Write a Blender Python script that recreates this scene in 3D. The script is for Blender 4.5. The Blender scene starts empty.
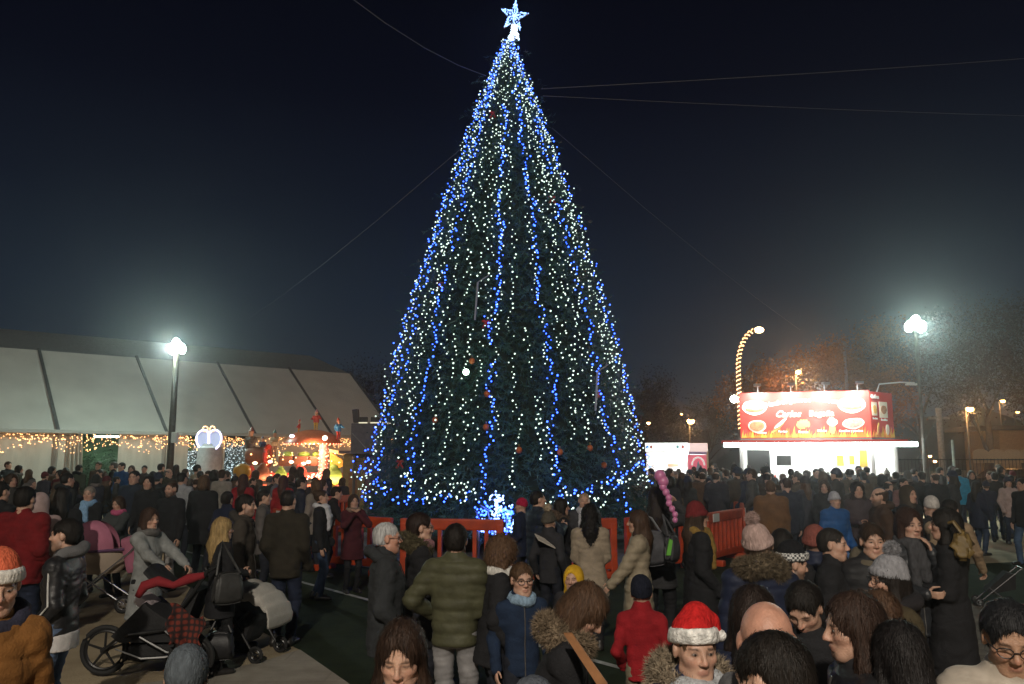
import bpy, bmesh, math, random, time
import numpy as np
from mathutils import Vector, Matrix
T0 = time.time()
rnd = random.Random(7)
nrs = np.random.RandomState(11)
R = math.radians
S = bpy.context.scene
COL = S.collection
# ------------------------------------------------------------------ camera
HC, PITCH, FPX = 2.15, R(8.1), 796.0
cam_d = bpy.data.cameras.new('camera'); cam_d.lens = 28.0; cam_d.sensor_width = 36.0
cam_d.clip_end = 3000
cam = bpy.data.objects.new('camera', cam_d); COL.objects.link(cam)
cam.location = (0, 0, HC); cam.rotation_euler = (R(90) + PITCH, 0, 0)
S.camera = cam
S.render.resolution_x, S.render.resolution_y = 1024, 684
# ------------------------------------------------------------------ world: clear winter night, town glow low in the sky
W = bpy.data.worlds.new('World'); S.world = W; W.use_nodes = True
nt = W.node_tree; nt.nodes.clear()
o_ = nt.nodes.new('ShaderNodeOutputWorld'); bg = nt.nodes.new('ShaderNodeBackground')
tc = nt.nodes.new('ShaderNodeTexCoord'); sp = nt.nodes.new('ShaderNodeSeparateXYZ'); rp = nt.nodes.new('ShaderNodeValToRGB')
nt.links.new(tc.outputs['Generated'], sp.inputs[0]); nt.links.new(sp.outputs['Z'], rp.inputs[0])
cr = rp.color_ramp
cr.elements[0].position = 0.0; cr.elements[0].color = (.0220, .0260, .0320, 1)
cr.elements[1].position = 0.62; cr.elements[1].color = (.0010, .0011, .0034, 1)
for p_, c_ in ((.10, (.0165, .0240, .0350, 1)), (.19, (.0105, .0165, .0275, 1)), (.30, (.0054, .0080, .0160, 1)), (.42, (.0024, .0031, .0080, 1))):
    e = cr.elements.new(p_); e.color = c_
nt.links.new(rp.outputs[0], bg.inputs[0]); bg.inputs[1].default_value = 1.0
nt.links.new(bg.outputs[0], o_.inputs[0])
# weak sun added as a soft fill from behind the camera
sun_d = bpy.data.lights.new('sun', 'SUN'); sun_d.energy = 0.30; sun_d.angle = R(14); sun_d.color = (1.0, .90, .76)
sun = bpy.data.objects.new('sun', sun_d); COL.objects.link(sun)
sun.rotation_euler = (R(52), 0, R(-14))
# ------------------------------------------------------------------ exposure
S.view_settings.view_transform = 'Standard'; S.view_settings.look = 'None'
S.view_settings.exposure = 0.0; S.view_settings.gamma = 1.0; S.view_settings.use_curve_mapping = False
S.render.engine = 'CYCLES'
cy = S.cycles
cy.use_denoising = True; cy.max_bounces = 5; cy.diffuse_bounces = 3; cy.glossy_bounces = 2; cy.transmission_bounces = 3
cy.transparent_max_bounces = 6; cy.volume_bounces = 0; cy.sample_clamp_indirect = 4.0; cy.caustics_reflective = False; cy.caustics_refractive = False
cy.use_light_tree = True
# ------------------------------------------------------------------ picture geometry helpers
def ray(px, py):
    u = (px - 512.0) / FPX; v = (342.0 - py) / FPX
    return Vector((u, math.cos(PITCH) - v * math.sin(PITCH), math.sin(PITCH) + v * math.cos(PITCH)))
def P(px, py, d):
    r = ray(px, py); return Vector((0, 0, HC)) + r * (d / r.y)
def G(px, py, z=0.0):
    r = ray(px, py); s = (z - HC) / r.z; return Vector((0, 0, HC)) + r * s
# ------------------------------------------------------------------ materials
MATS = {}
def nodes(m):
    m.use_nodes = True; n = m.node_tree; return n, n.nodes.get('Principled BSDF')
def mat(name, col, rough=.6, metal=0.0, var=.0, vscale=8.0, bump=0.0, bscale=60.0, spec=.5, sub=0.0, emit=None, es=0.0, stretch=(1, 1, 1), sheen=0.0, attr=None):
    if name in MATS: return MATS[name]
    m = bpy.data.materials.new(name); n, b = nodes(m); L = n.links
    b.inputs['Base Color'].default_value = (*col, 1); b.inputs['Roughness'].default_value = rough
    b.inputs['Metallic'].default_value = metal; b.inputs['Specular IOR Level'].default_value = spec
    if sheen: b.inputs['Sheen Weight'].default_value = sheen
    if sub:
        b.inputs['Subsurface Weight'].default_value = sub; b.inputs['Subsurface Radius'].default_value = (.012, .005, .003)
    need = var or bump
    if need:
        t = n.nodes.new('ShaderNodeTexCoord'); mp = n.nodes.new('ShaderNodeMapping'); mp.inputs['Scale'].default_value = stretch
        L.new(t.outputs['Object'], mp.inputs[0])
    src = None
    if attr:
        a = n.nodes.new('ShaderNodeAttribute'); a.attribute_name = attr; src = a.outputs['Color']
        L.new(src, b.inputs['Base Color'])
    if var:
        nz = n.nodes.new('ShaderNodeTexNoise'); nz.inputs['Scale'].default_value = vscale; nz.inputs['Detail'].default_value = 5
        L.new(mp.outputs[0], nz.inputs['Vector'])
        r = n.nodes.new('ShaderNodeMapRange'); r.inputs[1].default_value = .3; r.inputs[2].default_value = .7
        r.inputs[3].default_value = 1 - var; r.inputs[4].default_value = 1 + var
        L.new(nz.outputs['Fac'], r.inputs[0])
        mx = n.nodes.new('ShaderNodeVectorMath'); mx.operation = 'SCALE'
        if src: L.new(src, mx.inputs[0])
        else: mx.inputs[0].default_value = col
        L.new(r.outputs[0], mx.inputs['Scale']); L.new(mx.outputs[0], b.inputs['Base Color'])
    if bump:
        nb = n.nodes.new('ShaderNodeTexNoise'); nb.inputs['Scale'].default_value = bscale; nb.inputs['Detail'].default_value = 3
        L.new(mp.outputs[0], nb.inputs['Vector'])
        bp = n.nodes.new('ShaderNodeBump'); bp.inputs['Strength'].default_value = bump; bp.inputs['Distance'].default_value = .01
        L.new(nb.outputs['Fac'], bp.inputs['Height']); L.new(bp.outputs[0], b.inputs['Normal'])
    if emit:
        b.inputs['Emission Color'].default_value = (*emit, 1); b.inputs['Emission Strength'].default_value = es
    MATS[name] = m; return m
def glow(name, col, strength, base=(.8, .8, .8)):
    return mat(name, base, .4, emit=col, es=strength)
def cloth(col, kind='wool'):
    k = 'cloth_%s_%d_%d_%d' % (kind, *[int(c * 1000) for c in col])
    if kind == 'leather': return mat(k, col, .45, var=.25, bump=.35, bscale=30, spec=.45)
    if kind == 'puffy': return mat(k, col, .62, var=.2, vscale=14, bump=.45, bscale=22, spec=.25)
    if kind == 'denim': return mat(k, col, .85, var=.35, vscale=9, bump=.25, bscale=180, spec=.2)
    if kind == 'fur': return mat(k, col, .9, var=.5, vscale=40, bump=.8, bscale=120, spec=.2)
    if kind == 'knit': return mat(k, col, .95, var=.25, vscale=60, bump=.9, bscale=110, spec=.1, stretch=(1, 1, .35))
    return mat(k, col, .9, var=.22, vscale=10, bump=.45, bscale=90, spec=.25)
def hairm(col):
    return mat('hair_%d_%d_%d' % tuple(int(c * 1000) for c in col), col, .56, var=.45, vscale=45, bump=.5, bscale=110, spec=.28, stretch=(2.2, 2.2, .22))
SKIN = mat('skin', (.5, .3, .2), .5, attr='tint', var=.17, vscale=26, bump=.25, bscale=120, sub=.1)
# ------------------------------------------------------------------ object helpers
def tag(o, label=None, cat=None, group=None, kind=None):
    if label: o['label'] = label
    if cat: o['category'] = cat
    if group: o['group'] = group
    if kind: o['kind'] = kind
    return o
def empty(name, loc=(0, 0, 0), rz=0.0):
    o = bpy.data.objects.new(name, None); COL.objects.link(o); o.location = loc; o.rotation_euler = (0, 0, rz); o.empty_display_size = .1
    return o
def link(name, me, m=None, parent=None):
    o = bpy.data.objects.new(name, me); COL.objects.link(o)
    if m is not None and not me.materials: me.materials.append(m)
    if parent is not None: o.parent = parent
    return o
def copy_tree(o, parent=None):
    c = o.copy(); COL.objects.link(c)
    if parent is not None: c.parent = parent
    for ch in list(o.children): copy_tree(ch, c)
    return c
def mesh_np(name, V, F, smooth=False):
    """V (n,3); F list of index arrays or an (m,k) array"""
    me = bpy.data.meshes.new(name); V = np.asarray(V, np.float32)
    F = np.asarray(F, np.int32); k = F.shape[1]; m = F.shape[0]
    me.vertices.add(len(V)); me.vertices.foreach_set('co', V.ravel())
    me.loops.add(m * k); me.loops.foreach_set('vertex_index', F.ravel())
    me.polygons.add(m); me.polygons.foreach_set('loop_start', np.arange(0, m * k, k, dtype=np.int32))
    if smooth: me.polygons.foreach_set('use_smooth', np.ones(m, bool))
    me.update(calc_edges=True)
    return me
class MB:
    """collects boxes, tubes, prisms, balls and quads; build() links them as ONE mesh object"""
    def __init__(s): s.b = bmesh.new()
    def box(s, c, size, rot=None, bevel=0.0):
        M = Matrix.Translation(Vector(c)) @ (rot.to_4x4() if rot is not None else Matrix()) @ Matrix.Diagonal((*size, 1))
        r = bmesh.ops.create_cube(s.b, size=1.0, matrix=M)
        if bevel:
            es = list({e for v in r['verts'] for e in v.link_edges})
            bmesh.ops.bevel(s.b, geom=es, offset=bevel, segments=2, affect='EDGES', profile=.6)
        return s
    def bar(s, a, b, r, r2=None, seg=8):
        a = Vector(a); b = Vector(b); d = b - a; L = d.length
        if L < 1e-6: return s
        q = d.to_track_quat('Z', 'Y').to_matrix().to_4x4()
        bmesh.ops.create_cone(s.b, cap_ends=True, segments=seg, radius1=r, radius2=r if r2 is None else r2, depth=L, matrix=Matrix.Translation((a + b) / 2) @ q)
        return s
    def tube(s, pts, r, seg=8, close=False):
        pts = [Vector(p) for p in pts]; n = len(pts); rings = []
        rr = r if isinstance(r, (list, tuple)) else [r] * n
        up = Vector((0, 0, 1))
        for i, p in enumerate(pts):
            t = (pts[(i + 1) % n] - pts[i - 1]) if close else (pts[min(i + 1, n - 1)] - pts[max(i - 1, 0)])
            t.normalize(); a = up if abs(t.z) < .9 else Vector((1, 0, 0))
            x = t.cross(a).normalized(); y = t.cross(x)
            rings.append([s.b.verts.new(p + (x * math.cos(k * 2 * math.pi / seg) + y * math.sin(k * 2 * math.pi / seg)) * rr[i]) for k in range(seg)])
        for i in range(n if close else n - 1):
            A = rings[i]; B = rings[(i + 1) % n]
            for k in range(seg):
                s.b.faces.new((A[k], A[(k + 1) % seg], B[(k + 1) % seg], B[k]))
        if not close:
            s.b.faces.new(rings[0][::-1]); s.b.faces.new(rings[-1])
        return s
    def ball(s, c, r, sub=2, scale=(1, 1, 1), rot=None):
        M = Matrix.Translation(Vector(c)) @ (rot.to_4x4() if rot is not None else Matrix()) @ Matrix.Diagonal((*scale, 1))
        bmesh.ops.create_icosphere(s.b, subdivisions=sub, radius=r, matrix=M); return s
    def lathe(s, prof, c=(0, 0, 0), seg=24):
        c = Vector(c); rings = []
        for r, z in prof:
            rings.append([s.b.verts.new(c + Vector((r * math.cos(2 * math.pi * k / seg), r * math.sin(2 * math.pi * k / seg), z))) for k in range(seg)])
        for A, B in zip(rings, rings[1:]):
            for k in range(seg): s.b.faces.new((A[k], A[(k + 1) % seg], B[(k + 1) % seg], B[k]))
        s.b.faces.new(rings[0][::-1]); s.b.faces.new(rings[-1]); return s
    def prism(s, pts, off):
        """polygon pts (3D, planar) pushed by vector off"""
        off = Vector(off); A = [s.b.verts.new(Vector(p)) for p in pts]; B = [s.b.verts.new(Vector(p) + off) for p in pts]
        n = len(A); s.b.faces.new(A[::-1]); s.b.faces.new(B)
        for i in range(n): s.b.faces.new((A[i], A[(i + 1) % n], B[(i + 1) % n], B[i]))
        return s
    def grid(s, fn, nu, nv):
        V = [[s.b.verts.new(Vector(fn(i / nu, j / nv))) for j in range(nv + 1)] for i in range(nu + 1)]
        for i in range(nu):
            for j in range(nv): s.b.faces.new((V[i][j], V[i + 1][j], V[i + 1][j + 1], V[i][j + 1]))
        return s
    def quad(s, *p):
        s.b.faces.new([s.b.verts.new(Vector(q)) for q in p]); return s
    def build(s, name, m, parent=None, smooth=False):
        bmesh.ops.recalc_face_normals(s.b, faces=s.b.faces)
        me = bpy.data.meshes.new(name); s.b.to_mesh(me); s.b.free()
        if smooth:
            me.polygons.foreach_set('use_smooth', np.ones(len(me.polygons), bool))
            try: me.set_sharp_from_angle(angle=R(40))
            except Exception: pass
        return link(name, me, m, parent)
ICO = None
def ico_template():
    global ICO
    if ICO is None:
        b = bmesh.new(); bmesh.ops.create_icosphere(b, subdivisions=1, radius=1.0); b.verts.ensure_lookup_table()
        ICO = (np.array([v.co[:] for v in b.verts], np.float32), np.array([[v.index for v in f.verts] for f in b.faces], np.int32)); b.free()
    return ICO
def bulbs(name, pts, r, m, parent=None, wire=None):
    """many small lamps of one string as one mesh"""
    V, F = ico_template(); pts = np.asarray(pts, np.float32); n = len(pts)
    rr = np.asarray(r, np.float32) * np.ones(n, np.float32)
    VV = (pts[:, None, :] + V[None] * rr[:, None, None]).reshape(-1, 3); FF = (F[None] + (np.arange(n) * len(V))[:, None, None]).reshape(-1, 3)
    return link(name, mesh_np(name, VV, FF, True), m, parent)
# ------------------------------------------------------------------ figure modelling: implicit surfaces meshed with surface nets
def axis(lo, hi, coarse, fines=()):
    out = [lo]; x = lo
    while x < hi:
        st = coarse; nxt = hi + coarse
        for a, b, f in fines:
            if a - 1e-6 <= x < b: st = min(st, f)
            elif x < a: nxt = min(nxt, a)
        if st == coarse and x + st > nxt: x = nxt if nxt - x > coarse * .3 else x + coarse * .3 if nxt - x < 1e-6 else nxt
        else: x = x + st
        out.append(x)
    return np.array(out, np.float32)
class Field:
    def __init__(s, xs, ys, zs):
        s.ax = (xs, ys, zs); s.F = np.full((len(xs), len(ys), len(zs)), .5, np.float32)
    def blk(s, lo, hi):
        sl = []
        for a, l, h in zip(s.ax, lo, hi):
            i = np.searchsorted(a, l); j = np.searchsorted(a, h, 'right')
            if j <= i: return None
            sl.append(slice(i, j))
        return tuple(sl), s.ax[0][sl[0]][:, None, None], s.ax[1][sl[1]][None, :, None], s.ax[2][sl[2]][None, None, :]
    def put(s, sl, d, k=0.0, op='u'):
        A = s.F[sl]
        if op == 'u':
            r = np.minimum(A, d)
            if k: h = np.maximum(k - np.abs(A - d), 0) / k; r = r - h * h * k * .25
        else:
            r = np.maximum(A, -d)
            if k: h = np.maximum(k - np.abs(A + d), 0) / k; r = r + h * h * k * .25
        s.F[sl] = r
    def cap(s, a, b, ra, rb=None, k=.02, op='u', m=.06):
        a = np.array(a, float); b = np.array(b, float); rb = ra if rb is None else rb; r = max(ra, rb) + m + k
        g = s.blk(np.minimum(a, b) - r, np.maximum(a, b) + r)
        if g is None: return s
        sl, X, Y, Z = g; d = b - a; L = max(float(d @ d), 1e-9)
        t = np.clip(((X - a[0]) * d[0] + (Y - a[1]) * d[1] + (Z - a[2]) * d[2]) / L, 0, 1)
        q = np.sqrt((X - a[0] - t * d[0]) ** 2 + (Y - a[1] - t * d[1]) ** 2 + (Z - a[2] - t * d[2]) ** 2) - (ra + t * (rb - ra))
        s.put(sl, q.astype(np.float32), k, op); return s
    def ell(s, c, r, Rm=None, k=.02, op='u', m=.06):
        c = np.array(c, float); r = np.array(r, float); e = r.max() + m + k
        g = s.blk(c - e, c + e)
        if g is None: return s
        sl, X, Y, Z = g; x, y, z = X - c[0], Y - c[1], Z - c[2]
        if Rm is not None:
            x, y, z = (Rm[0, i] * x + Rm[1, i] * y + Rm[2, i] * z for i in range(3))
        k0 = np.sqrt((x / r[0]) ** 2 + (y / r[1]) ** 2 + (z / r[2]) ** 2); k1 = np.sqrt((x / r[0] ** 2) ** 2 + (y / r[1] ** 2) ** 2 + (z / r[2] ** 2) ** 2)
        d = k0 * (k0 - 1) / np.maximum(k1, 1e-6)
        d = np.where(k0 < 1e-3, -r.min(), d)
        s.put(sl, d.astype(np.float32), k, op); return s
    def loft(s, secs, fr=None, k=.02, pw=2.4, m=.06):
        """stack of elliptic sections (z, rx, ry, yc) in frame fr = (origin, 3x3 columns x,y,z)"""
        secs = np.array(secs, float); z0, z1 = secs[0, 0], secs[-1, 0]; rm = secs[:, 1:3].max() + abs(secs[:, 3]).max() + m
        if fr is None: fr = (np.zeros(3), np.eye(3))
        o, A = fr; ends = np.stack([o + A[:, 2] * z0, o + A[:, 2] * z1])
        g = s.blk(ends.min(0) - rm, ends.max(0) + rm)
        if g is None: return s
        sl, X, Y, Z = g; X, Y, Z = X - o[0], Y - o[1], Z - o[2]
        x = A[0, 0] * X + A[1, 0] * Y + A[2, 0] * Z; y = A[0, 1] * X + A[1, 1] * Y + A[2, 1] * Z; z = A[0, 2] * X + A[1, 2] * Y + A[2, 2] * Z
        z = z + 0 * X
        rx = np.interp(z, secs[:, 0], secs[:, 1]); ry = np.interp(z, secs[:, 0], secs[:, 2]); yc = np.interp(z, secs[:, 0], secs[:, 3])
        e = ((np.abs(x) / rx) ** pw + (np.abs(y - yc) / ry) ** pw) ** (1 / pw)
        d = (e - 1) * np.minimum(rx, ry)
        d = np.maximum(d, np.maximum(z0 - z, z - z1))
        s.put(sl, d.astype(np.float32), k); return s
    def cut(s, n, o):
        """remove everything with n.p > o"""
        X, Y, Z = s.ax[0][:, None, None], s.ax[1][None, :, None], s.ax[2][None, None, :]
        s.F = np.maximum(s.F, (n[0] * X + n[1] * Y + n[2] * Z - o).astype(np.float32)); return s
    def mesh(s):
        F = s.F; F[0] = F[-1] = .5; F[:, 0] = F[:, -1] = .5; F[:, :, 0] = F[:, :, -1] = .5
        I = F < 0
        c = [I[a:F.shape[0] - 1 + a, b:F.shape[1] - 1 + b, d:F.shape[2] - 1 + d] for a in (0, 1) for b in (0, 1) for d in (0, 1)]
        al = c[0].copy(); an = c[0].copy()
        for q in c[1:]: al &= q; an |= q
        act = an & ~al
        idx = np.argwhere(act); n = len(idx)
        if n == 0: return None
        ids = np.full(act.shape, -1, np.int32); ids[act] = np.arange(n)
        val = np.stack([F[idx[:, 0] + a, idx[:, 1] + b, idx[:, 2] + d] for a in (0, 1) for b in (0, 1) for d in (0, 1)], 1)
        off = np.array([(a, b, d) for a in (0, 1) for b in (0, 1) for d in (0, 1)], np.float32)
        acc = np.zeros((n, 3), np.float32); cnt = np.zeros(n, np.float32)
        for i in range(8):
            for j in range(i + 1, 8):
                if abs(off[i] - off[j]).sum() != 1: continue
                a, b = val[:, i], val[:, j]; m = (a < 0) != (b < 0)
                t = np.where(m, a / np.where(m, a - b, 1), 0)
                acc += np.where(m[:, None], off[i] + t[:, None] * (off[j] - off[i]), 0); cnt += m
        p = idx + acc / cnt[:, None]
        V = np.stack([np.interp(p[:, i], np.arange(len(s.ax[i])), s.ax[i]) for i in range(3)], 1)
        quads = []
        for axn in range(3):
            u, v = [(1, 2), (2, 0), (0, 1)][axn]
            A = I.swapaxes(0, axn)
            lo = [slice(1, -1)] * 3; hi = [slice(1, -1)] * 3; lo[axn] = slice(0, -1); hi[axn] = slice(1, None)
            a, b = I[tuple(lo)], I[tuple(hi)]
            e = np.argwhere(a != b)
            if not len(e): continue
            fl = a[e[:, 0], e[:, 1], e[:, 2]]
            st = e.copy(); 
            for q in range(3):
                if q != axn: st[:, q] += 1
            def cell(du, dv):
                w = st.copy(); w[:, u] -= du; w[:, v] -= dv; return ids[w[:, 0], w[:, 1], w[:, 2]]
            q = np.stack([cell(1, 1), cell(0, 1), cell(0, 0), cell(1, 0)], 1)
            q[~fl] = q[~fl][:, ::-1]; quads.append(q)
        Q = np.concatenate(quads); Q = Q[(Q >= 0).all(1)]
        return V, Q
WV = [(nrs.normal(size=3), nrs.uniform(0, 6.28)) for _ in range(40)]
def wob(V, f, seed=0, n=6, st=(1, 1, 1)):
    o = np.zeros(len(V), np.float32); Vs = V * np.array(st)
    for i in range(n):
        w, ph = WV[(seed * 7 + i) % 40]
        w = w / np.linalg.norm(w); o += np.sin(Vs @ w * f * (1 + .23 * i) + ph + seed)
    return o / n
def vnorm(V, Q):
    N = np.zeros_like(V); a = np.cross(V[Q[:, 2]] - V[Q[:, 0]], V[Q[:, 3]] - V[Q[:, 1]])
    for i in range(4): np.add.at(N, Q[:, i], a)
    return N / np.maximum(np.linalg.norm(N, axis=1), 1e-9)[:, None]
def rotz(a): c, s = math.cos(a), math.sin(a); return np.array([[c, -s, 0], [s, c, 0], [0, 0, 1.]])
def rotx(a): c, s = math.cos(a), math.sin(a); return np.array([[1., 0, 0], [0, c, -s], [0, s, c]])
def roty(a): c, s = math.cos(a), math.sin(a); return np.array([[c, 0, s], [0, 1., 0], [-s, 0, c]])
def ik(a, t, l1, l2, pole):
    d = t - a; L = np.linalg.norm(d); L2 = min(max(L, abs(l1 - l2) + .01), l1 + l2 - .004)
    if L > L2: t = a + d / L * L2; d = t - a; L = L2
    x = d / L; ca = (l1 * l1 + L * L - l2 * l2) / (2 * l1 * L); ca = max(-1, min(1, ca)); p = np.array(pole, float); p = p - x * (p @ x); p /= max(np.linalg.norm(p), 1e-6)
    return a + x * l1 * ca + p * l1 * math.sqrt(max(0, 1 - ca * ca)), t
SKT = {'fair': (.50, .30, .215), 'tan': (.40, .235, .155), 'ruddy': (.52, .27, .19)}
# arm presets: wrist in torso frame, units of H, (x outward, y forward, z from hip), pole
ARMS = {'down': ((.145, .03, -.045), (.25, -1, 0)), 'pocket': ((.118, .075, -.005), (.32, -1, 0)), 'belly': ((.035, .15, .10), (.5, -.7, -.8)),
        'phone': ((.05, .20, .17), (1, -.2, -.8)), 'mouth': ((.025, .105, .275), (1, .2, -1)), 'cheek': ((.045, .10, .27), (.35, .1, -1)), 'push': ((.11, .25, .09), (1, -.4, -.5)), 'back': ((.08, -.085, .0), (1, -.2, 0)),
        'hold': ((.03, .21, .19), (1, 0, -.9)), 'up': ((.13, .14, .40), (1, .3, -.3)), 'reach': ((.14, .30, .10), (.7, -.2, -.8)), 'low': ((.10, .28, -.12), (.8, -.3, -.3)), 'hip': ((.15, .0, .05), (1, -.8, 0))}
class Fig:
    """one person: joints first, then the body and each garment meshed from the same joints"""
    def __init__(s, H, sex='m', child=False, lean=0.0, yaw=0.0, pitch=0.0, roll=0.0, arms=('down', 'down'), step=.0, spread=.055, bulk=1.0, vox=.013, skin='fair', headk=1.04, seed=0):
        s.H, s.sex, s.child, s.vox, s.bulk, s.seed, s.skin = H, sex, child, vox, bulk, seed, skin
        s.hh = headk * (H / (5.9 if child else 7.35)); s.hs = s.hh / .235
        hip = np.array([0, 0, .53 * H]); s.hipc = hip
        A = rotx(-lean); s.tf = (hip, A)
        tp = lambda x, y, z: hip + A @ np.array([x * H, y * H, z * H])
        s.tp = tp
        sw = (.102 if sex == 'm' else .089) * (bulk * .5 + .5)
        nz = .305 if not child else .275
        s.neck = tp(0, -.008, nz)
        Hd = A @ rotz(-yaw) @ rotx(-pitch) @ roty(roll)
        # the head follows half of the lean unless the pitch says otherwise
        s.hr = rotx(-lean * .4) @ rotz(-yaw) @ rotx(-pitch) @ roty(roll)
        s.hc = s.neck + (rotx(-lean * .6 - pitch * .25)) @ np.array([0, .012 * H, s.hh * .5 + .022 * H])
        s.sh = {}; s.el = {}; s.wr = {}; s.hipj = {}; s.kn = {}; s.an = {}; s.armk = arms; s.fn = {}
        for i, sd in enumerate((-1, 1)):
            s.sh[sd] = tp(sd * sw, -.004, nz - .035)
            k = arms[i]
            w, pole = ARMS[k] if isinstance(k, str) else k
            t = tp(sd * w[0], w[1], w[2]); pl = A @ np.array([sd * pole[0], pole[1], pole[2]])
            s.el[sd], s.wr[sd] = ik(s.sh[sd], t, .168 * H, .15 * H, pl)
            f = s.wr[sd] - s.el[sd]; s.fn[sd] = f / np.linalg.norm(f)
            s.hipj[sd] = hip + np.array([sd * .052 * H, 0, -.01 * H])
            s.an[sd] = np.array([sd * spread * H, -.01 * H + sd * step * H, .045 * H])
            s.kn[sd], s.an[sd] = ik(s.hipj[sd], s.an[sd], .245 * H, .242 * H, (sd * .1, 1, 0))
        s.top = float(s.hc[2] + s.hh * .5)
    def hd(s, p): return s.hc + s.hr @ (np.array(p, float) * s.hs)
    def hcap(s, F, a, b, ra, rb=None, k=.02, op='u'): F.cap(s.hd(a), s.hd(b), ra * s.hs, None if rb is None else rb * s.hs, k * s.hs, op)
    def hell(s, F, c, r, k=.02, op='u', Rm=None):
        M = s.hr if Rm is None else s.hr @ Rm
        F.ell(s.hd(c), np.array(r) * s.hs, M, k * s.hs, op)
    # ---- body
    def body(s, hands=True):
        H = s.H; hv = min(.0068, s.vox) if s.vox < .016 else .0105
        R_ = .155 * s.hs; fx = [(s.hc[0] - R_ * .66, s.hc[0] + R_ * .66, hv)]; fy = [(s.hc[1] - R_ * .8, s.hc[1] + R_ * .98, hv)]; fz = [(s.hc[2] - R_ * 1.05, s.hc[2] + R_ * .9, hv)]
        vis = {sd: hands and s.armk[0 if sd < 0 else 1] not in ('pocket', 'back') for sd in (-1, 1)}
        for sd in (-1, 1):
            if vis[sd]:
                c = s.wr[sd] + s.fn[sd] * .055 * H; r = .062 * H; g = .0062 if s.vox < .016 else .008
                fx.append((c[0] - r, c[0] + r, g)); fy.append((c[1] - r, c[1] + r, g)); fz.append((c[2] - r, c[2] + r, g))
        pts = np.array([s.hc, *s.wr.values(), *s.el.values(), *s.an.values(), s.hipc, *s.kn.values()])
        lo = pts.min(0) - .14 * H; hi = pts.max(0) + .14 * H; lo[2] = -.02
        cs = .024 if s.vox < .016 else .034
        F = Field(axis(lo[0], hi[0], cs, fx), axis(lo[1], hi[1], cs, fy), axis(lo[2], hi[2], cs, fz))
        fem = s.sex == 'f'
        bb = min(1.0, s.bulk) * .92; F.loft([(-.03 * H, .070 * H * bb, .052 * H * bb, 0), (.1 * H, .062 * H * bb, .045 * H * bb, 0), (.2 * H, .076 * H * bb, .050 * H * bb, 0), (.275 * H, .054 * H * bb, .036 * H * bb, -.005 * H)], s.tf, .02)
        for sd in (-1, 1):
            F.cap(s.hipj[sd], s.kn[sd], .042 * H, .027 * H, .02); F.cap(s.kn[sd], s.an[sd], .026 * H, .016 * H, .015)
            F.cap(s.an[sd] + [0, -.01 * H, -.02 * H], s.an[sd] + [sd * .01 * H, .085 * H, -.028 * H], .018 * H, .014 * H, .02)
            F.cap(s.sh[sd], s.el[sd], .025 * H * bb, .021 * H * bb, .02); F.cap(s.el[sd], s.wr[sd], .021 * H * bb, .0150 * H, .012)
            s.hand(F, sd)
        nr = .047 if fem or s.child else .056
        F.cap(s.hd((0, -.022, -.06)), s.neck + [0, -.004 * H, -.03 * H], nr * s.hs, nr * 1.12 * s.hs, .03)
        # head
        s.hell(F, (0, -.012, .028), (.075, .096, .0885), .02)
        s.hell(F, (0, .030, -.038), (.060 if fem else .064, .060, .077), .03)
        s.hcap(F, (-.012, .066, -.099), (.012, .066, -.099), .017 if fem else .020, k=.03)
        for sd in (-1, 1):
            s.hell(F, (sd * .042, .056, -.02), (.024, .024, .02), .025)
            s.hcap(F, (sd * .05, .015, -.07), (sd * .03, .055, -.09), .018, .016, .03)
            s.hell(F, (sd * .077, -.008, -.003), (.011, .02, .032), .008, Rm=rotz(sd * -.35))
        s.hcap(F, (-.036, .077, .020), (.036, .077, .020), .010 if fem else .013, k=.02)
        for sd in (-1, 1): s.hell(F, (sd * .032, .098, .004), (.018, .018, .013), .014, 's')
        for sd in (-1, 1): s.hell(F, (sd * .0315, .0755, .003), (.0145, .0125, .0105), .003)
        s.hcap(F, (0, .086, .014), (0, .109, -.026), .0075, .0115, .010)
        for sd in (-1, 1): s.hell(F, (sd * .0125, .098, -.031), (.009, .011, .008), .007)
        s.hell(F, (0, .0865, -.0585), (.024, .0115, .0065), .005); s.hell(F, (0, .0845, -.0690), (.0205, .0115, .0075), .005)
        s.hcap(F, (-.018, .098, -.0635), (.018, .098, -.0635), .003, k=.005, op='s')
        V, Q = F.mesh()
        me = mesh_np('person', V, Q, True)
        # tint: skin, lips, cheeks, brows, beard
        q = ((V - s.hc) @ s.hr) / s.hs; x, y, z = q[:, 0], q[:, 1], q[:, 2]; face = (y > .03) & (np.abs(z) < .14) & (np.abs(x) < .1)
        C = np.tile(np.array(SKT[s.skin], np.float32), (len(V), 1))
        def mixc(w, c): C[:] = C * (1 - w[:, None]) + np.array(c, np.float32) * w[:, None]
        sm = lambda d, e: np.clip(.5 - d / e, 0, 1)
        mixc(sm(np.sqrt((x / .024) ** 2 + ((z + .064) / .0125) ** 2) - 1, .5) * face * .5, (.40, .15, .12))
        for sd in (-1, 1): mixc(sm(np.sqrt(((x - sd * .045) / .024) ** 2 + ((z + .03) / .022) ** 2) - 1, .9) * face * .22, (.52, .20, .15))
        mixc(sm(np.sqrt((x / .013) ** 2 + ((z + .028) / .014) ** 2) - 1, .8) * face * .35, (.52, .19, .14))
        for sd in (-1, 1):
            mixc(sm(np.sqrt(((x - sd * .033) / .021) ** 2 + ((z - .0235 + .004 * ((np.abs(x) - .033) / .02) ** 2) / .0052) ** 2) - 1, .5) * face * .85, (.045, .028, .02))
            mixc(sm(np.sqrt(((x - sd * .0315) / .016) ** 2 + ((z - .0045) / .0055) ** 2) - 1, .6) * face * .8, (.05, .035, .03))
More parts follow.
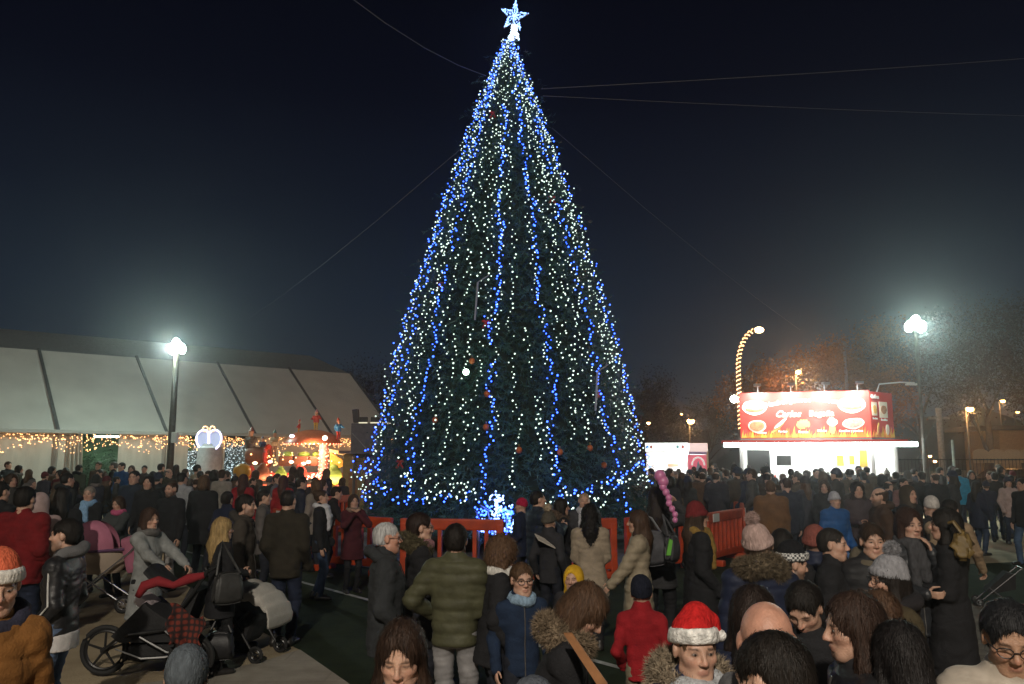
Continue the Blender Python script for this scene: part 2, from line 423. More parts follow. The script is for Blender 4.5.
        if getattr(s, 'beard', 0):
            w = (sm(z + .045 - .35 * np.maximum(0, .05 - y), .03)) * (y > -.005) * (z > -.16) * np.clip((np.sqrt((x / .02) ** 2 + ((z + .064) / .009) ** 2) - .9) * 3, 0, 1)
            mixc(np.clip(w, 0, 1) * s.beard, (.06, .04, .03))
        a = me.color_attributes.new('tint', 'FLOAT_COLOR', 'POINT'); a.data.foreach_set('color', np.concatenate([C, np.ones((len(V), 1), np.float32)], 1).ravel())
        me.materials.append(SKIN); return me
    def hand(s, F, sd):
        H = s.H; k = s.armk[0 if sd < 0 else 1]; w = s.wr[sd]; f = s.fn[sd]; L = .104 * H
        curl = 1.0 if k in ('push', 'hold', 'phone', 'reach', 'low', 'belly', 'up') else .45
        # palm faces the body (inward / down)
        inn = np.array([-sd, 0, 0.]) if k in ('down', 'pocket', 'back', 'hip') else np.array([-sd * .35, .25, -1.]) if k in ('push', 'reach', 'low') else np.array([-sd * .9, -.5, .2])
        inn = inn - f * (inn @ f); inn /= np.linalg.norm(inn); side = np.cross(f, inn) * sd   # towards the thumb
        if k == 'down': side = side if side[1] > 0 else -side
        elif side[2] < 0 and k in ('mouth', 'cheek', 'phone', 'hold', 'belly', 'up'): side = -side
        fr = .0078 * H / 1.7 * 1.12
        for i, (o, ln) in enumerate(((.30, .40), (.10, .45), (-.10, .42), (-.28, .33))):
            b = w + f * .46 * L + side * o * .40 * L
            F.cap(w + side * o * .25 * L, b, fr * 1.25, fr * 1.2, fr * 1.2)
            d1 = f * math.cos(curl * .7) + inn * math.sin(curl * .7); d2 = f * math.cos(curl * 1.7) + inn * math.sin(curl * 1.7)
            m = b + d1 * ln * .55 * L; e = m + d2 * ln * .5 * L
            F.cap(b, m, fr * 1.02, fr * .95, fr * .35); F.cap(m, e, fr * .95, fr * .75, fr * .3)
        t0 = w + f * .12 * L + side * .14 * L; t1 = t0 + (f * .55 + side * .62 + inn * .35) * .27 * L; t2 = t1 + (f * .85 + side * .1 + inn * .45 * curl) * .27 * L
        F.cap(t0, t1, fr * 1.35, fr * 1.1, fr * .6); F.cap(t1, t2, fr * 1.1, fr * .85, fr * .3)
    # ---- garments
    def gbox(s, z0, z1, pad=.16, vox=None, arms=True):
        v = vox or s.vox; ps = [s.hipc, s.neck]
        if arms: ps += [*s.sh.values(), *s.el.values(), *s.wr.values()]
        ps += [s.tp(0, 0, (z0 - .53))]
        p = np.array(ps); lo = p.min(0) - pad * s.H * .9; hi = p.max(0) + pad * s.H * .9
        lo[2] = min(z0 * s.H, lo[2]) - .03 if z0 < .5 else lo[2]; hi[2] = max(hi[2], z1 * s.H)
        lo[2] = max(lo[2], -.02)
        return Field(axis(lo[0], hi[0], v), axis(lo[1], hi[1], v), axis(lo[2], hi[2], v))
    def coat(s, hem=.46, kind='jacket', flare=0.0, collar=.02, thick=1.0):
        H, b = s.H, s.bulk; F = s.gbox(hem, .9); o = hem - .53; fem = s.sex == 'f'
        g = {'puffy': .014, 'leather': .008, 'sweater': .006, 'wool': .009}.get(kind, .009) * thick
        wx = (.082 if fem else .092) * b; hx = (.097 if fem else .092) * b; cx = (.090 if fem else .104) * b; fl2 = .016 if hem < .4 else 0
        nz = .305 if not s.child else .275
        se = [(min(o, -.04) * H, (hx + flare + g + fl2 * .5) * H, (.070 * b + flare * .8 + g + fl2) * H, .006 * H)] if o < -.05 else []
        if not se: se = [(o * H, (hx + g) * H, (.068 * b + g) * H, .002 * H)]
        else: se += [(-.03 * H, (hx + g) * H, (.068 * b + g + fl2 * .6) * H, .004 * H)]
        se += [(.085 * H, (wx + g) * H, (.060 * b + g) * H, .002 * H), (.19 * H, (cx + g) * H, (.066 * b + g) * H, .004 * H), ((nz - .045) * H, (cx * .93 + g) * H, (.056 * b + g) * H, -.004 * H), ((nz - .005) * H, (.055 + g) * H, (.045 + g) * H, -.006 * H)]
        F.loft(se, s.tf, .02 * H, 2.35)
        F.cap(s.neck + [0, 0, -.01 * H], s.neck + [0, .005 * H, collar * H], ((.046 if s.child else .036) + g * .8) * H, ((.047 if s.child else .037) + g * .8) * H, .025 * H)
        for sd in (-1, 1):
            F.cap(s.tp(sd * .05, -.008, nz - .02), s.sh[sd], (.028 + g) * H, (.034 + g * .8) * H, .03 * H)
            F.cap(s.sh[sd], s.el[sd], (.035 * b + g) * H, (.029 * b + g) * H, .025 * H)
            F.cap(s.el[sd], s.wr[sd] + s.fn[sd] * .004 * H, (.029 * b + g) * H, (.021 + g * .8) * H, .012 * H)
            if s.armk[0 if sd < 0 else 1] == 'pocket': F.ell(s.wr[sd] + s.fn[sd] * .03 * H, (.04 * H, .035 * H, .045 * H), None, .02 * H)
            # a little cuff
        F.cut(s.tf[1][:, 2] * -1.0, float(-(s.tf[0] + s.tf[1][:, 2] * o * H) @ s.tf[1][:, 2])) if o < -.05 and False else None
        V, Q = F.mesh(); N = vnorm(V, Q); a = .0035 if kind in ('sweater',) else .0065
        fold = 1.2 * wob(V, 15, s.seed, 6, (1, 1, 1.5)) + .45 * wob(V, 42, s.seed + 2, 5, (.7, .7, 1.9))
        fold = np.where(fold > 0, fold * .6, fold)
        D = a * fold * 1.5
        if kind != 'puffy':
            c1 = wob(V, 11, s.seed + 6, 5, (1, 1, 1.5)); c2 = wob(V, 17, s.seed + 8, 5, (1.3, 1.3, .7)); D -= (.0065 * np.exp(-(c1 / .055) ** 2) + .005 * np.exp(-(c2 / .06) ** 2)) * (.45 if s.child or H < 1.5 else 1.0)
        # creases round the elbow and the arm pit
        for sd in (-1, 1):
            for c, rr in ((s.el[sd], .085), (s.sh[sd] - [0, 0, .07 * H], .09)):
                w = np.exp(-((V - c) ** 2).sum(1) / (rr * H / 1.7) ** 2); D += w * .005 * np.sin((V - c) @ (s.fn[sd] * .6 + np.array([.2, .1, .9])) * 120 + 2 * wob(V, 20, 3))
        zz = (V - s.tf[0]) @ s.tf[1][:, 2]
        D -= .0055 * np.exp(-((zz - (o + .03) * H) / .007) ** 2) + (.003 * np.exp(-((zz - (nz - .085) * H + .3 * V[:, 0] ** 2) / .006) ** 2) if kind != 'sweater' else 0)
        for sd in (-1, 1):
            u = (V - s.el[sd]) @ s.fn[sd] - np.linalg.norm(s.wr[sd] - s.el[sd]) + .022 * H; D -= .004 * np.exp(-(u / .006) ** 2) * (np.linalg.norm(V - s.wr[sd], axis=1) < .07 * H)
        if kind == 'puffy':
            D += .0095 * (np.abs(np.sin(zz * math.pi / (.052 * H) + .6 * wob(V, 6, 1))) ** .6 - .7)
        if s.vox > .016: D *= .8
        V = V + N * D[:, None]
        return mesh_np('coat', V, Q, True)
    def trousers(s, slim=1.0):
        H = s.H; slim = max(slim, .86); p = np.array([s.hipc, *s.kn.values(), *s.an.values()]); lo = p.min(0) - .12 * H; hi = p.max(0) + .11 * H; lo[2] = 0
        v = s.vox * 1.05; F = Field(axis(lo[0], hi[0], v), axis(lo[1], hi[1], v), axis(lo[2], hi[2], v)); b = s.bulk
        F.loft([(-.06 * H, .083 * H * b, .061 * H * b, -.003 * H), (.04 * H, .078 * H * b, .056 * H * b, 0)], s.tf, .02, 2.3)
        for sd in (-1, 1):
            F.cap(s.hipj[sd], s.kn[sd], .053 * H * b, .040 * H * slim, .012 * H); F.cap(s.kn[sd], s.an[sd] + [0, 0, -.012 * H], .039 * H * slim, .032 * H * slim, .012 * H)
        V, Q = F.mesh(); N = vnorm(V, Q); D = .006 * (wob(V, 30, s.seed + 4, 6, (1, 1, 1.5)) + wob(V, 60, s.seed + 5, 5, (.6, .6, 1.6)))
        for sd in (-1, 1):
            for c in (s.kn[sd], s.an[sd]):
                w = np.exp(-((V - c) ** 2).sum(1) / (.1 * H / 1.7) ** 2); D += w * .006 * np.sin(V[:, 2] * 110 + 3 * wob(V, 18, 2))
        return mesh_np('trousers', V + N * D[:, None], Q, True)
    def shoe(s, sd):
        H = s.H; a = s.an[sd]; p0 = a + [0, -.022 * H, -.02 * H]; p1 = a + [sd * .012 * H, .095 * H, -.027 * H]
        lo = np.minimum(p0, p1) - .05 * H; hi = np.maximum(p0, p1) + .06 * H; v = .011 if s.vox < .016 else .018
        F = Field(axis(lo[0], hi[0], v), axis(lo[1], hi[1], v), axis(-.02, hi[2], v))
        F.cap(p0, p1, .027 * H, .021 * H, .02); F.cap(a + [0, -.008 * H, .02 * H], p0, .026 * H, .026 * H, .03); F.cut((0, 0, -1), 0.0 - .002)
        V, Q = F.mesh(); return mesh_np('shoe', V, Q, True)
    # ---- head wear
    def hfield(s, lo, hi, v=None):
        c = np.array([s.hd((x, y, z)) for x in (lo[0], hi[0]) for y in (lo[1], hi[1]) for z in (lo[2], hi[2])]); l, h = c.min(0) - .02, c.max(0) + .02
        v = v or (.0075 if s.vox < .016 else .0125); return Field(axis(l[0], h[0], v), axis(l[1], h[1], v), axis(l[2], h[2], v))
    def hair(s, style='short', hat=None):
        F = s.hfield((-.16, -.2, -.42 if style in ('long', 'longcurly', 'straight') else -.22), (.16, .16, .18)); sd2 = (-1, 1)
        t = {'short': .010, 'crop': .0032, 'bob': .016, 'long': .014, 'straight': .012, 'curly': .032, 'longcurly': .03, 'bun': .008, 'tail': .008, 'ring': .006}[style]
        s.hell(F, (0, -.016, .030), (.077 + t, .098 + t, .0905 + t), .01)
        if style in ('short', 'crop', 'ring'):
            s.hell(F, (0, -.052, -.018), (.062 + t, .052 + t, .058), .02)
        if style in ('bob', 'curly'):
            for sd in sd2: s.hcap(F, (sd * .066, -.01, .0), (sd * .072, .005, -.095), .030 + t * .3, .026 + t * .4, .03)
            s.hell(F, (0, -.055, -.05), (.075 + t, .06 + t, .085), .03)
        if style in ('long', 'straight', 'longcurly'):
            for sd in sd2:
                s.hcap(F, (sd * .066, -.005, .0), (sd * .078, .0, -.13), .028, .030 + t * .5, .03); s.hcap(F, (sd * .078, .0, -.13), (sd * .07, .035, -.27), .032 + t * .4, .02, .03)
            s.hcap(F, (0, -.055, -.03), (0, -.085, -.17), .075, .07 + t * .6, .04); s.hcap(F, (0, -.085, -.17), (0, -.09, -.32), .07 + t * .6, .05, .03)
            s.hcap(F, (-.04, -.07, -.17), (-.05, -.08, -.31), .05, .03, .03); s.hcap(F, (.04, -.07, -.17), (.05, -.08, -.33), .05, .03, .03)
        if style == 'bun': s.hell(F, (0, -.10, .085), (.042, .042, .04), .015)
        if style == 'tail': s.hcap(F, (0, -.11, .03), (0, -.145, -.02), .03, .034, .02); s.hcap(F, (0, -.145, -.02), (0, -.14, -.16), .034, .014, .02)
        # the face and ears stay clear
        if style in ('short', 'crop', 'ring'):
            dn = -s.hr[:, 2]; F.cut(dn, float(dn @ s.hd((0, 0, -.062 if style == 'short' else -.048))))
        if style in ('short', 'crop', 'ring', 'bun', 'tail'):
            s.hell(F, (0, .118, -.022), (.078, .092, .098), .012, 's')
            for sd in sd2: s.hell(F, (sd * .085, .014, -.028), (.032, .058, .066), .01, 's')
            if style == 'ring': s.hell(F, (0, .02, .125), (.1, .12, .085), .01, 's')
        else:
            s.hell(F, (0, .129, -.037), (.060, .090, .139), .014, 's'); s.hell(F, (0, .16, -.22), (.06, .12, .12), .02, 's')
        if hat is not None:
            up = s.hr @ np.array([0, -.20, 1.]); up /= np.linalg.norm(up); F.cut(up, float(up @ s.hd((0, 0, hat + .012))))
        V, Q = F.mesh(); N = vnorm(V, Q); q = ((V - s.hc) @ s.hr) / s.hs
        th = np.arctan2(q[:, 0], -q[:, 1] + .02)
        if 'curly' in style: D = .011 * wob(V, 85, s.seed, 8) + .008 * wob(V, 150, s.seed + 1, 8)
        else:
            D = .0028 * np.sin(th * 15 + 5 * wob(V, 14, s.seed, 4)) + .0016 * np.sin(th * 41 + 6 * wob(V, 20, s.seed + 3, 4))
            if style in ('long', 'straight', 'bob'): D += .006 * np.clip(-q[:, 2] * 6, 0, 1) * wob(V, 45, s.seed + 1, 5, (1, 1, .25))
        V = V + N * (D * s.hs)[:, None]; me = mesh_np('hair', V, Q, True)
        if s.vox < .0136:
            # single strands lying along the surface, so the outline is not a clean shell
            n = {'crop': 2200, 'ring': 900, 'short': 3200}.get(style, 4500); i = nrs.randint(0, len(V), n); p = V[i]; m = N[i]; c0 = s.hd((0, -.05, .12)); f = p - c0; f[:, 2] -= .05 + .5 * np.clip(.12 - q[i, 2], 0, .4)
            cur = 'curly' in style
            f = f - m * (f * m).sum(1)[:, None]; f /= np.maximum(np.linalg.norm(f, axis=1), 1e-6)[:, None]; f += nrs.normal(scale=.5 if cur else .16, size=f.shape); L = (nrs.uniform(.012, .03, n) if style in ('crop', 'ring') else nrs.uniform(.02, .05, n) if style == 'short' or cur else nrs.uniform(.03, .085, n))[:, None]
            sd = np.cross(f, m) * .0011; lift = nrs.uniform(.0, .22, n)[:, None] if not cur else nrs.uniform(.1, .7, n)[:, None]
            b0 = p - f * L * .4 - m * .001; b1 = p + f * L * .15 + m * .0022; b2 = p + f * L * .6 + m * L * lift * .5
            W = np.stack([b0 - sd, b0 + sd, b1 + sd, b1 - sd, b2], 1).reshape(-1, 3); k5 = np.arange(n)[:, None] * 5
            T = np.concatenate([k5 + [0, 1, 2], k5 + [0, 2, 3], k5 + [3, 2, 4]]); ex = mesh_np('strands', W, T)
            b = bmesh.new(); b.from_mesh(me); b.from_mesh(ex); b.to_mesh(me); b.free(); bpy.data.meshes.remove(ex)
        return me
    def cuffpath(s, low, g):
        return lambda a: ((.079 + g) * math.sin(a), -.012 + (.099 + g) * math.cos(a), low + .014 + .20 * (-.012 + .1 * math.cos(a)))
    def hatcut(s, F, low):
        up = s.hr @ np.array([0, -.20, 1.]); up /= np.linalg.norm(up); F.cut(-up, float(-up @ s.hd((0, 0, low))))
    def beanie(s, tall=.0, low=.015, cuff=True, pom=0.0):
        F = s.hfield((-.15, -.17, -.1), (.15, .17, .2 + tall * 1.2 + .14))
        s.hell(F, (0, -.014, .030), (.0845, .1045, .110), .01); s.hell(F, (0, -.022, .075 + tall * .8), (.066, .08, .072), .05)
        s.hatcut(F, low)
        if cuff:
            p = s.cuffpath(low, .003)
            for i in range(24): s.hcap(F, p(i * math.pi / 12), p((i + 1) * math.pi / 12), .0125, k=.012)
            p = s.cuffpath(low + .016, .002)
            for i in range(24): s.hcap(F, p(i * math.pi / 12), p((i + 1) * math.pi / 12), .0125, k=.012)
        V, Q = F.mesh(); N = vnorm(V, Q); q = ((V - s.hc) @ s.hr) / s.hs; th = np.arctan2(q[:, 0], q[:, 1] + .012)
        D = .0018 * np.sin(th * 44) + .003 * wob(V, 40, s.seed, 5)
        return mesh_np('beanie', V + N * (D * s.hs)[:, None], Q, True)
    def santa(s):
        F = s.hfield((-.2, -.2, -.06), (.16, .16, .34))
        s.hell(F, (0, -.013, .035), (.086, .106, .105), .01); s.hcap(F, (0, -.02, .07), (-.02, -.03, .118), .074, .055, .03); s.hcap(F, (-.02, -.03, .118), (-.085, -.03, .10), .045, .03, .03)
        s.hcap(F, (-.085, -.03, .10), (-.112, -.02, .05), .028, .014, .02); s.hatcut(F, .026)
        V, Q = F.mesh(); N = vnorm(V, Q); D = .005 * wob(V, 34, 3, 6)
        return mesh_np('santa_hat', V + N * (D * s.hs)[:, None], Q, True)
    def band(s, low=.026, r=.013, grow=.004):
        F = s.hfield((-.16, -.18, -.08), (.16, .16, .14))
        for dz in (0, .016, .03):
            p = s.cuffpath(low + dz, grow - dz * .12)
            for i in range(24): s.hcap(F, p(i * math.pi / 12), p((i + 1) * math.pi / 12), r, k=.012)
        V, Q = F.mesh(); N = vnorm(V, Q); return mesh_np('band', V + N * (.0025 * wob(V, 90, 2, 8))[:, None], Q, True)
    def ring(s, c, rx, ry, r, tilt=0.0, a0=0.0, a1=2 * math.pi, noise=.004, freq=60, name='scarf', k=.02, ends=()):
        """torus-like roll round the neck, c in person frame"""
        c = np.array(c); lo = c - [rx + r * 2.2, ry + r * 2.2, r * 2.5 + ry * abs(math.sin(tilt))]; hi = c + [rx + r * 2.2, ry + r * 2.2, r * 2.5 + ry * abs(math.sin(tilt))]
        for e in ends:
            for p in e[0]: lo = np.minimum(lo, np.array(p) - e[1] * 2); hi = np.maximum(hi, np.array(p) + e[1] * 2)
        v = .010 if s.vox < .016 else .016; F = Field(axis(lo[0], hi[0], v), axis(lo[1], hi[1], v), axis(lo[2], hi[2], v)); n = 18; M = rotx(tilt)
        p = lambda a: c + M @ np.array([rx * math.sin(a), ry * math.cos(a), .25 * r * math.sin(3 * a)])
        for i in range(n): F.cap(p(a0 + (a1 - a0) * i / n), p(a0 + (a1 - a0) * (i + 1) / n), r, None, k)
        for e in ends:
            for u, w in zip(e[0], e[0][1:]): F.cap(u, w, e[1], None, .02)
        V, Q = F.mesh(); N = vnorm(V, Q); D = noise * wob(V, freq, s.seed + 1, 8) + noise * .7 * wob(V, freq * 2.1, s.seed + 2, 8)
        return mesh_np(name, V + N * D[:, None], Q, True)
    def hooddown(s, fur=False):
        H = s.H; return s.ring(s.neck + [0, -.02 * H, .012 * H], .062 * H, .058 * H, (.030 if fur else .024) * H, -.45, noise=.012 if fur else .005, freq=90 if fur else 40, name='fur_trim' if fur else 'hood')
    def scarf(s, ends=True):
        H = s.H; e = []
        if ends: e = [([s.neck + [.03 * H, .065 * H, -.0 * H], s.neck + [.035 * H, .085 * H, -.09 * H], s.neck + [.03 * H, .085 * H, -.19 * H]], .024 * H), ([s.neck + [.0, .07 * H, -.0 * H], s.neck + [-.012 * H, .09 * H, -.08 * H], s.neck + [-.02 * H, .09 * H, -.15 * H]], .024 * H)]
        return s.ring(s.neck + [0, .006 * H, .012 * H], .048 * H, .052 * H, .024 * H, -.12, noise=.006, freq=45, ends=e)
def spikes(name, pts, nrm, n, L, w, m, parent=None, droop=.2, jit=.5):
    """fur: thin two-sided blades standing off a surface"""
    i = nrs.randint(0, len(pts), n); p = pts[i]; d = nrm[i] + nrs.normal(scale=jit, size=(n, 3)); d[:, 2] -= droop; d /= np.linalg.norm(d, axis=1)[:, None]
    sd = np.cross(d, nrs.normal(size=(n, 3))); sd /= np.linalg.norm(sd, axis=1)[:, None]
    l = L * nrs.uniform(.5, 1.2, n)[:, None]
    V = np.stack([p - sd * w, p + sd * w, p + d * l], 1).reshape(-1, 3)
    return mesh_np(name, V, np.arange(3 * n).reshape(n, 3))
def furry(me, n, L, w=.0022):
    """the given roll plus blades over it, as one mesh"""
    nv = len(me.vertices); V = np.empty(nv * 3, np.float32); me.vertices.foreach_get('co', V); V = V.reshape(-1, 3); N = np.empty(nv * 3, np.float32); me.vertex_normals.foreach_get('vector', N); N = N.reshape(-1, 3)
    sp_ = spikes('fur', V, N, n, L, w, None)
    b = bmesh.new(); b.from_mesh(me); b.from_mesh(sp_); b.to_mesh(me); b.free(); bpy.data.meshes.remove(sp_); return me
# ------------------------------------------------------------------ dressing a figure
DARKSHOE = mat('shoe_leather', (.02, .018, .017), .45, var=.3)
GLASSF = mat('spectacle_frame', (.02, .02, .022), .3)
EYEW = mat('eye', (.22, .18, .16), .3, var=.0)
IRIS = mat('iris', (.02, .014, .01), .15)
def dress(f, sp, root=None):
    """all parts of one figure; sp: garments and colours"""
    me = f.body(); r = link('person', me, None)
    kids = []
    def part(name, me_, m): o = link(name, me_, m, r); kids.append(o); return o
    c = sp.get('coat', ((.03, .03, .032), 'wool', .46)); hem = c[2]; fl = c[3] if len(c) > 3 else 0
    nm = 'coat' if hem < .42 else ('sweater' if c[1] == 'sweater' else 'jacket')
    co = part(nm, f.coat(hem, c[1], fl, collar=sp.get('collar', .028 if f.child else .02)), cloth(c[0], 'knit' if c[1] == 'sweater' else c[1] if c[1] in ('leather', 'puffy') else 'wool'))
    if f.vox < .016 and c[1] != 'sweater' and sp.get('zip', 1):
        n = len(co.data.vertices); V = np.empty(n * 3, np.float32); co.data.vertices.foreach_get('co', V); q = (V.reshape(-1, 3) - f.tf[0]) @ f.tf[1]; pts = []
        for z in np.linspace((hem - .53 + .012) * f.H, (.29 if not f.child else .262) * f.H, 26):
            m_ = (np.abs(q[:, 0]) < .016) & (np.abs(q[:, 2] - z) < .016) & (q[:, 1] > 0) & (q[:, 1] < .125 * f.H)
            if m_.any(): pts.append(f.tf[0] + f.tf[1] @ np.array([.004, q[m_, 1].max() + .001, z]))
        if len(pts) > 4: MB().tube(pts, .0045, 5).build('zip', mat('zip_metal', (.22, .21, .20), .35, .8) if c[1] != 'wool' or hem > .42 else cloth(tuple(x * .6 for x in c[0]), 'wool'), r, True)
    tr = sp.get('trousers', (.02, .022, .03))
    if not sp.get('nolegs'):
        part('trousers', f.trousers(sp.get('slim', 1.0)), cloth(tr, sp.get('tk', 'denim')))
        for sd in (-1, 1): part('shoe', f.shoe(sd), DARKSHOE if 'shoes' not in sp else cloth(sp['shoes'], 'leather'))
    h = sp.get('hat')
    if sp.get('hair'): part('hair', f.hair(sp['hair'][0], h.get('low', .015) if h else None), hairm(sp['hair'][1]))
    if h and h.get('santa'):
        b = part('santa_hat', f.santa(), cloth(h['col'], 'knit')); o = link('band', f.band(), cloth((.72, .71, .68), 'fur'), b); mb = MB(); mb.ball(f.hd((-.115, -.015, .045)), .024 * f.hs, 3); mb.build('pompom', cloth((.72, .71, .68), 'fur'), b, True); h = None
    if h:
        b = part('beanie', f.beanie(h.get('tall', 0), h.get('low', .015), h.get('cuff', True)), cloth(h['col'], 'knit'))
        if h.get('band'): link('band', f.band(h.get('low', .015), .0125, .008), h['band'], b)
        if h.get('pom'):
            p = f.hd((0, -.035, .155 + h.get('tall', 0) * .8 + h['pom'] * .7)); mb = MB(); mb.ball(p, h['pom'] * f.hs, 3); o = mb.build('pompom', cloth(h.get('pomcol', h['col']), 'fur'), b, True)
            furry(o.data, 1400 if f.vox < .016 else 250, h['pom'] * .55 * f.hs, .0026)
    if sp.get('scarf'): part('scarf', f.scarf(sp.get('scarfends', True)), sp['scarf'] if not isinstance(sp['scarf'], tuple) else cloth(sp['scarf'], 'knit'))
    if sp.get('hood'): part('hood', f.hooddown(), cloth(sp['hood'], 'wool'))
    if sp.get('fur'):
        me_ = f.hooddown(True); furry(me_, 9000 if f.vox < .016 else 1200, .035, .0022); part('fur_trim', me_, cloth(sp['fur'], 'fur'))
    if sp.get('hoodup'):
        F = f.hfield((-.17, -.2, -.2), (.17, .17, .2)); f.hell(F, (0, -.02, .02), (.103, .122, .122), .01); f.hcap(F, (0, -.03, -.05), (0, -.03, -.15), .10, .11, .04)
        f.hell(F, (0, .15, -.02), (.078, .125, .11), .02, 's'); V, Q = F.mesh(); N = vnorm(V, Q)
        part('hood', mesh_np('hood', V + N * (.002 * wob(V, 30, 2, 6))[:, None], Q, True), cloth(sp['hoodup'], 'wool'))
    if sp.get('glasses'):
        mb = MB()
        for sd in (-1, 1):
            mb.tube([f.hd((sd * .034 + .025 * math.cos(t * math.pi / 7), .104 - .012 * abs(math.cos(t * math.pi / 7)) * (1 if math.cos(t * math.pi / 7) * sd > 0 else 0), .001 + .019 * math.sin(t * math.pi / 7))) for t in range(14)], .0022 * f.hs, 6, True)
            mb.tube([f.hd((sd * .058, .094, .006)), f.hd((sd * .076, .06, .008)), f.hd((sd * .081, -.005, .006))], .002 * f.hs, 6)
        mb.tube([f.hd((-.010, .106, .004)), f.hd((0, .110, .008)), f.hd((.010, .106, .004))], .002 * f.hs, 6)
        mb.build('glasses', GLASSF, r, True)
    if sp.get('eyes'):
        for sd in (-1, 1):
            mb = MB(); mb.ball(f.hd((sd * .0315, .0762, .0030)), .0126 * f.hs, 2, (1, 1, .56)); e = mb.build('eye', EYEW, r, True)
            mb = MB(); mb.ball(f.hd((sd * .0315, .0868, .0035)), .0052 * f.hs, 2, (1, .6, 1)); mb.build('iris', IRIS, e, True)
    return r
def fitted(px, py, d, extra=.015, **kw):
    """a Fig whose (covered) head top stands at picture point (px, py), d metres away"""
    z = P(px, py, d).z; H = z / 1.01
    for _ in range(4):
        f = Fig(H, **kw); H *= (z - extra) / f.top
    return Fig(H, **kw)
def stand(r, f, px, py, d, a):
    p = P(px, py, d); A = rotz(-R(a)) @ np.array([f.hc[0], f.hc[1], 0])
    r.location = (p.x - A[0], p.y - A[1], 0); r.rotation_euler = (0, 0, -R(a)); return r
HERO_N = 0
def hero(px, py, d, a, label, sp, group=None, extra=None, cat='person', **kw):
    global HERO_N; HERO_N += 1
    if 'vox' not in kw: kw['vox'] = .0115 if d < 5 else .0135 if d < 9.5 else .0175
    if extra is None: extra = .014 + (.025 if sp.get('hat') else 0) + (sp['hat'].get('tall', 0) + sp['hat'].get('pom', 0) * 1.7 if sp.get('hat') else 0) + (.02 if sp.get('hoodup') else 0)
    bd = kw.pop('beard', 0)
    if kw.get('child'): kw.setdefault('bulk', .86); kw.setdefault('headk', .95)
    f = fitted(px, py, d, extra, seed=HERO_N, **kw); f.beard = bd
    r = dress(f, sp); stand(r, f, px, py, d, a); tag(r, label, cat, group); r['_h'] = 1
    del r['_h']
    return r, f
# ------------------------------------------------------------------ the ground
def ground_mat(name, col, col2, sc=2.0, bump=.5, bs=40, rough=.9):
    m = bpy.data.materials.new(name); n, b = nodes(m); L = n.links
    t = n.nodes.new('ShaderNodeTexCoord'); a = n.nodes.new('ShaderNodeTexNoise'); a.inputs['Scale'].default_value = sc; a.inputs['Detail'].default_value = 9; a.inputs['Roughness'].default_value = .65
    L.new(t.outputs['Object'], a.inputs['Vector']); r = n.nodes.new('ShaderNodeValToRGB'); r.color_ramp.elements[0].position = .32; r.color_ramp.elements[1].position = .7
    r.color_ramp.elements[0].color = (*col, 1); r.color_ramp.elements[1].color = (*col2, 1); L.new(a.outputs['Fac'], r.inputs[0]); L.new(r.outputs[0], b.inputs['Base Color'])
    c = n.nodes.new('ShaderNodeTexNoise'); c.inputs['Scale'].default_value = bs; c.inputs['Detail'].default_value = 6; L.new(t.outputs['Object'], c.inputs['Vector'])
    bp = n.nodes.new('ShaderNodeBump'); bp.inputs['Strength'].default_value = bump; bp.inputs['Distance'].default_value = .03; L.new(c.outputs['Fac'], bp.inputs['Height']); L.new(bp.outputs[0], b.inputs['Normal'])
    b.inputs['Roughness'].default_value = rough; b.inputs['Specular IOR Level'].default_value = .25; return m
def joints(m, w, h, dark=.55):
    n, b = nodes(m); L = n.links; src = b.inputs['Base Color'].links[0].from_socket; t = n.nodes.new('ShaderNodeTexCoord'); k = n.nodes.new('ShaderNodeTexBrick'); k.inputs['Scale'].default_value = 1.0; k.inputs['Brick Width'].default_value = w; k.inputs['Row Height'].default_value = h; k.inputs['Mortar Size'].default_value = .012
    k.inputs['Color1'].default_value = (1, 1, 1, 1); k.inputs['Color2'].default_value = (.82, .82, .82, 1); k.inputs['Mortar'].default_value = (dark, dark, dark, 1); L.new(t.outputs['Object'], k.inputs['Vector']); mx = n.nodes.new('ShaderNodeMix'); mx.data_type = 'RGBA'; mx.blend_type = 'MULTIPLY'; mx.inputs[0].default_value = 1
    L.new(src, mx.inputs[6]); L.new(k.outputs['Color'], mx.inputs[7]); L.new(mx.outputs[2], b.inputs['Base Color']); return m
g = MB().quad((-170, -40, 0), (170, -40, 0), (170, 125, 0), (-170, 125, 0)).build('ground', ground_mat('packed_sand', (.29, .23, .145), (.46, .38, .25), 1.3)); tag(g, kind='structure')
def sheet(name, pts, z, m):
    o = MB().quad(*[(p.x, p.y, z) for p in pts]).build(name, m) if len(pts) == 4 else None
    if o is None:
        b = bmesh.new(); b.faces.new([b.verts.new((p.x, p.y, z)) for p in pts]); me = bpy.data.meshes.new(name); b.to_mesh(me); b.free(); o = link(name, me, m)
    return tag(o, kind='structure')
TURF = ground_mat('artificial_turf', (.012, .022, .008), (.030, .046, .016), 3.5, .9, 150)
turf_pts = [G(372, 700), G(300, 650), G(232, 618), G(160, 566), G(96, 526)] + [Vector((-22, 26, 0)), Vector((10, 30, 0)), Vector((8.2, 22, 0)), G(905, 566), G(862, 640), Vector((1.6, 4.2, 0))]
sheet('lawn', turf_pts, .004, TURF)
sheet('lawn', [G(925, 566), G(1060, 560), G(1090, 604), G(940, 604)], .004, TURF)
sheet('lawn', [G(966, 502), G(1100, 500), G(1110, 513), G(966, 517)], .004, TURF)
PAV = joints(ground_mat('concrete_paving', (.27, .245, .20), (.42, .385, .32), 2.6, .35, 90), 1.2, .8, .8)
sheet('paving', [G(372, 700), G(300, 650), G(262, 662), G(200, 676), G(100, 690), Vector((-3, 3, 0)), Vector((0, 2.2, 0))], .008, PAV)
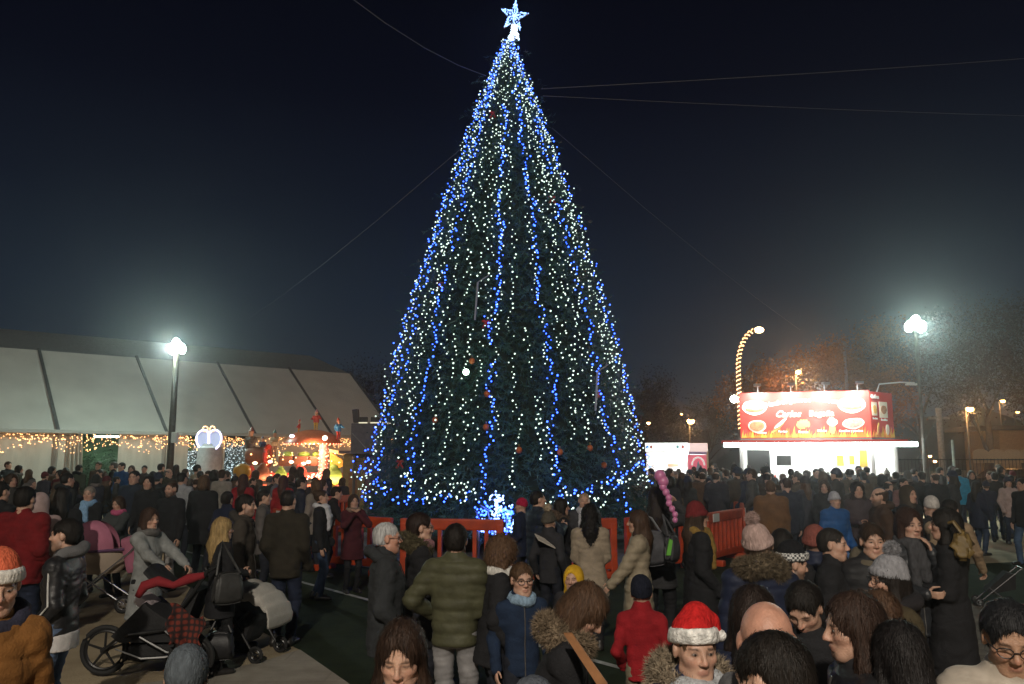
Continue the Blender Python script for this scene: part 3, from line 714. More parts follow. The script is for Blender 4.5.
sheet('path', [G(880, 604), G(1090, 604), G(1200, 700), G(840, 700)], .008, joints(ground_mat('worn_paving', (.13, .105, .085), (.22, .19, .155), 4.0, .3, 80), .5, .25))
LINE = mat('pitch_line_paint', (.33, .34, .33), .85, var=.4, vscale=9)
def stripe(a, b, w):
    d = (b - a).normalized(); s_ = Vector((-d.y, d.x, 0)) * w / 2; return [a - s_, b - s_, b + s_, a + s_]
sheet('pitch_line', stripe(G(150, 542), G(420, 614), .09), .010, LINE)
sheet('pitch_line', stripe(G(420, 614), G(700, 690), .09), .010, LINE)
# ------------------------------------------------------------------ the assumed lamp behind the camera, the two floodlights in view
LAMPC = (.75, 1.0, .88)
def flood_pole(base, h, label, n=3, W_=900, col=LAMPC, face=0.0, r=.075, box=True, spot=False, es=70, metal=(.10, .095, .085)):
    t = empty('floodlight_pole', base); tag(t, label, 'floodlight', None)
    M = mat('galvanised_steel_%d' % int(metal[0] * 1000), metal, .5, .6, var=.3)
    mb = MB().bar((0, 0, 0), (0, 0, h), r, r * .7, 12); mb.build('pole', M, t, True)
    MB().box((0, 0, h - .12), (.6, .07, .07)).build('crossbar', M, t)
    c, s_ = math.cos(face), math.sin(face); fw = Vector((s_, -c, -.35)).normalized(); sx = Vector((c, s_, 0))
    rot = Matrix((sx, fw.cross(sx) * -1, fw)).transposed().to_3x3() if False else fw.to_track_quat('Z', 'Y').to_matrix()
    for i in range(n):
        p = sx * ((i - (n - 1) / 2) * .27) + Vector((0, 0, h + .06 + (.20 if n == 3 and i == 1 else 0)))
        hd = MB().bar(p - fw * .12, p + fw * .02, .13, .235, 18).build('floodlight_head', M, t, True)
        MB().bar(p + fw * .02, p + fw * .06, .225, .19, 18).build('lamp_glass', glow('floodlight_glass', col, es), hd, True)
    if box:
        MB().box((.13, -.02, h * .45), (.22, .2, .42), None, .02).build('switch_box', mat('switch_box', (.5, .5, .48), .6), t)
    l = bpy.data.lights.new('flood_lamp', 'SPOT' if spot else 'POINT'); l.energy = W_; l.color = col; l.shadow_soft_size = .22
    lo = bpy.data.objects.new('flood_lamp', l); COL.objects.link(lo); lo.parent = t; lo.location = Vector((0, 0, h + .06)) + fw * .42
    if spot: l.spot_size = R(172); l.spot_blend = .35; lo.rotation_euler = fw.to_track_quat('-Z', 'Y').to_euler()
    return t
def foot(px, py, d):
    p = P(px, py, d); return Vector((p.x, p.y, 0)), p.z
b_, h_ = foot(177, 350, 31.5)
flood_pole(b_, h_, 'floodlight on a dark wooden pole before the white marquee tent', 3, 1080, face=R(-25), r=.15, metal=(.06, .05, .04))
b_, h_ = foot(915, 328, 29)
flood_pole(b_, h_, 'floodlight on a slim steel pole right of the food stall', 3, 1150, face=R(18), spot=True, r=.075, box=False, es=90)
flood_pole(Vector((-1.0, -9.5, 0)), 9.5, 'assumed, unseen floodlight on a tall pole behind the camera', 3, 7000, (1.0, .88, .74), R(180), box=False, spot=True)  # assumed lamp and pole, added out of view to light the foreground
# ------------------------------------------------------------------ marquee tent
tA = P(57, 432, 34); tB_dir = Vector((.76, .66, 0)).normalized(); tn = Vector((-.66, .76, 0)).normalized()
tA = Vector((tA.x, tA.y, 0))
def at_px(px, z=0, off=0.0):
    """distance along the tent wall (shifted back by off) at which it crosses picture column px"""
    k = (px - 512) / FPX * (1.0 / math.cos(PITCH)) if False else None
    lo, hi = -40.0, 40.0
    for _ in range(50):
        m = (lo + hi) / 2; q = tA + tB_dir * m + tn * off
        y = q.y * math.cos(PITCH) + (z - HC) * math.sin(PITCH); x = 512 + FPX * q.x / y
        if x < px: lo = m
        else: hi = m
    return lo
def TP(s_, off, z): q = tA + tB_dir * s_ + tn * off; return Vector((q.x, q.y, z))
EZ, BZ, RZ, BO, RO = 3.15, 7.15, 8.75, 5.2, 10.5
s0, s1 = at_px(57, EZ) - 16, at_px(350, BZ, BO)
bays = [at_px(-70, EZ), at_px(57, EZ), at_px(165, EZ), at_px(253, EZ), at_px(330, EZ)]
CANV = mat('tent_canvas', (.63, .61, .56), .75, var=.07, vscale=.9, bump=.25, bscale=1.6)
tent = empty('marquee_tent', TP(0, 0, 0)); tag(tent, 'large white marquee tent with sloping roof panels and dark ribs', 'tent')
def tpart(mb, name, m, smooth=False):
    o = mb.build(name, m, tent, smooth); o.matrix_parent_inverse = Matrix.Translation(-tent.location); return o
def sag(a, b, c, d, amt):
    def fn(u, v):
        p = (a * (1 - u) + b * u) * (1 - v) + (d * (1 - u) + c * u) * v
        return p - Vector((0, 0, amt * math.sin(math.pi * u) * abs(math.sin(2 * math.pi * v)) - .10 * (1 - abs(2 * v - 1)) * amt))
    return fn
eds = [s0] + bays[1:] + [s1]
for i in range(len(eds) - 1):
    a, b = eds[i], eds[i + 1]
    tpart(MB().grid(sag(TP(a, -.25, EZ - .02), TP(b, -.25, EZ - .02), TP(b, BO, BZ), TP(a, BO, BZ), .10), 10, 16), 'roof_panel', CANV, True)
    tpart(MB().grid(sag(TP(a, BO, BZ), TP(b, BO, BZ), TP(b, RO, RZ), TP(a, RO, RZ), .05), 6, 6), 'ridge_panel', mat('tent_canvas_shaded', (.24, .25, .25), .8, var=.15), True)  # same canvas, darker colour paints the weaker light on the upper slope
tpart(MB().quad(TP(s0, RO, RZ), TP(s1, RO, RZ), TP(s1, 21, EZ), TP(s0, 21, EZ)), 'roof_panel', CANV)
RIB = mat('tent_rib', (.12, .12, .12), .6, var=.2)
for s_ in bays[1:] + [s1]:
    tpart(MB().prism([TP(s_ - .065, -.27, EZ + .03), TP(s_ + .065, -.27, EZ + .03), TP(s_ + .065, BO, BZ + .05), TP(s_ - .065, BO, BZ + .05)], (0, 0, .06)), 'rib', RIB)
    tpart(MB().box(TP(s_, -.04, EZ / 2), (.14, .14, EZ), None), 'leg', mat('tent_leg', (.3, .29, .27), .5, .3))
tpart(MB().box((TP(s0, -.3, EZ) + TP(s1, -.3, EZ)) / 2, ((TP(s1, 0, 0) - TP(s0, 0, 0)).length, .16, .14), Matrix.Rotation(math.atan2(tB_dir.y, tB_dir.x), 3, 'Z')), 'gutter', mat('tent_gutter', (.42, .40, .37), .6))
tpart(MB().quad(TP(s1, 0, 0), TP(s1, 21, 0), TP(s1, 21, EZ), TP(s1, 0, EZ)).quad(TP(s1, 0, EZ), TP(s1, 21, EZ), TP(s1, RO, RZ), TP(s1, BO, BZ)), 'gable', CANV)
eA, eB = at_px(79, 1.5), at_px(117, 1.5); wl = [(s0, eA), (eB, at_px(187, 1.5)), (at_px(203, 1.5), at_px(224, 1.5)), (at_px(246, 1.5), s1)]
WALL = mat('tent_wall_canvas', (.50, .47, .42), .8, var=.12, vscale=1.4, bump=.4, bscale=2.5, stretch=(3, 3, .4))
for a, b in wl:
    n_ = max(4, int((b - a) * 6))
    tpart(MB().grid(lambda u, v, a=a, b=b: TP(a + (b - a) * u, .05 * math.sin(u * (b - a) * 5.2) * (1 - v * .7) , v * EZ), n_, 3), 'wall', WALL, True)
# curtain gathered beside the entrance
tpart(MB().grid(lambda u, v: TP(eA - .55 + .75 * u * (1 - .25 * v), -.12 + .09 * math.sin(u * 25), .05 + v * (EZ - .1)), 40, 4), 'curtain', mat('tent_curtain', (.42, .40, .36), .85, var=.15), True)
l = bpy.data.lights.new('assumed_tent_lamp', 'AREA'); l.energy = 60; l.size = 2.0; l.color = (.55, 1, .6)  # assumed lamp, added inside the tent to light the entrance green
lo = bpy.data.objects.new('assumed_tent_lamp', l); COL.objects.link(lo); lo.location = TP((eA + eB) / 2 + 1.5, 4.0, 3.0); lo.parent = tent; lo.matrix_parent_inverse = Matrix.Translation(-tent.location)
tpart(MB().box(TP((eA + eB) / 2 + 1.5, 4.0, 3.05), (1.6, .3, .06)), 'lamp', glow('assumed_tent_tube', (.75, 1, .8), 12))  # assumed tube body for that added lamp
tpart(MB().quad(TP(eA - 3, 7, 0), TP(eB + 6, 7, 0), TP(eB + 6, 7, 3.4), TP(eA - 3, 7, 3.4)), 'inner_wall', mat('tent_inner_wall', (.16, .24, .17), .9))
# warm icicle lights along the eave, one string per bay
WARM = glow('warm_bulb', (1.0, .44, .15), 7.0)
for i in range(len(eds) - 1):
    a, b = max(eds[i], at_px(-30, EZ)), eds[i + 1]; pts = []; n_ = int((b - a) * 44)
    for k in range(n_):
        s_ = a + (b - a) * rnd.random(); pts.append(TP(s_, -.34 - rnd.random() * .05, EZ - .12 - rnd.random() ** 1.3 * (.62 + .2 * math.sin(s_ * 2.2))))
    o = MB().tube([TP(a + (b - a) * k / 12, -.37, EZ - .13 - .03 * (k % 2)) for k in range(13)], .012, 5).build('icicle_lights', mat('light_cable', (.02, .02, .02), .6)); tag(bulbs('bulbs', pts, nrs.uniform(.012, .024, len(pts)), WARM, o), kind='stuff')
    nm_ = ['leftmost, running out of the picture', 'over the tent entrance', 'around the butterfly light', 'behind the children\'s ride', 'at the far end of the tent'][i]
    tag(o, 'warm white icicle lights hung along the tent eave, ' + nm_, 'fairy lights', 'icicle lights along the tent eave')
# tinsel light curtains in the two tent windows
for i, (xa, xb, lab) in enumerate(((187, 203, 'sparkling silver tinsel curtain in the tent window left of the butterfly light'), (224, 246, 'sparkling silver tinsel curtain in the tent window right of the butterfly light'))):
    a, b = at_px(xa, 1.5), at_px(xb, 1.5); t = empty('tinsel_curtain', TP((a + b) / 2, .1, 0)); tag(t, lab, 'curtain', 'tinsel curtains in the tent windows'); inv = Matrix.Translation(-t.location)
    o = MB().box(TP((a + b) / 2, .12, 1.45), ((b - a), .03, 2.9), Matrix.Rotation(math.atan2(tB_dir.y, tB_dir.x), 3, 'Z')).build('backing', mat('tinsel_backing', (.035, .07, .075), .5, var=.5, vscale=6), t); o.matrix_parent_inverse = inv
    n_ = 480; p_ = [TP(a + (b - a) * rnd.random(), .07 - .04 * rnd.random(), .15 + 2.6 * rnd.random()) for _ in range(n_)]
    o = bulbs('tinsel', p_, nrs.uniform(.008, .028, n_), glow('tinsel_spark', (.62, .85, .95), .9), t); tag(o, kind='stuff'); o.matrix_parent_inverse = inv
    vv = []
    for k in range(500):
        q = TP(a + (b - a) * rnd.random(), .05, .2 + 2.6 * rnd.random()); w = rnd.uniform(.02, .06); vv += [q, q + tB_dir * w + Vector((0, 0, rnd.uniform(-.1, .1))), q + Vector((0, 0, rnd.uniform(.1, .25)))]
    o = link('tinsel_strips', mesh_np('tinsel_strips', np.array([v[:] for v in vv]), np.arange(1500).reshape(-1, 3)), mat('tinsel_strip', (.55, .68, .68), .25, .8), t); o.matrix_parent_inverse = inv
    if i == 0:
        o = MB().tube([TP((a + b) / 2 + (b - a) * .36 * math.cos(math.pi * k / 12), .0, 2.35 + .55 * math.sin(math.pi * k / 12)) for k in range(13)], .07, 8).build('garland', mat('green_garland', (.10, .20, .06), .8, var=.5, bump=1, bscale=30), t); o.matrix_parent_inverse = inv
# ------------------------------------------------------------------ butterfly light on its fabric pillar
dB = 32.0
bc = P(209, 440, dB); t = empty('butterfly_light', (bc.x, bc.y, 2.2)); tag(t, 'glowing violet white butterfly light with two orange ring feelers', 'light ornament')
def lpart(mb, name, m, par=t, smooth=True): o = mb.build(name, m, par, smooth); o.matrix_parent_inverse = Matrix.Translation(-par.matrix_world.translation if par.matrix_world.translation.length else -Vector(par.location)); return o
VIOL = glow('violet_tube', (.70, .64, 1.0), 2.6); WV_ = glow('violet_panel', (.52, .64, 1.0), .42, (.6, .6, .8))
for sd in (-1, 1):
    wc = P(209 + sd * 6.2, 439.5, dB); ww = 6.3 / FPX * dB; wh = 9.5 / FPX * dB; ang = [2 * math.pi * k / 28 for k in range(28)]
    out = [wc + Vector((ww * math.cos(a) * (1 + .12 * math.sin(a) * 1), 0, wh * math.sin(a) * (1 - .12 * sd * math.cos(a)))) for a in ang]
    lpart(MB().tube(out, .035, 8, True), 'wing_tube', VIOL); lpart(MB().prism(out, (0, .05, 0)), 'wing', WV_)
    rc = P(209 + sd * 3.6, 428.8, dB); lpart(MB().tube([rc + Vector((.10 * math.cos(a), 0, .10 * math.sin(a))) for a in ang], .03, 8, True), 'feeler', glow('orange_tube', (1, .48, .14), 1.7))
lpart(MB().bar(P(209, 449, dB), P(209, 431, dB), .045), 'rod', VIOL)
p0 = P(210, 455, dB + .3); t2 = empty('fabric_pillar', (p0.x, p0.y, 0)); tag(t2, 'grey white fabric covered pillar under the butterfly light', 'pillar')
o = MB().lathe([(.52, 0), (.50, .5), (.51, 1.2), (.49, 2.0), (.47, 2.45), (.40, 2.52)], (0, 0, 0), 28).build('cover', mat('pillar_fabric', (.55, .54, .56), .8, var=.15, bump=.8, bscale=4), t2, True)
MB().bar((0, 0, 2.5), (0, 0, 2.62), .4, .34, 24).build('cap', mat('pillar_cap', (.4, .4, .42), .7), t2, True)
# ------------------------------------------------------------------ trees
BARK = mat('bark', (.075, .055, .04), .95, var=.4, vscale=12, bump=.8, bscale=30)
def bare_tree(base, h, label, group=None, leaf=None, nleaf=0, seed=0, spread=.62, lsize=.16, twig=1.0, bark=BARK):
    rr = random.Random(seed); t = empty('tree', base); tag(t, label, 'tree', group)
    tk = MB(); tw = []; tips = []
    def grow(p, d, L, r, lev):
        n = 4; pts = [p]; rs = [r]
        for i in range(n):
            d = (d + Vector((rr.gauss(0, .13), rr.gauss(0, .13), rr.gauss(.03, .09)))).normalized(); p = p + d * L / n; pts.append(p); rs.append(r * (1 - .42 * (i + 1) / n))
        if lev <= 2: tk.tube(pts, rs, 7 if lev else 10)
        else: tw.append((pts, rs))
        if lev >= 3: tips.append((p, d))
        if lev >= 4: return
        k = rr.randint(3, 4) if lev < 3 else rr.randint(3, 5)
        for j in range(k):
            q = pts[-1] if j < 2 else pts[rr.randint(1 if lev else 2, n - 1)]
            a = Vector((rr.gauss(0, 1), rr.gauss(0, 1), rr.gauss(.25, .6))).normalized(); nd = (d * (1 - spread * .55) + a * spread).normalized()
            grow(q, nd, L * rr.uniform(.58, .8), rs[-1] * rr.uniform(.5, .75), lev + 1)
    grow(Vector((0, 0, 0)), Vector((0, 0, 1)), h * .33, h * .022, 0)
    tk.build('trunk', bark, t, True)
    V = []
    for pts, rs in tw:
        for a, b, ra in zip(pts, pts[1:], rs):
            d = (b - a).normalized(); sx = d.cross(Vector((0, 1, 0))).normalized() * max(ra, .012) * twig; sy = d.cross(sx).normalized() * max(ra, .012) * twig
            V += [a - sx, b, a + sx, a - sy, b, a + sy]
            if rr.random() < .8:
                e = a + (d * .6 + Vector((rr.gauss(0, .7), rr.gauss(0, .7), rr.gauss(.2, .6)))) * L_(h) ; V += [a - sx * .5, e, a + sx * .5]
    for i in range(nleaf):
        p, d = tips[rr.randrange(len(tips))]; q = p + Vector((rr.gauss(0, 1), rr.gauss(0, 1), rr.gauss(0, 1))) * h * .035; u = Vector((rr.gauss(0, 1), rr.gauss(0, 1), rr.gauss(0, 1))).normalized() * lsize; v = u.cross(Vector((rr.gauss(0, 1), rr.gauss(0, 1), rr.gauss(0, 1)))).normalized() * lsize * .6
        V += [q, q + u + v, q + u - v]
    me = mesh_np('crown', np.array([v[:] for v in V]), np.arange(len(V)).reshape(-1, 3)); link('crown', me, leaf or mat('twigs', (.07, .05, .036), .9, var=.3), t)
    return t
def L_(h): return h * .06
def far(px, d): p = P(px, 455, d); return Vector((p.x, p.y, 0))
TW1 = mat('brown_twigs', (.055, .036, .026), .9, var=.3); ORL = mat('orange_leaves', (.20, .078, .018), .8, var=.5, vscale=1.2); BRL = mat('brown_leaves', (.036, .018, .010), .85, var=.5, vscale=.8)
for k, (px, d, h, lab, leaf, nl) in enumerate((
    (262, 62, 12.0, 'bare tree showing over the tent roof beside the left floodlight', TW1, 900), (222, 66, 11.2, 'bare tree behind the tent roof, just right of the left floodlight', TW1, 500),
    (368, 58, 11.2, 'round bare brown tree beyond the end of the white tent', TW1, 1500), (338, 66, 10.5, 'thin bare tree half hidden by the tent end', TW1, 700),
    (628, 60, 9.0, 'reddish tree right behind the lit christmas tree', BRL, 2200), (668, 62, 8.6, 'bare brown tree over the small white kiosk', BRL, 1600), (706, 64, 8.8, 'bare brown tree just left of the rope lit lamp post', BRL, 1500),
    (800, 44, 10.4, 'tree with orange autumn leaves above the red food stall sign', ORL, 7000), (850, 48, 11.8, 'tall orange brown tree behind the right end of the red sign', ORL, 5000),
    (925, 52, 13.0, 'tall dark tree behind the right floodlight', BRL, 4200), (985, 50, 13.5, 'tall dark tree at the right edge behind the street lamps', BRL, 5200), (1055, 46, 13.5, 'big dark tree cut by the right edge of the picture', BRL, 5200),
    (30, 70, 12.0, 'dark bare tree far behind the left part of the tent', TW1, 900), (125, 74, 12.6, 'dark bare tree behind the tent, left of the left floodlight', TW1, 900))):
    bare_tree(far(px, d), h, lab, 'trees round the square', leaf, int(nl * 1.6), 100 + k, lsize=.11, twig=1.2)
o = MB()
for i in range(60):
    x0 = -170 + i * 6; o.quad((x0, 110 + 8 * math.sin(i), 0), (x0 + 7.5, 110 + 8 * math.sin(i + 1), 0), (x0 + 7.5, 112, 7.5 + 2 * math.sin(i * 1.7)), (x0, 112, 7.5 + 2 * math.sin(i * 2.3)))
tag(o.build('treeline', mat('far_trees', (.03, .026, .02), .95, var=.5, vscale=.3)), 'dark treeline far behind the square', None, None, 'stuff')
# ------------------------------------------------------------------ orange street lamps far off
ORB = glow('sodium_lamp', (1.0, .46, .14), 26)
def street_lamp(px, py, d, label, watts=0, rad=.16):
    q = P(px, py, d); t = empty('street_lamp', (q.x, q.y, 0)); tag(t, label, 'street lamp', 'orange street lamps round the square')
    MB().bar((0, .25, 0), (0, .25, q.z - .1), .06, .045).bar((0, .25, q.z - .1), (0, -.1, q.z + .08), .035).build('pole', mat('lamp_pole', (.06, .06, .06), .6), t, True)
    MB().box((0, -.12, q.z + .10), (.24, .5, .12), None, .03).build('lamp_head', mat('lamp_pole', (.06, .06, .06)), t)
    MB().ball((0, -.15, q.z - .02), rad, 2, (1, 1, .7)).build('lamp_glass', ORB, t, True)
    if watts:
        l = bpy.data.lights.new('street_light', 'POINT'); l.energy = watts; l.color = (1, .48, .16); l.shadow_soft_size = .2
        lo = bpy.data.objects.new('street_light', l); COL.objects.link(lo); lo.parent = t; lo.location = (0, -.35, q.z - .25)
for a in ((690, 421, 52, 'round orange street lamp between the small kiosk and the red sign', 260, .24), (648, 423, 60, 'small orange street lamp just right of the christmas tree', 0, .15), (681, 414, 75, 'faint orange street lamp left of the brightest lamp over the kiosk', 0, .11),
          (797, 372, 40, 'orange street lamp among the orange leaves over the red sign', 650, .13), (968, 409, 44, 'oval orange street lamp right of the right floodlight', 420, .20), (1001, 401, 56, 'yellowish street lamp near the right edge, upper one', 220, .15), (1016, 412, 62, 'small yellowish street lamp at the right edge, lower one', 0, .12),
          (929, 456, 80, 'tiny orange street lamp low behind the right floodlight pole', 0, .16), (934, 461, 85, 'tiny orange lamp lowest beside the grey utility pole', 0, .2)): street_lamp(*a)
# ------------------------------------------------------------------ lamp post wrapped in rope light
q = P(757, 330, 33); q0 = P(737, 345, 33); t = empty('rope_light_lamp', (q0.x, q0.y, 0)); tag(t, 'curved lamp post wrapped in a spiral of warm rope light', 'lamp post')
pts = [Vector((0, 0, z)) for z in (0, 2, 4, 5.2)]; top = q.z; x1 = q.x - q0.x
for k in range(1, 9):
    a = k / 8 * math.pi / 2; pts.append(Vector((x1 * (1 - math.cos(a)), 0, 5.6 + (top - 5.6) * math.sin(a))))
MB().tube(pts, [.075] * 4 + [.05] * 8, 10).build('pole', mat('lamp_pole_brown', (.12, .08, .05), .6), t, True)
sp_ = []
def along(u):
    L = [0]; 
    for a, b in zip(pts, pts[1:]): L.append(L[-1] + (b - a).length)
    s_ = u * L[-1]
    for i in range(len(pts) - 1):
        if s_ <= L[i + 1] + 1e-6:
            f_ = (s_ - L[i]) / (L[i + 1] - L[i]); return pts[i].lerp(pts[i + 1], f_), (pts[i + 1] - pts[i]).normalized()
for k in range(420):
    c, d = along(.42 + .56 * k / 420); x = d.cross(Vector((0, 1, 0))).normalized(); y = d.cross(x); a = k * .36; sp_.append(c + (x * math.cos(a) + y * math.sin(a)) * .08)
MB().tube(sp_, .021, 5).build('rope_light', glow('rope_light', (1, .50, .20), 4.5), t, True)
MB().ball((x1 + .08, 0, top), .17, 2, (1.2, 1, .8)).build('lamp_head', glow('lamp_head_glow', (1, .62, .28), 12), t, True)
g1 = P(734, 399, 32.6); MB().ball((g1.x - q0.x, g1.y - q0.y, g1.z), .16, 2).build('globe', glow('globe_lamp', (.95, 1, .8), 25), t, True)
# ------------------------------------------------------------------ poles and the fenced house on the right
def plainpole(name, px, y0, d, r, label, col, cat='pole'):
    p = P(px, y0, d); t = empty(name, (p.x, p.y, 0)); tag(t, label, cat); M = mat('pole_' + name, col, .8, var=.25)
    MB().bar((0, 0, 0), (0, 0, p.z), r, r * .85, 12).build('shaft', M, t, True); return t, p.z
t, z = plainpole('utility_pole', 938, 408, 40, .16, 'thick grey concrete utility pole with a short crossarm', (.26, .25, .23)); MB().box((0, 0, z - .5), (1.0, .12, .12)).build('crossarm', mat('pole_utility_pole', (.26, .25, .23)), t)
plainpole('steel_post', 952, 440, 27, .045, 'thin pale green steel post behind the turquoise jacket', (.35, .42, .40))
plainpole('mast', 844, 343, 44, .09, 'tall bare mast standing behind the red food stall sign', (.16, .14, .13))
h0 = P(1003, 470, 52); t = empty('low_house', (h0.x + 3, h0.y, 0)); tag(t, 'low orange lit house with a dark overhanging roof', 'house')
MB().box((0, 2, 1.9), (6.2, 4, 3.8)).build('wall', mat('house_wall', (.45, .30, .16), .9, var=.1), t); MB().box((0, 2, 3.9), (8.2, 5.4, .28)).build('roof', mat('house_roof', (.07, .05, .04), .8), t)
MB().box((-1.3, -.02, 1.7), (1.0, .06, 1.2)).build('window', mat('house_window', (.03, .03, .03), .2), t)
t = empty('metal_fence', (P(1000, 470, 38).x, 38, 0)); tag(t, 'dark metal railing fence with a scalloped board before the house', 'fence'); mb = MB()
for i in range(90): mb.bar((-5 + i * .17, 0, 0), (-5 + i * .17, 0, 2.0), .012, seg=5)
mb.box((2.6, 0, 1.95), (15.4, .05, .05)).box((2.6, 0, .2), (15.4, .05, .05)).build('railing', mat('fence_paint', (.02, .02, .02), .5), t)
mb = MB()
for i in range(5): mb.prism([Vector((-1.2 + i * .75 + .375 + .375 * math.cos(a * math.pi / 8), .05, 2.25 + .2 * math.sin(a * math.pi / 8))) for a in range(9)], (0, .04, 0))
mb.box((.68, .07, 2.02), (3.75, .04, .46)).build('scalloped_board', mat('fence_board', (.50, .34, .20), .8), t)
c0 = P(1006, 470, 43); t = empty('parked_car', (c0.x, c0.y, 0)); tag(t, 'dark parked car behind the metal railing', 'car')
prof = [(-2.1, .35), (-2.15, .75), (-1.9, .98), (-1.15, 1.05), (-.55, 1.42), (.75, 1.45), (1.5, 1.08), (2.05, .95), (2.15, .6), (2.1, .35)]
MB().prism([Vector((x, -.82, z)) for x, z in prof], (0, 1.64, 0)).build('body', mat('car_paint', (.03, .022, .02), .25, .3), t)
MB().prism([Vector((x, -.84, z)) for x, z in ((-.95, 1.06), (-.5, 1.36), (.7, 1.38), (1.25, 1.08))], (0, 1.68, 0)).build('window', mat('car_glass', (.05, .04, .035), .08), t)
for x in (-1.3, 1.35):
    for y in (-.74, .74): w = MB().bar((x, y - .1, .33), (x, y + .1, .33), .33, seg=20).build('wheel', mat('tyre', (.012, .012, .012), .8), t, True); MB().bar((x, y - .11, .33), (x, y + .11, .33), .19, seg=14).build('rim', mat('car_rim', (.3, .3, .3), .3, .9), w, True)

# thin haze volume added to spread a glow round the lamps
hz = MB().box((0, 42, 8.6), (352, 178, 19.4)).build('haze', None); tag(hz, kind='stuff')
hm_ = bpy.data.materials.new('haze'); hm_.use_nodes = True; hn = hm_.node_tree; hn.nodes.clear(); ho = hn.nodes.new('ShaderNodeOutputMaterial'); hv = hn.nodes.new('ShaderNodeVolumePrincipled')
hv.inputs['Color'].default_value = (.9, .92, .95, 1); hv.inputs['Density'].default_value = .0019; hv.inputs['Anisotropy'].default_value = .88; hn.links.new(hv.outputs[0], ho.inputs['Volume']); hz.data.materials.append(hm_); hz.display_type = 'WIRE'
# fir trees standing inside the tent entrance
for k, (px, off, hh_) in enumerate(((86, 1.3, 2.3), (98, 2.2, 2.0), (110, 1.6, 2.5), (92, 3.2, 2.6), (104, 3.4, 2.4))):
    s_ = at_px(px, 1.5, off); c = TP(s_, off, 0); t = empty('potted_fir', c); tag(t, 'potted fir tree standing inside the green lit tent entrance', 'potted tree', 'potted firs inside the tent entrance'); MB().lathe([(.16, 0), (.2, .3), (.17, .3)], (0, 0, 0), 14).bar((0, 0, .25), (0, 0, .9), .03).build('pot', mat('terracotta', (.2, .08, .04), .8), t)
    V = []
    for i in range(900):
        z = .35 + (hh_ - .35) * (1 - math.sqrt(rnd.random())); r = (hh_ - z) * .34 * rnd.uniform(.4, 1); a = rnd.uniform(0, 6.28); p = Vector((r * math.cos(a), r * math.sin(a), z)); d = Vector((math.cos(a), math.sin(a), -.3)); w = Vector((-math.sin(a), math.cos(a), rnd.uniform(-.3, .3))) * .03; V += [p - w, p + w, p + d * .2]
    link('foliage', mesh_np('foliage', np.array([v[:] for v in V]), np.arange(len(V)).reshape(-1, 3)), mat('fir_green', (.03, .07, .03), .7, var=.4), t)
# ------------------------------------------------------------------ the great christmas tree
TD = 20.0; TC = Vector((P(508, 480, TD).x, TD, 0)); ZB, ZT = .45, P(515, 38, TD).z
def trad(z):
    u = (ZT - z) / (ZT - 1.25); return max(.05, 3.50 * u + .28 * math.sin(min(1, u) * math.pi) ** .8)
xt = empty('christmas_tree', TC); tag(xt, 'giant dark green artificial christmas tree strung with lights', 'christmas tree')
MB().bar((0, 0, 0), (0, 0, ZT - .2), .28, .05, 12).build('trunk', BARK, xt, True)
n_ = 40
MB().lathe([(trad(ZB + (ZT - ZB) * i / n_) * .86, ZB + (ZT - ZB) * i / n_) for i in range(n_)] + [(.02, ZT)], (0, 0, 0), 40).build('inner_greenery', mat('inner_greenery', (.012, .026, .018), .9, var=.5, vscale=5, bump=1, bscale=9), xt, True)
V = []; N_ = 15000
hh = ZT - ZB; u_ = 1 - np.sqrt(nrs.uniform(0, 1, N_)); zz = ZB + hh * u_; th = nrs.uniform(0, 2 * np.pi, N_)
for i in range(N_):
    z, a = zz[i], th[i]; tu = math.sin(a * 11 + z * 1.3) * math.sin(z * 4.3 + a * 3) ; r = trad(z) * (.85 + .12 * rnd.random()) + .10 * tu + (.42 * rnd.random() if rnd.random() < .08 else 0) ; o = Vector((math.cos(a), math.sin(a), 0)); p = o * r + Vector((0, 0, z))
    d = (o * .9 + Vector((rnd.gauss(0, .35), rnd.gauss(0, .35), -.25 + rnd.gauss(0, .35)))).normalized(); L = rnd.uniform(.22, .42); s1_ = d.cross(Vector((0, 0, 1))).normalized(); s2_ = d.cross(s1_)
    p = p - d * L * .5
    for k in range(9):
        f = k / 9; c = p + d * L * f; an = rnd.uniform(0, 6.28); q = (s1_ * math.cos(an) + s2_ * math.sin(an)) * .10 + d * .06; w = d.cross(q).normalized() * .011
        V += [c - w, c + w, c + q]
V = np.array([v[:] for v in V], np.float32)
link('needles', mesh_np('needles', V, np.arange(len(V)).reshape(-1, 3)), mat('pine_needles', (.040, .105, .092), .5, var=.55, vscale=2.2, spec=.5), xt)
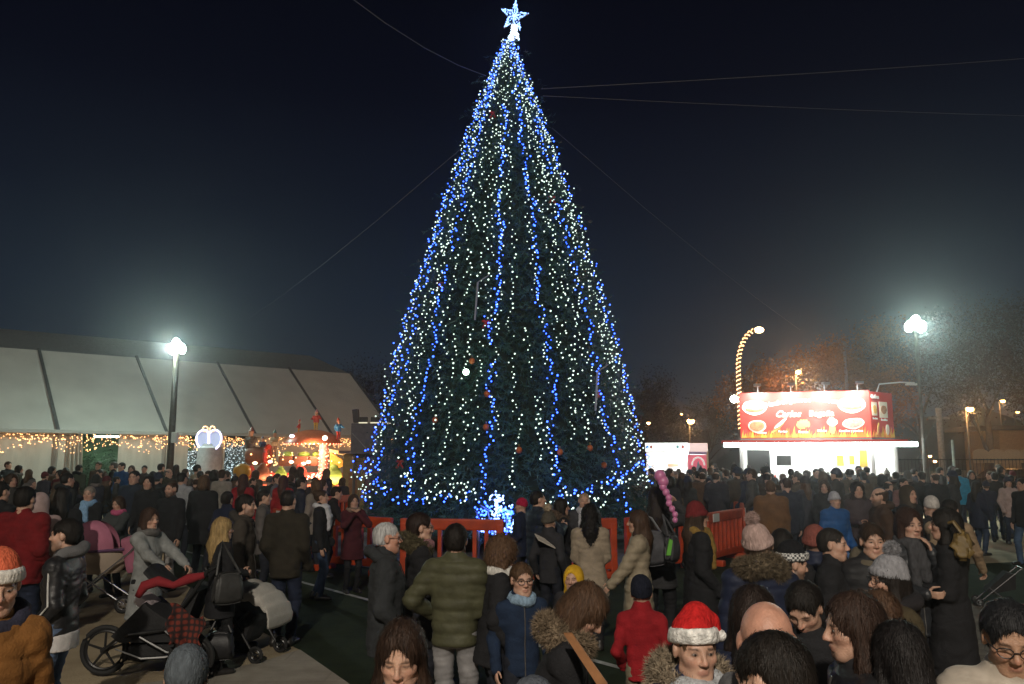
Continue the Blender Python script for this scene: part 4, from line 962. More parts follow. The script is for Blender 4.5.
# light strings, one object per string
BLUE = glow('blue_led', (.012, .085, 1.0), 8.0); WHITE = glow('white_led', (.76, 1.0, .82), 1.7); ICE = glow('ice_blue_led', (.25, .42, 1.0), 9.0)
CORD = mat('light_cord', (.01, .03, .015), .6)
def lightset(name, pts, rad, m, label, group=None, cat='light string'):
    """one string: its cord, carrying the small lamps"""
    o = MB().tube([Vector(p) for p in pts], .006, 3).build(name, CORD); tag(o, label, cat, group)
    b = bulbs('bulbs', pts, rad, m, o); tag(b, kind='stuff'); return o
for xb, kind, ytop in ((369, 'B', 36), (376, 'W', 36), (380, 'W', 60), (388, 'B', 36), (397, 'W', 36), (409, 'W', 50), (424, 'B', 36), (416, 'W', 36), (449, 'W', 36), (437, 'W', 70), (464, 'W', 36), (476, 'W', 150), (488, 'B', 120), (496, 'W', 40), (513, 'W', 36), (533, 'W', 345), (542, 'W', 60), (551, 'B', 36), (562, 'W', 90), (573, 'W', 36), (582, 'W', 110), (592, 'W', 36), (603, 'B', 36), (614, 'W', 50), (622, 'W', 36), (629, 'W', 36), (635, 'W', 80), (639, 'B', 36), (641, 'W', 90)):
    sn = max(-.995, min(.995, (xb - 507) / 137.5)); a0 = math.atan2(-math.sqrt(1 - sn * sn), sn); pts = []; zt_ = ZT - .12 if ytop < 40 else P(512, ytop, TD).z; z = zt_
    zend = rnd.choice((.95, 1.25, 1.1)) if kind == 'B' else rnd.uniform(1.2, 2.6); ph = rnd.uniform(0, 6); tw_ = rnd.uniform(-.10, .10)
    while z > zend:
        f = (ZT - z) / hh; a = a0 + tw_ * (1 - f) + .022 * math.sin(z * 1.7 + ph) + .012 * math.sin(z * 4.1 + ph) + rnd.gauss(0, .05) / max(trad(z), .5); r = trad(z) * 1.0 + .03 + rnd.gauss(.01, .06)
        if rnd.random() > .10: pts.append((r * math.cos(a) + TC.x, r * math.sin(a) + TC.y, z))
        z -= rnd.uniform(.06, .125) if kind == 'W' else rnd.uniform(.045, .09)
        if rnd.random() < .015: z -= .35
    c_ = 'blue' if kind == 'B' else 'white'
    lightset('light_string', pts, nrs.uniform(.012, .024, len(pts)) if kind == 'W' else nrs.uniform(.015, .026, len(pts)), BLUE if kind == 'B' else WHITE, 'string of %s lights running from the top down the christmas tree' % c_, c_ + ' light strings down the christmas tree')
def swag(pa, pb, kind, drop, label, n=34, jit=.06, cl=0):
    pts = []
    for k in range(n):
        f = k / (n - 1); a = pa[0] * (1 - f) + pb[0] * f; z = pa[1] * (1 - f) + pb[1] * f - drop * 4 * f * (1 - f); r = trad(max(z, .5)) * 1.02 + .1; pts.append((TC.x + r * math.cos(a) + rnd.gauss(0, jit), TC.y + r * math.sin(a), z + rnd.gauss(0, jit)))
    return lightset('light_garland', pts, nrs.uniform(.013, .026, n), {'B': BLUE, 'W': WHITE}[kind], label)
D_ = R
swag((D_(215), 1.55), (D_(262), 1.5), 'B', .28, 'blue garland of lights sagging along the lower left of the christmas tree')
swag((D_(232), 1.7), (D_(262), 1.35), 'W', .1, 'white lights bunched at the bottom of the christmas tree left of the blue light figure', 60, .15)
swag((D_(285), 1.3), (D_(325), 2.0), 'B', .1, 'blue garland of lights rising along the lower right of the christmas tree')
swag((D_(280), 1.25), (D_(330), 1.9), 'W', .15, 'white lights scattered along the lower right hem of the christmas tree', 70, .16)
swag((D_(182), 1.9), (D_(222), 1.4), 'W', .1, 'white lights scattered at the far lower left of the christmas tree', 30, .15)
swag((D_(175), 2.2), (D_(200), 1.7), 'B', .1, 'short blue garland of lights at the far lower left edge of the christmas tree', 16, .1)
# baubles and stray orange bows
OB = mat('orange_bauble', (.50, .12, .03), .4, var=.4); BW = mat('red_bow', (.45, .03, .02), .6)
for k, (px, py, kd) in enumerate(((400, 462, 'red'), (472, 361, 'or'), (487, 394, 'or'), (486, 427, 'or'), (519, 450, 'or'), (560, 452, 'or'), (590, 448, 'or'), (435, 420, 'or'), (598, 395, 'or'), (604, 465, 'or'), (493, 113, 'red'), (486, 322, 'red'), (440, 284, 'red'), (552, 198, 'red'))):
    dx = (px - 508) / FPX * TD; q = P(px, py, TD); rr_ = trad(q.z); dd = TD - math.sqrt(max(.1, (rr_ * 1.03) ** 2 - min(dx * dx, rr_ * rr_ * .95))); q = P(px, py, dd)
    if kd == 'or':
        o = empty('bauble', q); tag(o, 'orange bauble on the christmas tree', 'bauble', 'orange baubles on the christmas tree'); MB().ball((0, 0, 0), .065, 3, (1, 1, 1.1)).build('ball', OB, o, True); MB().bar((0, 0, .08), (0, 0, .12), .02).build('cap', mat('bauble_cap', (.5, .4, .2), .3, .9), o)
    else:
        o = empty('bow', q); tag(o, 'red bow tied on the christmas tree', 'bow', 'red bows on the christmas tree'); mb = MB()
        for sd in (-1, 1): mb.ball((sd * .05, 0, .02), .04, 2, (1.2, .5, .8)).bar((0, 0, 0), (sd * .07, -.01, -.14), .015, .03)
        mb.ball((0, 0, 0), .035, 2).build('ribbon', BW, o, True)
q = P(466, 372, 17.1); o = MB().ball((0, 0, 0), .07, 2).build('lamp', glow('green_flood', (.6, 1, .7), 10)); o.location = q; tag(o, 'greenish white lamp glowing inside the christmas tree greenery', 'lamp')
for px, py in ((475, 300), (595, 390)):
    q = P(px, py, 17.3); o = MB().bar((0, 0, -.45), (.06, 0, .40), .022, seg=8).bar((.06, 0, .40), (.3, 0, .56), .012).build('icicle_tube', mat('icicle_tube', (.36, .38, .44), .4), None, True); o.location = q; tag(o, 'slim white tube lamp hanging on the %s side of the christmas tree' % ('upper left' if px < 500 else 'lower right'), 'tube lamp')
# star topper
st = empty('tree_star', P(514, 30, TD)); tag(st, 'blue white lit star on top of the christmas tree', 'star'); sc_ = TD / FPX
pts = []; R1, R2 = 17.5 * sc_, 6.6 * sc_; cz = 15 * sc_; poly = []
for k in range(10):
    a = R(90) + k * math.pi / 5 + R(-9); r = R1 if k % 2 == 0 else R2; poly.append(Vector((r * math.cos(a) * .82, 0, cz + r * math.sin(a))))
MB().tube(poly, .025, 6, True).bar((0, 0, -.5), (0, 0, cz), .035).build('frame', mat('star_frame', (.5, .5, .55), .4, .8), st, True)
for k in range(10):
    for j in range(7): pts.append(poly[k].lerp(poly[(k + 1) % 10], j / 9) + Vector((rnd.gauss(0, .008), -.04, rnd.gauss(0, .008))))
    for j in range(9): pts.append(poly[k].lerp(Vector((0, 0, cz)), rnd.random() ** .8) + Vector((0, -.05, 0)))
bulbs('bulbs', [p[:] for p in pts], nrs.uniform(.015, .026, len(pts)), glow('star_led', (.20, .40, 1.0), 3.0), st)
pts = [(rnd.uniform(-1, 1) * (.05 + .11 * k / 90), -.14 - .12 * k / 90 + rnd.uniform(-.03, .03), .06 - .50 * k / 90) for k in range(90)]
bulbs('neck_bulbs', pts, .024, glow('neck_led', (.6, .78, 1.0), 3), st)
# blue light figure at the foot of the tree
lf = empty('light_figure', P(494, 530, 15.9)); tag(lf, 'blue white light figure shining at the foot of the christmas tree', 'light ornament'); lf.location.z = .55
pxm = 15.9 / FPX; mb = MB(); ptsI, ptsB = [], []
def strand(x0, y0, x1, y1, n, jw, tgt):
    a = Vector(((x0 - 494) * pxm, 0, (534 - y0) * pxm)); b = Vector(((x1 - 494) * pxm, 0, (534 - y1) * pxm)); mb.bar(a, b, .012, seg=5)
    for k in range(n): p = a.lerp(b, rnd.random()); tgt.append((p.x + rnd.gauss(0, jw), rnd.gauss(-.04, .05), p.z + rnd.gauss(0, jw)))
strand(498, 493, 497, 512, 45, .06, ptsI); strand(497, 510, 495, 531, 45, .05, ptsI); strand(490, 497, 503, 497, 14, .05, ptsI); strand(478, 520, 487, 526, 30, .07, ptsI)
strand(497, 505, 512, 508, 24, .06, ptsB); strand(505, 503, 508, 529, 30, .08, ptsB); strand(511, 505, 510, 526, 20, .05, ptsI); strand(480, 502, 490, 508, 14, .05, ptsB); strand(476, 508, 486, 530, 22, .07, ptsB); strand(488, 508, 492, 530, 20, .06, ptsB)
mb.bar((-.05, 0, -.55), (.02, 0, .5), .02).bar((.25, 0, -.55), (.25, 0, .4), .02).bar((-.3, 0, -.55), (-.3, 0, .2), .02).build('frame', mat('star_frame', (.5, .5, .55)), lf)
tag(bulbs('white_bulbs', ptsI, .022, glow('figure_led', (.25, .42, 1.0), 4), lf), kind='stuff'); tag(bulbs('blue_bulbs', ptsB, .022, BLUE, lf), kind='stuff')
# guy wires
WIRE = mat('guy_wire', (.16, .16, .17), .6, .3)
def wire(a, b, label, r=.011, sagm=.2):
    mid = (a + b) / 2 - Vector((0, 0, sagm)); o = MB().tube([a, a.lerp(mid, .5) - Vector((0, 0, sagm * .25)), mid, mid.lerp(b, .5) - Vector((0, 0, sagm * .25)), b], r, 5).build('guy_wire', WIRE, None, True); tag(o, label, 'wire', 'guy wires of the christmas tree')
wire(P(486, 76, 19.6), P(335, -14, 13), 'guy wire from the christmas tree to the upper left corner', .010)
wire(P(541, 89, 19.6), P(1060, 56, 24), 'upper of the two guy wires running right from the christmas tree', .010, .05)
wire(P(543, 96, 19.6), P(1060, 117, 26), 'lower of the two guy wires running right from the christmas tree', .008, .05)
wire(P(552, 128, 19.6), P(800, 330, 36), 'guy wire slanting down from the christmas tree to the orange tree', .007)
wire(P(462, 148, 19.6), P(250, 318, 40), 'faint guy wire slanting down from the christmas tree to the tent', .007)
# ------------------------------------------------------------------ orange barriers round the tree
ORP = mat('orange_plastic', (.50, .060, .015), .5, var=.25, vscale=5, bump=.15, bscale=14); PLT = mat('reflective_plate', (.75, .75, .73), .4, var=.1)
def barrier():
    t = empty('road_barrier'); L = 1.9; mb = MB()
    mb.box((0, 0, .93), (L, .10, .20), None, .03)
    for k in range(9): mb.box((-L / 2 + .10 + k * (L - .2) / 8, 0, .53), (.075, .075, .66), None, .015)
    mb.box((0, 0, .20), (L, .10, .14), None, .03).box((-L / 2 + .07, 0, .5), (.12, .11, .9), None, .02).box((L / 2 - .07, 0, .5), (.12, .11, .9), None, .02); mb.build('panel', ORP, t)
    for sx in (-.7, .7): MB().box((sx, 0, .06), (.16, .52, .12), None, .03).build('foot', ORP, t)
    MB().box((-.55, -.056, .92), (.30, .012, .16)).build('plate', PLT, t); return t
B0 = barrier(); NB = 17; vis = [k for k in range(NB) if math.sin(2 * math.pi * k / NB + .1) < .45]
RB = 5.55; names = {}
for n, k in enumerate(vis):
    a = 2 * math.pi * k / NB + .1; t = B0 if n == 0 else copy_tree(B0); t.location = (TC.x + RB * math.cos(a), TD + RB * math.sin(a), 0); t.rotation_euler = (0, 0, a + math.pi / 2)
    tag(t, None, 'barrier', 'orange barriers ringing the christmas tree'); names[round(t.location.x, 1)] = t
for n, (x, t) in enumerate(sorted(names.items())):
    lab = ['orange slotted barrier on the left side of the ring, second from its back', 'orange slotted barrier farthest left in the ring round the christmas tree', 'orange slotted barrier at the back left of the ring, towards the ticket booth', 'orange slotted barrier behind the woman with the long white scarf',
           'orange slotted barrier behind the woman in the burgundy coat', 'orange slotted barrier under the blue light figure', 'orange slotted barrier behind the curly haired woman in beige', 'orange slotted barrier behind the tall woman with very long dark hair',
           'orange slotted barrier just right of the woman in the dark red beanie', 'orange slotted barrier farthest right in the ring round the christmas tree', 'orange slotted barrier at the back right of the ring, towards the small kiosk'][n]
    t['label'] = lab
sheet('platform', [Vector((TC.x + 5.0 * math.cos(2 * math.pi * k / 24), TD + 5.0 * math.sin(2 * math.pi * k / 24), 0)) for k in range(24)], .012, ground_mat('grey_boards', (.16, .16, .18), (.26, .26, .28), 3, .2, 30))
# ------------------------------------------------------------------ the food stall
sL, sC, sS = P(741, 445, 31), P(872, 445, 29.6), P(895, 445, 30.6)
def flat(p, z): return Vector((p.x, p.y, z))
zt, zb, za = 4.55, 2.80, 2.55
fs = empty('food_stall', flat(sL.lerp(sC, .5), 0)); tag(fs, 'brightly lit food stall under a big red sign', 'food stall'); FINV = Matrix.Translation(-fs.location)
def fp(mb, name, m, par=fs, smooth=False): o = mb.build(name, m, par, smooth); o.matrix_parent_inverse = FINV if par is fs else par.matrix_parent_inverse.copy() if False else FINV; return o
fdir = (flat(sC, 0) - flat(sL, 0)).normalized(); fnrm = Vector((fdir.y, -fdir.x, 0)); sdir = (flat(sS, 0) - flat(sC, 0)).normalized(); snrm = Vector((sdir.y, -sdir.x, 0)); back = -fnrm * 2.4
SW = mat('stall_white', (.80, .80, .78), .5)
fp(MB().prism([flat(sL, .3), flat(sC, .3), flat(sS, .3), flat(sC, .3) + back + fdir * .25, flat(sL, .3) + back], (0, 0, .12)), 'floor', SW)
fp(MB().prism([flat(sL, 2.62), flat(sC, 2.62), flat(sS, 2.62), flat(sC, 2.62) + back + fdir * .25, flat(sL, 2.62) + back], (0, 0, .14)), 'ceiling', SW)
fp(MB().quad(flat(sL, .4) + back, flat(sC, .4) + back + fdir * .25, flat(sC, 2.62) + back + fdir * .25, flat(sL, 2.62) + back).quad(flat(sL, .4) + back, flat(sL, .4), flat(sL, 2.62), flat(sL, 2.62) + back).quad(flat(sS, .4), flat(sC, .4) + back + fdir * .25, flat(sC, 2.62) + back + fdir * .25, flat(sS, 2.62)), 'back_wall', SW)
fp(MB().prism([flat(sL, .42), flat(sC, .42), flat(sC, 1.15), flat(sL, 1.15)], fnrm * -.10), 'counter', mat('counter_front', (.62, .62, .60), .4, var=.05))
fp(MB().prism([flat(sC, .42), flat(sS, .42), flat(sS, 1.15), flat(sC, 1.15)], snrm * -.10), 'counter', mat('counter_front', (.62, .62, .60)))
fp(MB().prism([flat(sL, 1.16) + fnrm * .2, flat(sC, 1.16) + fnrm * .2, flat(sC, 1.16) - fnrm * .4, flat(sL, 1.16) - fnrm * .4], (0, 0, .05)), 'counter_top', mat('steel_top', (.6, .6, .6), .25, .8))
for p in (sL, sC, sS): fp(MB().bar(flat(p, .3), flat(p, 2.62), .07, seg=10), 'post', mat('stall_post', (.35, .35, .35), .5))
TUBE = glow('white_tube', (.88, 1.0, .95), 16)
# awning strip of tubes reaching out both sides
fa, fb = flat(sL, za) - fdir * .62 + fnrm * .55, flat(sC, za) + fdir * 1.45 + fnrm * .35
fp(MB().prism([flat(sL, za + .07) - fdir * .7, flat(sC, za + .07) + fdir * 1.1, flat(sC, za + .07) + fdir * 1.1 + fnrm * .7, flat(sL, za + .07) - fdir * .7 + fnrm * .7], (0, 0, .10)), 'awning', mat('red_awning', (.55, .05, .04), .6))
fp(MB().bar(fa, fb, .085, seg=10), 'tube_lamp', glow('awning_tube', (.85, 1.0, .95), 22), smooth=True)
for k in (.25, .75):
    m_ = flat(sL, 2.56).lerp(flat(sS, 2.56), k) + back * .5; fp(MB().box(m_, (1.6, .5, .05)), 'ceiling_lamp', glow('ceiling_tube', (.95, 1, .95), 12))
    l = bpy.data.lights.new('stall_lamp', 'POINT'); l.energy = 85; l.color = (.93, 1, .95); l.shadow_soft_size = .3; lo = bpy.data.objects.new('stall_lamp', l); COL.objects.link(lo); lo.parent = fs; lo.matrix_parent_inverse = FINV; lo.location = m_ + Vector((0, 0, -.35))
l = bpy.data.lights.new('awning_lamp', 'AREA'); l.shape = 'RECTANGLE'; l.size = 5.5; l.size_y = .2; l.energy = 330; l.color = (.88, 1, .95); lo = bpy.data.objects.new('awning_lamp', l); COL.objects.link(lo); lo.parent = fs; lo.matrix_parent_inverse = FINV
lo.location = (fa + fb) / 2 + Vector((0, 0, -.12)) + fnrm * .12; lo.rotation_euler = Vector((fnrm.x * .8, fnrm.y * .8, -.6)).to_track_quat('-Z', 'X').to_euler()
def onface(u, z0, z1, w, off, side=False):
    a, d, n = (sC, sdir, snrm) if side else (sL, fdir, fnrm); c = flat(a, 0) + d * u + n * off; return [c + Vector((0, 0, z0)) - d * w / 2, c + Vector((0, 0, z0)) + d * w / 2, c + Vector((0, 0, z1)) + d * w / 2, c + Vector((0, 0, z1)) - d * w / 2]
for u, z0, z1, w, col, nm in ((3.55, 1.75, 2.15, .25, (.75, .55, .08), 'price_card'), (3.95, 1.80, 2.15, .2, (.75, .6, .1), 'price_card'), (4.35, 1.7, 2.35, .28, (.75, .5, .08), 'price_card'), (1.55, 1.75, 2.15, .55, (.008, .010, .009), 'menu_screen'), (.62, 1.45, 2.35, .85, (.010, .012, .012), 'dark_panel')):
    fp(MB().prism(onface(u, z0, z1, w, {'price_card': -.3, 'dark_panel': -.45, 'menu_screen': -.8}[nm]), fnrm * .03), nm, mat(nm, col, .5))
for u in (.5, 1.2, 1.5, 2.1, 2.4, 3.0, 4.6):
    c = flat(sL, 1.21) + fdir * u - fnrm * .1; o = fp(MB().lathe([(.05, 0), (.055, .02), (.05, .16), (.02, .2), (.02, .25)], c, 12), 'sauce_bottle', mat('sauce_%d' % (int(u * 10) % 3), ((.5, .05, .03), (.6, .45, .08), (.75, .75, .7))[int(u * 10) % 3], .4), smooth=True)
# the sign: red board, flames, food pictures and lettering
sg = empty('stall_sign', flat(sL.lerp(sC, .5), zb)); tag(sg, 'big red sign board with white lettering, food pictures and flames', 'sign'); SINV = Matrix.Translation(-sg.location)
def sp2(mb, name, m, par=None): o = mb.build(name, m, par or sg); o.matrix_parent_inverse = SINV if par is None else Matrix(); 
RED = mat('sign_red', (.60, .045, .035), .45, var=.06, vscale=2)
b1 = MB(); Lf = (flat(sC, 0) - flat(sL, 0)).length; Ls = (flat(sS, 0) - flat(sC, 0)).length
sp2(MB().prism(onface(Lf / 2, zb, zt, Lf, 0), fnrm * -.10), 'front_board', RED); sp2(MB().prism(onface(Ls / 2, zb, zt - .04, Ls - .02, 0, True), snrm * -.10), 'side_board', RED)
sp2(MB().prism(onface(Lf / 2, zb - .16, zb - .01, Lf, .01), fnrm * -.12).prism(onface(Ls / 2, zb - .16, zb - .01, Ls, .01, True), snrm * -.12), 'frame', mat('sign_frame', (.15, .16, .16), .5))
YEL = mat('flame_yellow', (.85, .50, .06), .5); CRM = mat('sign_cream', (.85, .80, .66), .5); WHT = mat('sign_white', (.90, .90, .88), .5); BRN = mat('food_brown', (.42, .20, .09), .6, var=.4, vscale=10); GOLD = mat('food_gold', (.80, .52, .14), .6, var=.2, vscale=14); ORA = mat('flame_orange', (.80, .24, .03), .5)
def flames(L, side, seed):
    rr = random.Random(seed); a, d, n = (sC, sdir, snrm) if side else (sL, fdir, fnrm); o1, o2 = MB(), MB(); x = .03
    while x < L - .08:
        w = rr.uniform(.07, .15); h = rr.uniform(.16, .45); c = flat(a, zb + .02) + d * x
        (o1 if rr.random() < .6 else o2).prism([c + n * .012, c + d * w + n * .012, c + d * (w * .8) + Vector((0, 0, h * .5)) + n * .012, c + d * (w * .55 + .03) + Vector((0, 0, h)) + n * .012, c + d * (w * .25) + Vector((0, 0, h * .45)) + n * .012], n * rr.uniform(.004, .02)); x += w * .8
    sp2(o1, 'flame', YEL); sp2(o2, 'flame', ORA)
flames(Lf, False, 3); flames(Ls, True, 4)
def disc(u, z, rx, rz, m, name, side=False, off=.02, th=.02, n=22, a0=0, tilt=0):
    a, d, nn = (sC, sdir, snrm) if side else (sL, fdir, fnrm); c = flat(a, z) + d * u + nn * off; pts = []
    for k in range(n):
        t_ = 2 * math.pi * k / n; x, y = rx * math.cos(t_), rz * math.sin(t_) * (1 + .08 * math.sin(3 * t_)); x, y = x * math.cos(tilt) - y * math.sin(tilt), x * math.sin(tilt) + y * math.cos(tilt); pts.append(c + d * x + Vector((0, 0, y)))
    sp2(MB().prism(pts, nn * th), name, m)
def burger(u, z, s_, side=False):
    disc(u, z, .46 * s_, .28 * s_, WHT, 'plate_picture', side, .014, .01); disc(u, z + .09 * s_, .36 * s_, .15 * s_, GOLD, 'bun_picture', side, .03); disc(u, z, .38 * s_, .06 * s_, CRM, 'filling_picture', side, .044); disc(u, z - .08 * s_, .34 * s_, .09 * s_, BRN, 'meat_picture', side, .036)
burger(.55, 3.98, 1.0); burger(Lf - .62, 4.02, 1.05)
disc(.62, 3.26, .33, .24, CRM, 'plate_picture'); disc(.62, 3.27, .28, .18, BRN, 'steak_picture', off=.04)
for k in range(3): disc(1.38 + .05 * k, 3.20 + .08 * k, .30, .055, (GOLD, BRN, CRM)[k], 'roll_picture', off=.02 + .013 * k, tilt=.7)
for k in range(9): disc(2.12 + .055 * (k % 5) * 1.6, 3.25 + .07 * (k // 3), .055, .11, GOLD, 'chips_picture', off=.02 + .003 * k, tilt=.5 - k * .12)
disc(3.32, 3.38, .19, .14, CRM, 'icecream_picture', off=.03); disc(3.30, 3.46, .10, .10, WHT, 'icecream_picture', off=.05); disc(3.31, 3.14, .11, .20, GOLD, 'cup_picture', off=.02)
disc(4.05, 3.33, .38, .20, CRM, 'tray_picture', tilt=.1); disc(4.05, 3.34, .33, .15, mat('food_grey', (.35, .27, .22), .6, var=.4, vscale=12), 'ribs_picture', off=.04, tilt=.1)
sp2(MB().prism(onface(.28, 3.62, 4.12, .36, .014, True), snrm * .01), 'picture_panel', CRM); sp2(MB().prism(onface(.92, 3.55, 4.15, .58, .014, True), snrm * .01), 'picture_panel', CRM)
disc(.28, 3.85, .12, .16, GOLD, 'roll_picture', True, .03, tilt=.3); disc(.92, 3.86, .2, .16, BRN, 'steak_picture', True, .03); disc(.42, 3.15, .05, .24, GOLD, 'roll_picture', True, .03, tilt=-.35); disc(1.1, 3.12, .11, .2, CRM, 'cup_picture', True, .03)
def text(s_, u, z, size, m, side=False, shear=0.0, off=.03, bold=.012, rot=0.0, name='lettering', put=True):
    a, d, n = (sC, sdir, snrm) if side else (sL, fdir, fnrm); c = bpy.data.curves.new(name, 'FONT'); c.body = s_; c.size = size; c.shear = shear; c.offset = bold; c.extrude = .008; c.align_x = 'CENTER'; c.resolution_u = 3
    o = bpy.data.objects.new(name, c); COL.objects.link(o); me = bpy.data.meshes.new_from_object(o.evaluated_get(bpy.context.evaluated_depsgraph_get())); bpy.data.objects.remove(o); bpy.data.curves.remove(c)
    M = Matrix((d, Vector((0, 0, 1)), n)).transposed().to_4x4(); M.translation = flat(a, z) + d * u + n * off; me.transform(M @ Matrix.Rotation(rot, 4, 'Z'))
    if not put: return me
    me.name = name; me.materials.clear(); o = link(name, me, m, sg); o.matrix_parent_inverse = SINV; return o
def arc(s_, u0, u1, z, rise, size):
    L = len(s_); b = bmesh.new()
    for k, ch in enumerate(s_):
        f = (k + .5) / L
        if ch != ' ': me = text(ch, u0 + (u1 - u0) * f, z + rise * 4 * f * (1 - f), size, WHT, bold=.006, rot=rise * 4 * (1 - 2 * f) / (u1 - u0), put=False); b.from_mesh(me); bpy.data.meshes.remove(me)
    me = bpy.data.meshes.new('lettering'); b.to_mesh(me); b.free(); o = link('lettering', me, WHT, sg); o.matrix_parent_inverse = SINV
arc('Hamburguesas - Bocatas', 1.0, 3.98, 3.98, .18, .24)
text('Carlos', 1.75, 3.60, .34, CRM, shear=.35, bold=.006); text('Begoña', 2.95, 3.62, .30, CRM, shear=.1, bold=.008)
text('Chuletas', .78, 2.98, .10, WHT, bold=.004); text('Perritos', 1.55, 3.02, .10, WHT, bold=.004); text('Patatas', 2.28, 2.99, .12, WHT, bold=.006); text('Helados', 2.95, 3.04, .10, WHT, bold=.004); text('Costillas y pinchos', 3.95, 3.02, .11, WHT, bold=.005)
text('Gofres', .35, 4.26, .2, WHT, True, bold=.01); text('Perritos', .28, 3.48, .10, WHT, True, bold=.004); text('Bocadillos', .92, 3.44, .11, WHT, True, bold=.004)
for u in (.7, 1.9, 3.1, 4.25):
    c = flat(sL, zt) + fdir * u; t = empty('sign_spotlight', c); tag(t, ['small arm spotlight over the left end of the red sign', 'small arm spotlight over the sign, second from its left end', 'small arm spotlight over the sign, third from its left end', 'small arm spotlight over the right end of the red sign'][int(u / 1.2)], 'spotlight', 'spotlights over the red sign')
    MB().tube([Vector((0, 0, -.05)), Vector((0, 0, .22)) + fnrm * .1, Vector((0, 0, .26)) + fnrm * .85], .022, 6).build('arm', mat('spot_arm', (.4, .4, .4), .4, .6), t); MB().box(Vector((0, 0, .22)) + fnrm * .92, (.26, .16, .10), None, .02).build('lamp_head', mat('spot_arm', (.4, .4, .4)), t)
    l = bpy.data.lights.new('spot_lamp', 'SPOT'); l.energy = 640; l.spot_size = R(120); l.spot_blend = .6; l.color = (1, .96, .88); l.shadow_soft_size = .06; lo = bpy.data.objects.new('spot_lamp', l); COL.objects.link(lo); lo.parent = t; lo.location = Vector((0, 0, .16)) + fnrm * .98; lo.rotation_euler = (-fnrm * .75 + Vector((0, 0, -.85))).to_track_quat('-Z', 'Y').to_euler()
t = empty('sign_bracket', flat(sS, zt)); tag(t, 'white steel lamp arm sticking out over the right end of the red sign', 'lamp arm'); MB().tube([Vector((-.6, 0, -.05)), Vector((-.55, -.2, .3)), Vector((.2, -.3, .36)), Vector((.75, -.3, .34))], .03, 6).build('arm', mat('bracket_white', (.75, .75, .72), .4), t); MB().box((.62, -.3, .28), (.4, .14, .07), None, .01).build('lamp_head', mat('bracket_white', (.75, .75, .72)), t)
# ------------------------------------------------------------------ small kiosk
kL, kC, kS = P(646, 445, 36), P(688, 445, 35), P(706, 445, 35.4); kk = empty('kiosk', flat(kL.lerp(kC, .5), 0)); tag(kk, 'small white lit kiosk with a pink side panel', 'kiosk'); KI = Matrix.Translation(-kk.location)
def kp(mb, name, m): o = mb.build(name, m, kk); o.matrix_parent_inverse = KI; return o
kd = (flat(kC, 0) - flat(kL, 0)).normalized(); kn_ = Vector((kd.y, -kd.x, 0)); kb = -kn_ * 2.2; ks = (flat(kS, 0) - flat(kC, 0)).normalized(); kns = Vector((ks.y, -ks.x, 0))
kp(MB().prism([flat(kL, .1), flat(kC, .1), flat(kS, .1), flat(kC, .1) + kb + kd * .2, flat(kL, .1) + kb], (0, 0, .1)), 'floor', SW); kp(MB().prism([flat(kL, 2.30), flat(kC, 2.30), flat(kS, 2.30), flat(kC, 2.30) + kb + kd * .2, flat(kL, 2.30) + kb], (0, 0, .1)), 'ceiling', SW)
kp(MB().quad(flat(kL, .2) + kb, flat(kC, .2) + kb + kd * .2, flat(kC, 2.3) + kb + kd * .2, flat(kL, 2.3) + kb).quad(flat(kL, .2) + kb, flat(kL, .2), flat(kL, 2.3), flat(kL, 2.3) + kb).quad(flat(kS, .2), flat(kC, .2) + kb + kd * .2, flat(kC, 2.3) + kb + kd * .2, flat(kS, 2.3)), 'back_wall', SW); kp(MB().prism([flat(kL, .2), flat(kC, .2), flat(kC, 1.1), flat(kL, 1.1)], -kn_ * .1), 'counter', mat('counter_front', (.62, .62, .60)))
kp(MB().prism([flat(kL, 2.32), flat(kC, 2.32), flat(kC, 2.70), flat(kL, 2.70)], kn_ * .12), 'fascia', glow('lit_fascia', (.93, 1, .98), 1.15)); kp(MB().prism([flat(kC, 2.32), flat(kS, 2.32), flat(kS, 2.68), flat(kC, 2.68)], kns * .10), 'side_fascia', glow('lit_side_fascia', (1, .72, .68), .75))
kp(MB().prism([flat(kC, .2), flat(kS, .2), flat(kS, 2.18), flat(kC, 2.18)], -kns * .08), 'side_panel', glow('pink_panel', (.85, .16, .24), .45, (.75, .18, .25))); kp(MB().prism([flat(kC, 2.19), flat(kS, 2.19), flat(kS, 2.30), flat(kC, 2.30)], kns * .03), 'side_strip', mat('lilac_strip', (.5, .45, .75), .5))
W2 = (flat(kS, 0) - flat(kC, 0)).length; cS = flat(kC, 1.72) + ks * W2 * .5 + kns * .03
kp(MB().tube([cS + ks * (W2 * .34 * math.cos(a * math.pi / 14)) + Vector((0, 0, .34 * math.sin(a * math.pi / 14))) for a in range(15)], .04, 6), 'arch_emblem', glow('emblem_white', (.95, .9, .85), .5)); kp(MB().prism([cS + ks * -.16 + Vector((0, 0, -.25)), cS + ks * .16 + Vector((0, 0, -.25)), cS + Vector((0, 0, .2))], kns * .02), 'emblem', mat('emblem_blue', (.35, .5, .7), .5))
for u, c in ((.12, (.08, .5, .45)), (.30, (.75, .25, .2)), (1.52, (.2, .6, .65)), (1.75, (.7, .08, .06))):
    kp(MB().ball(flat(kL, 2.52) + kd * u + kn_ * .13, .07, 2, (1, .3, 1)), 'fascia_dot', mat('dot_%d' % int(u * 100), c, .5))
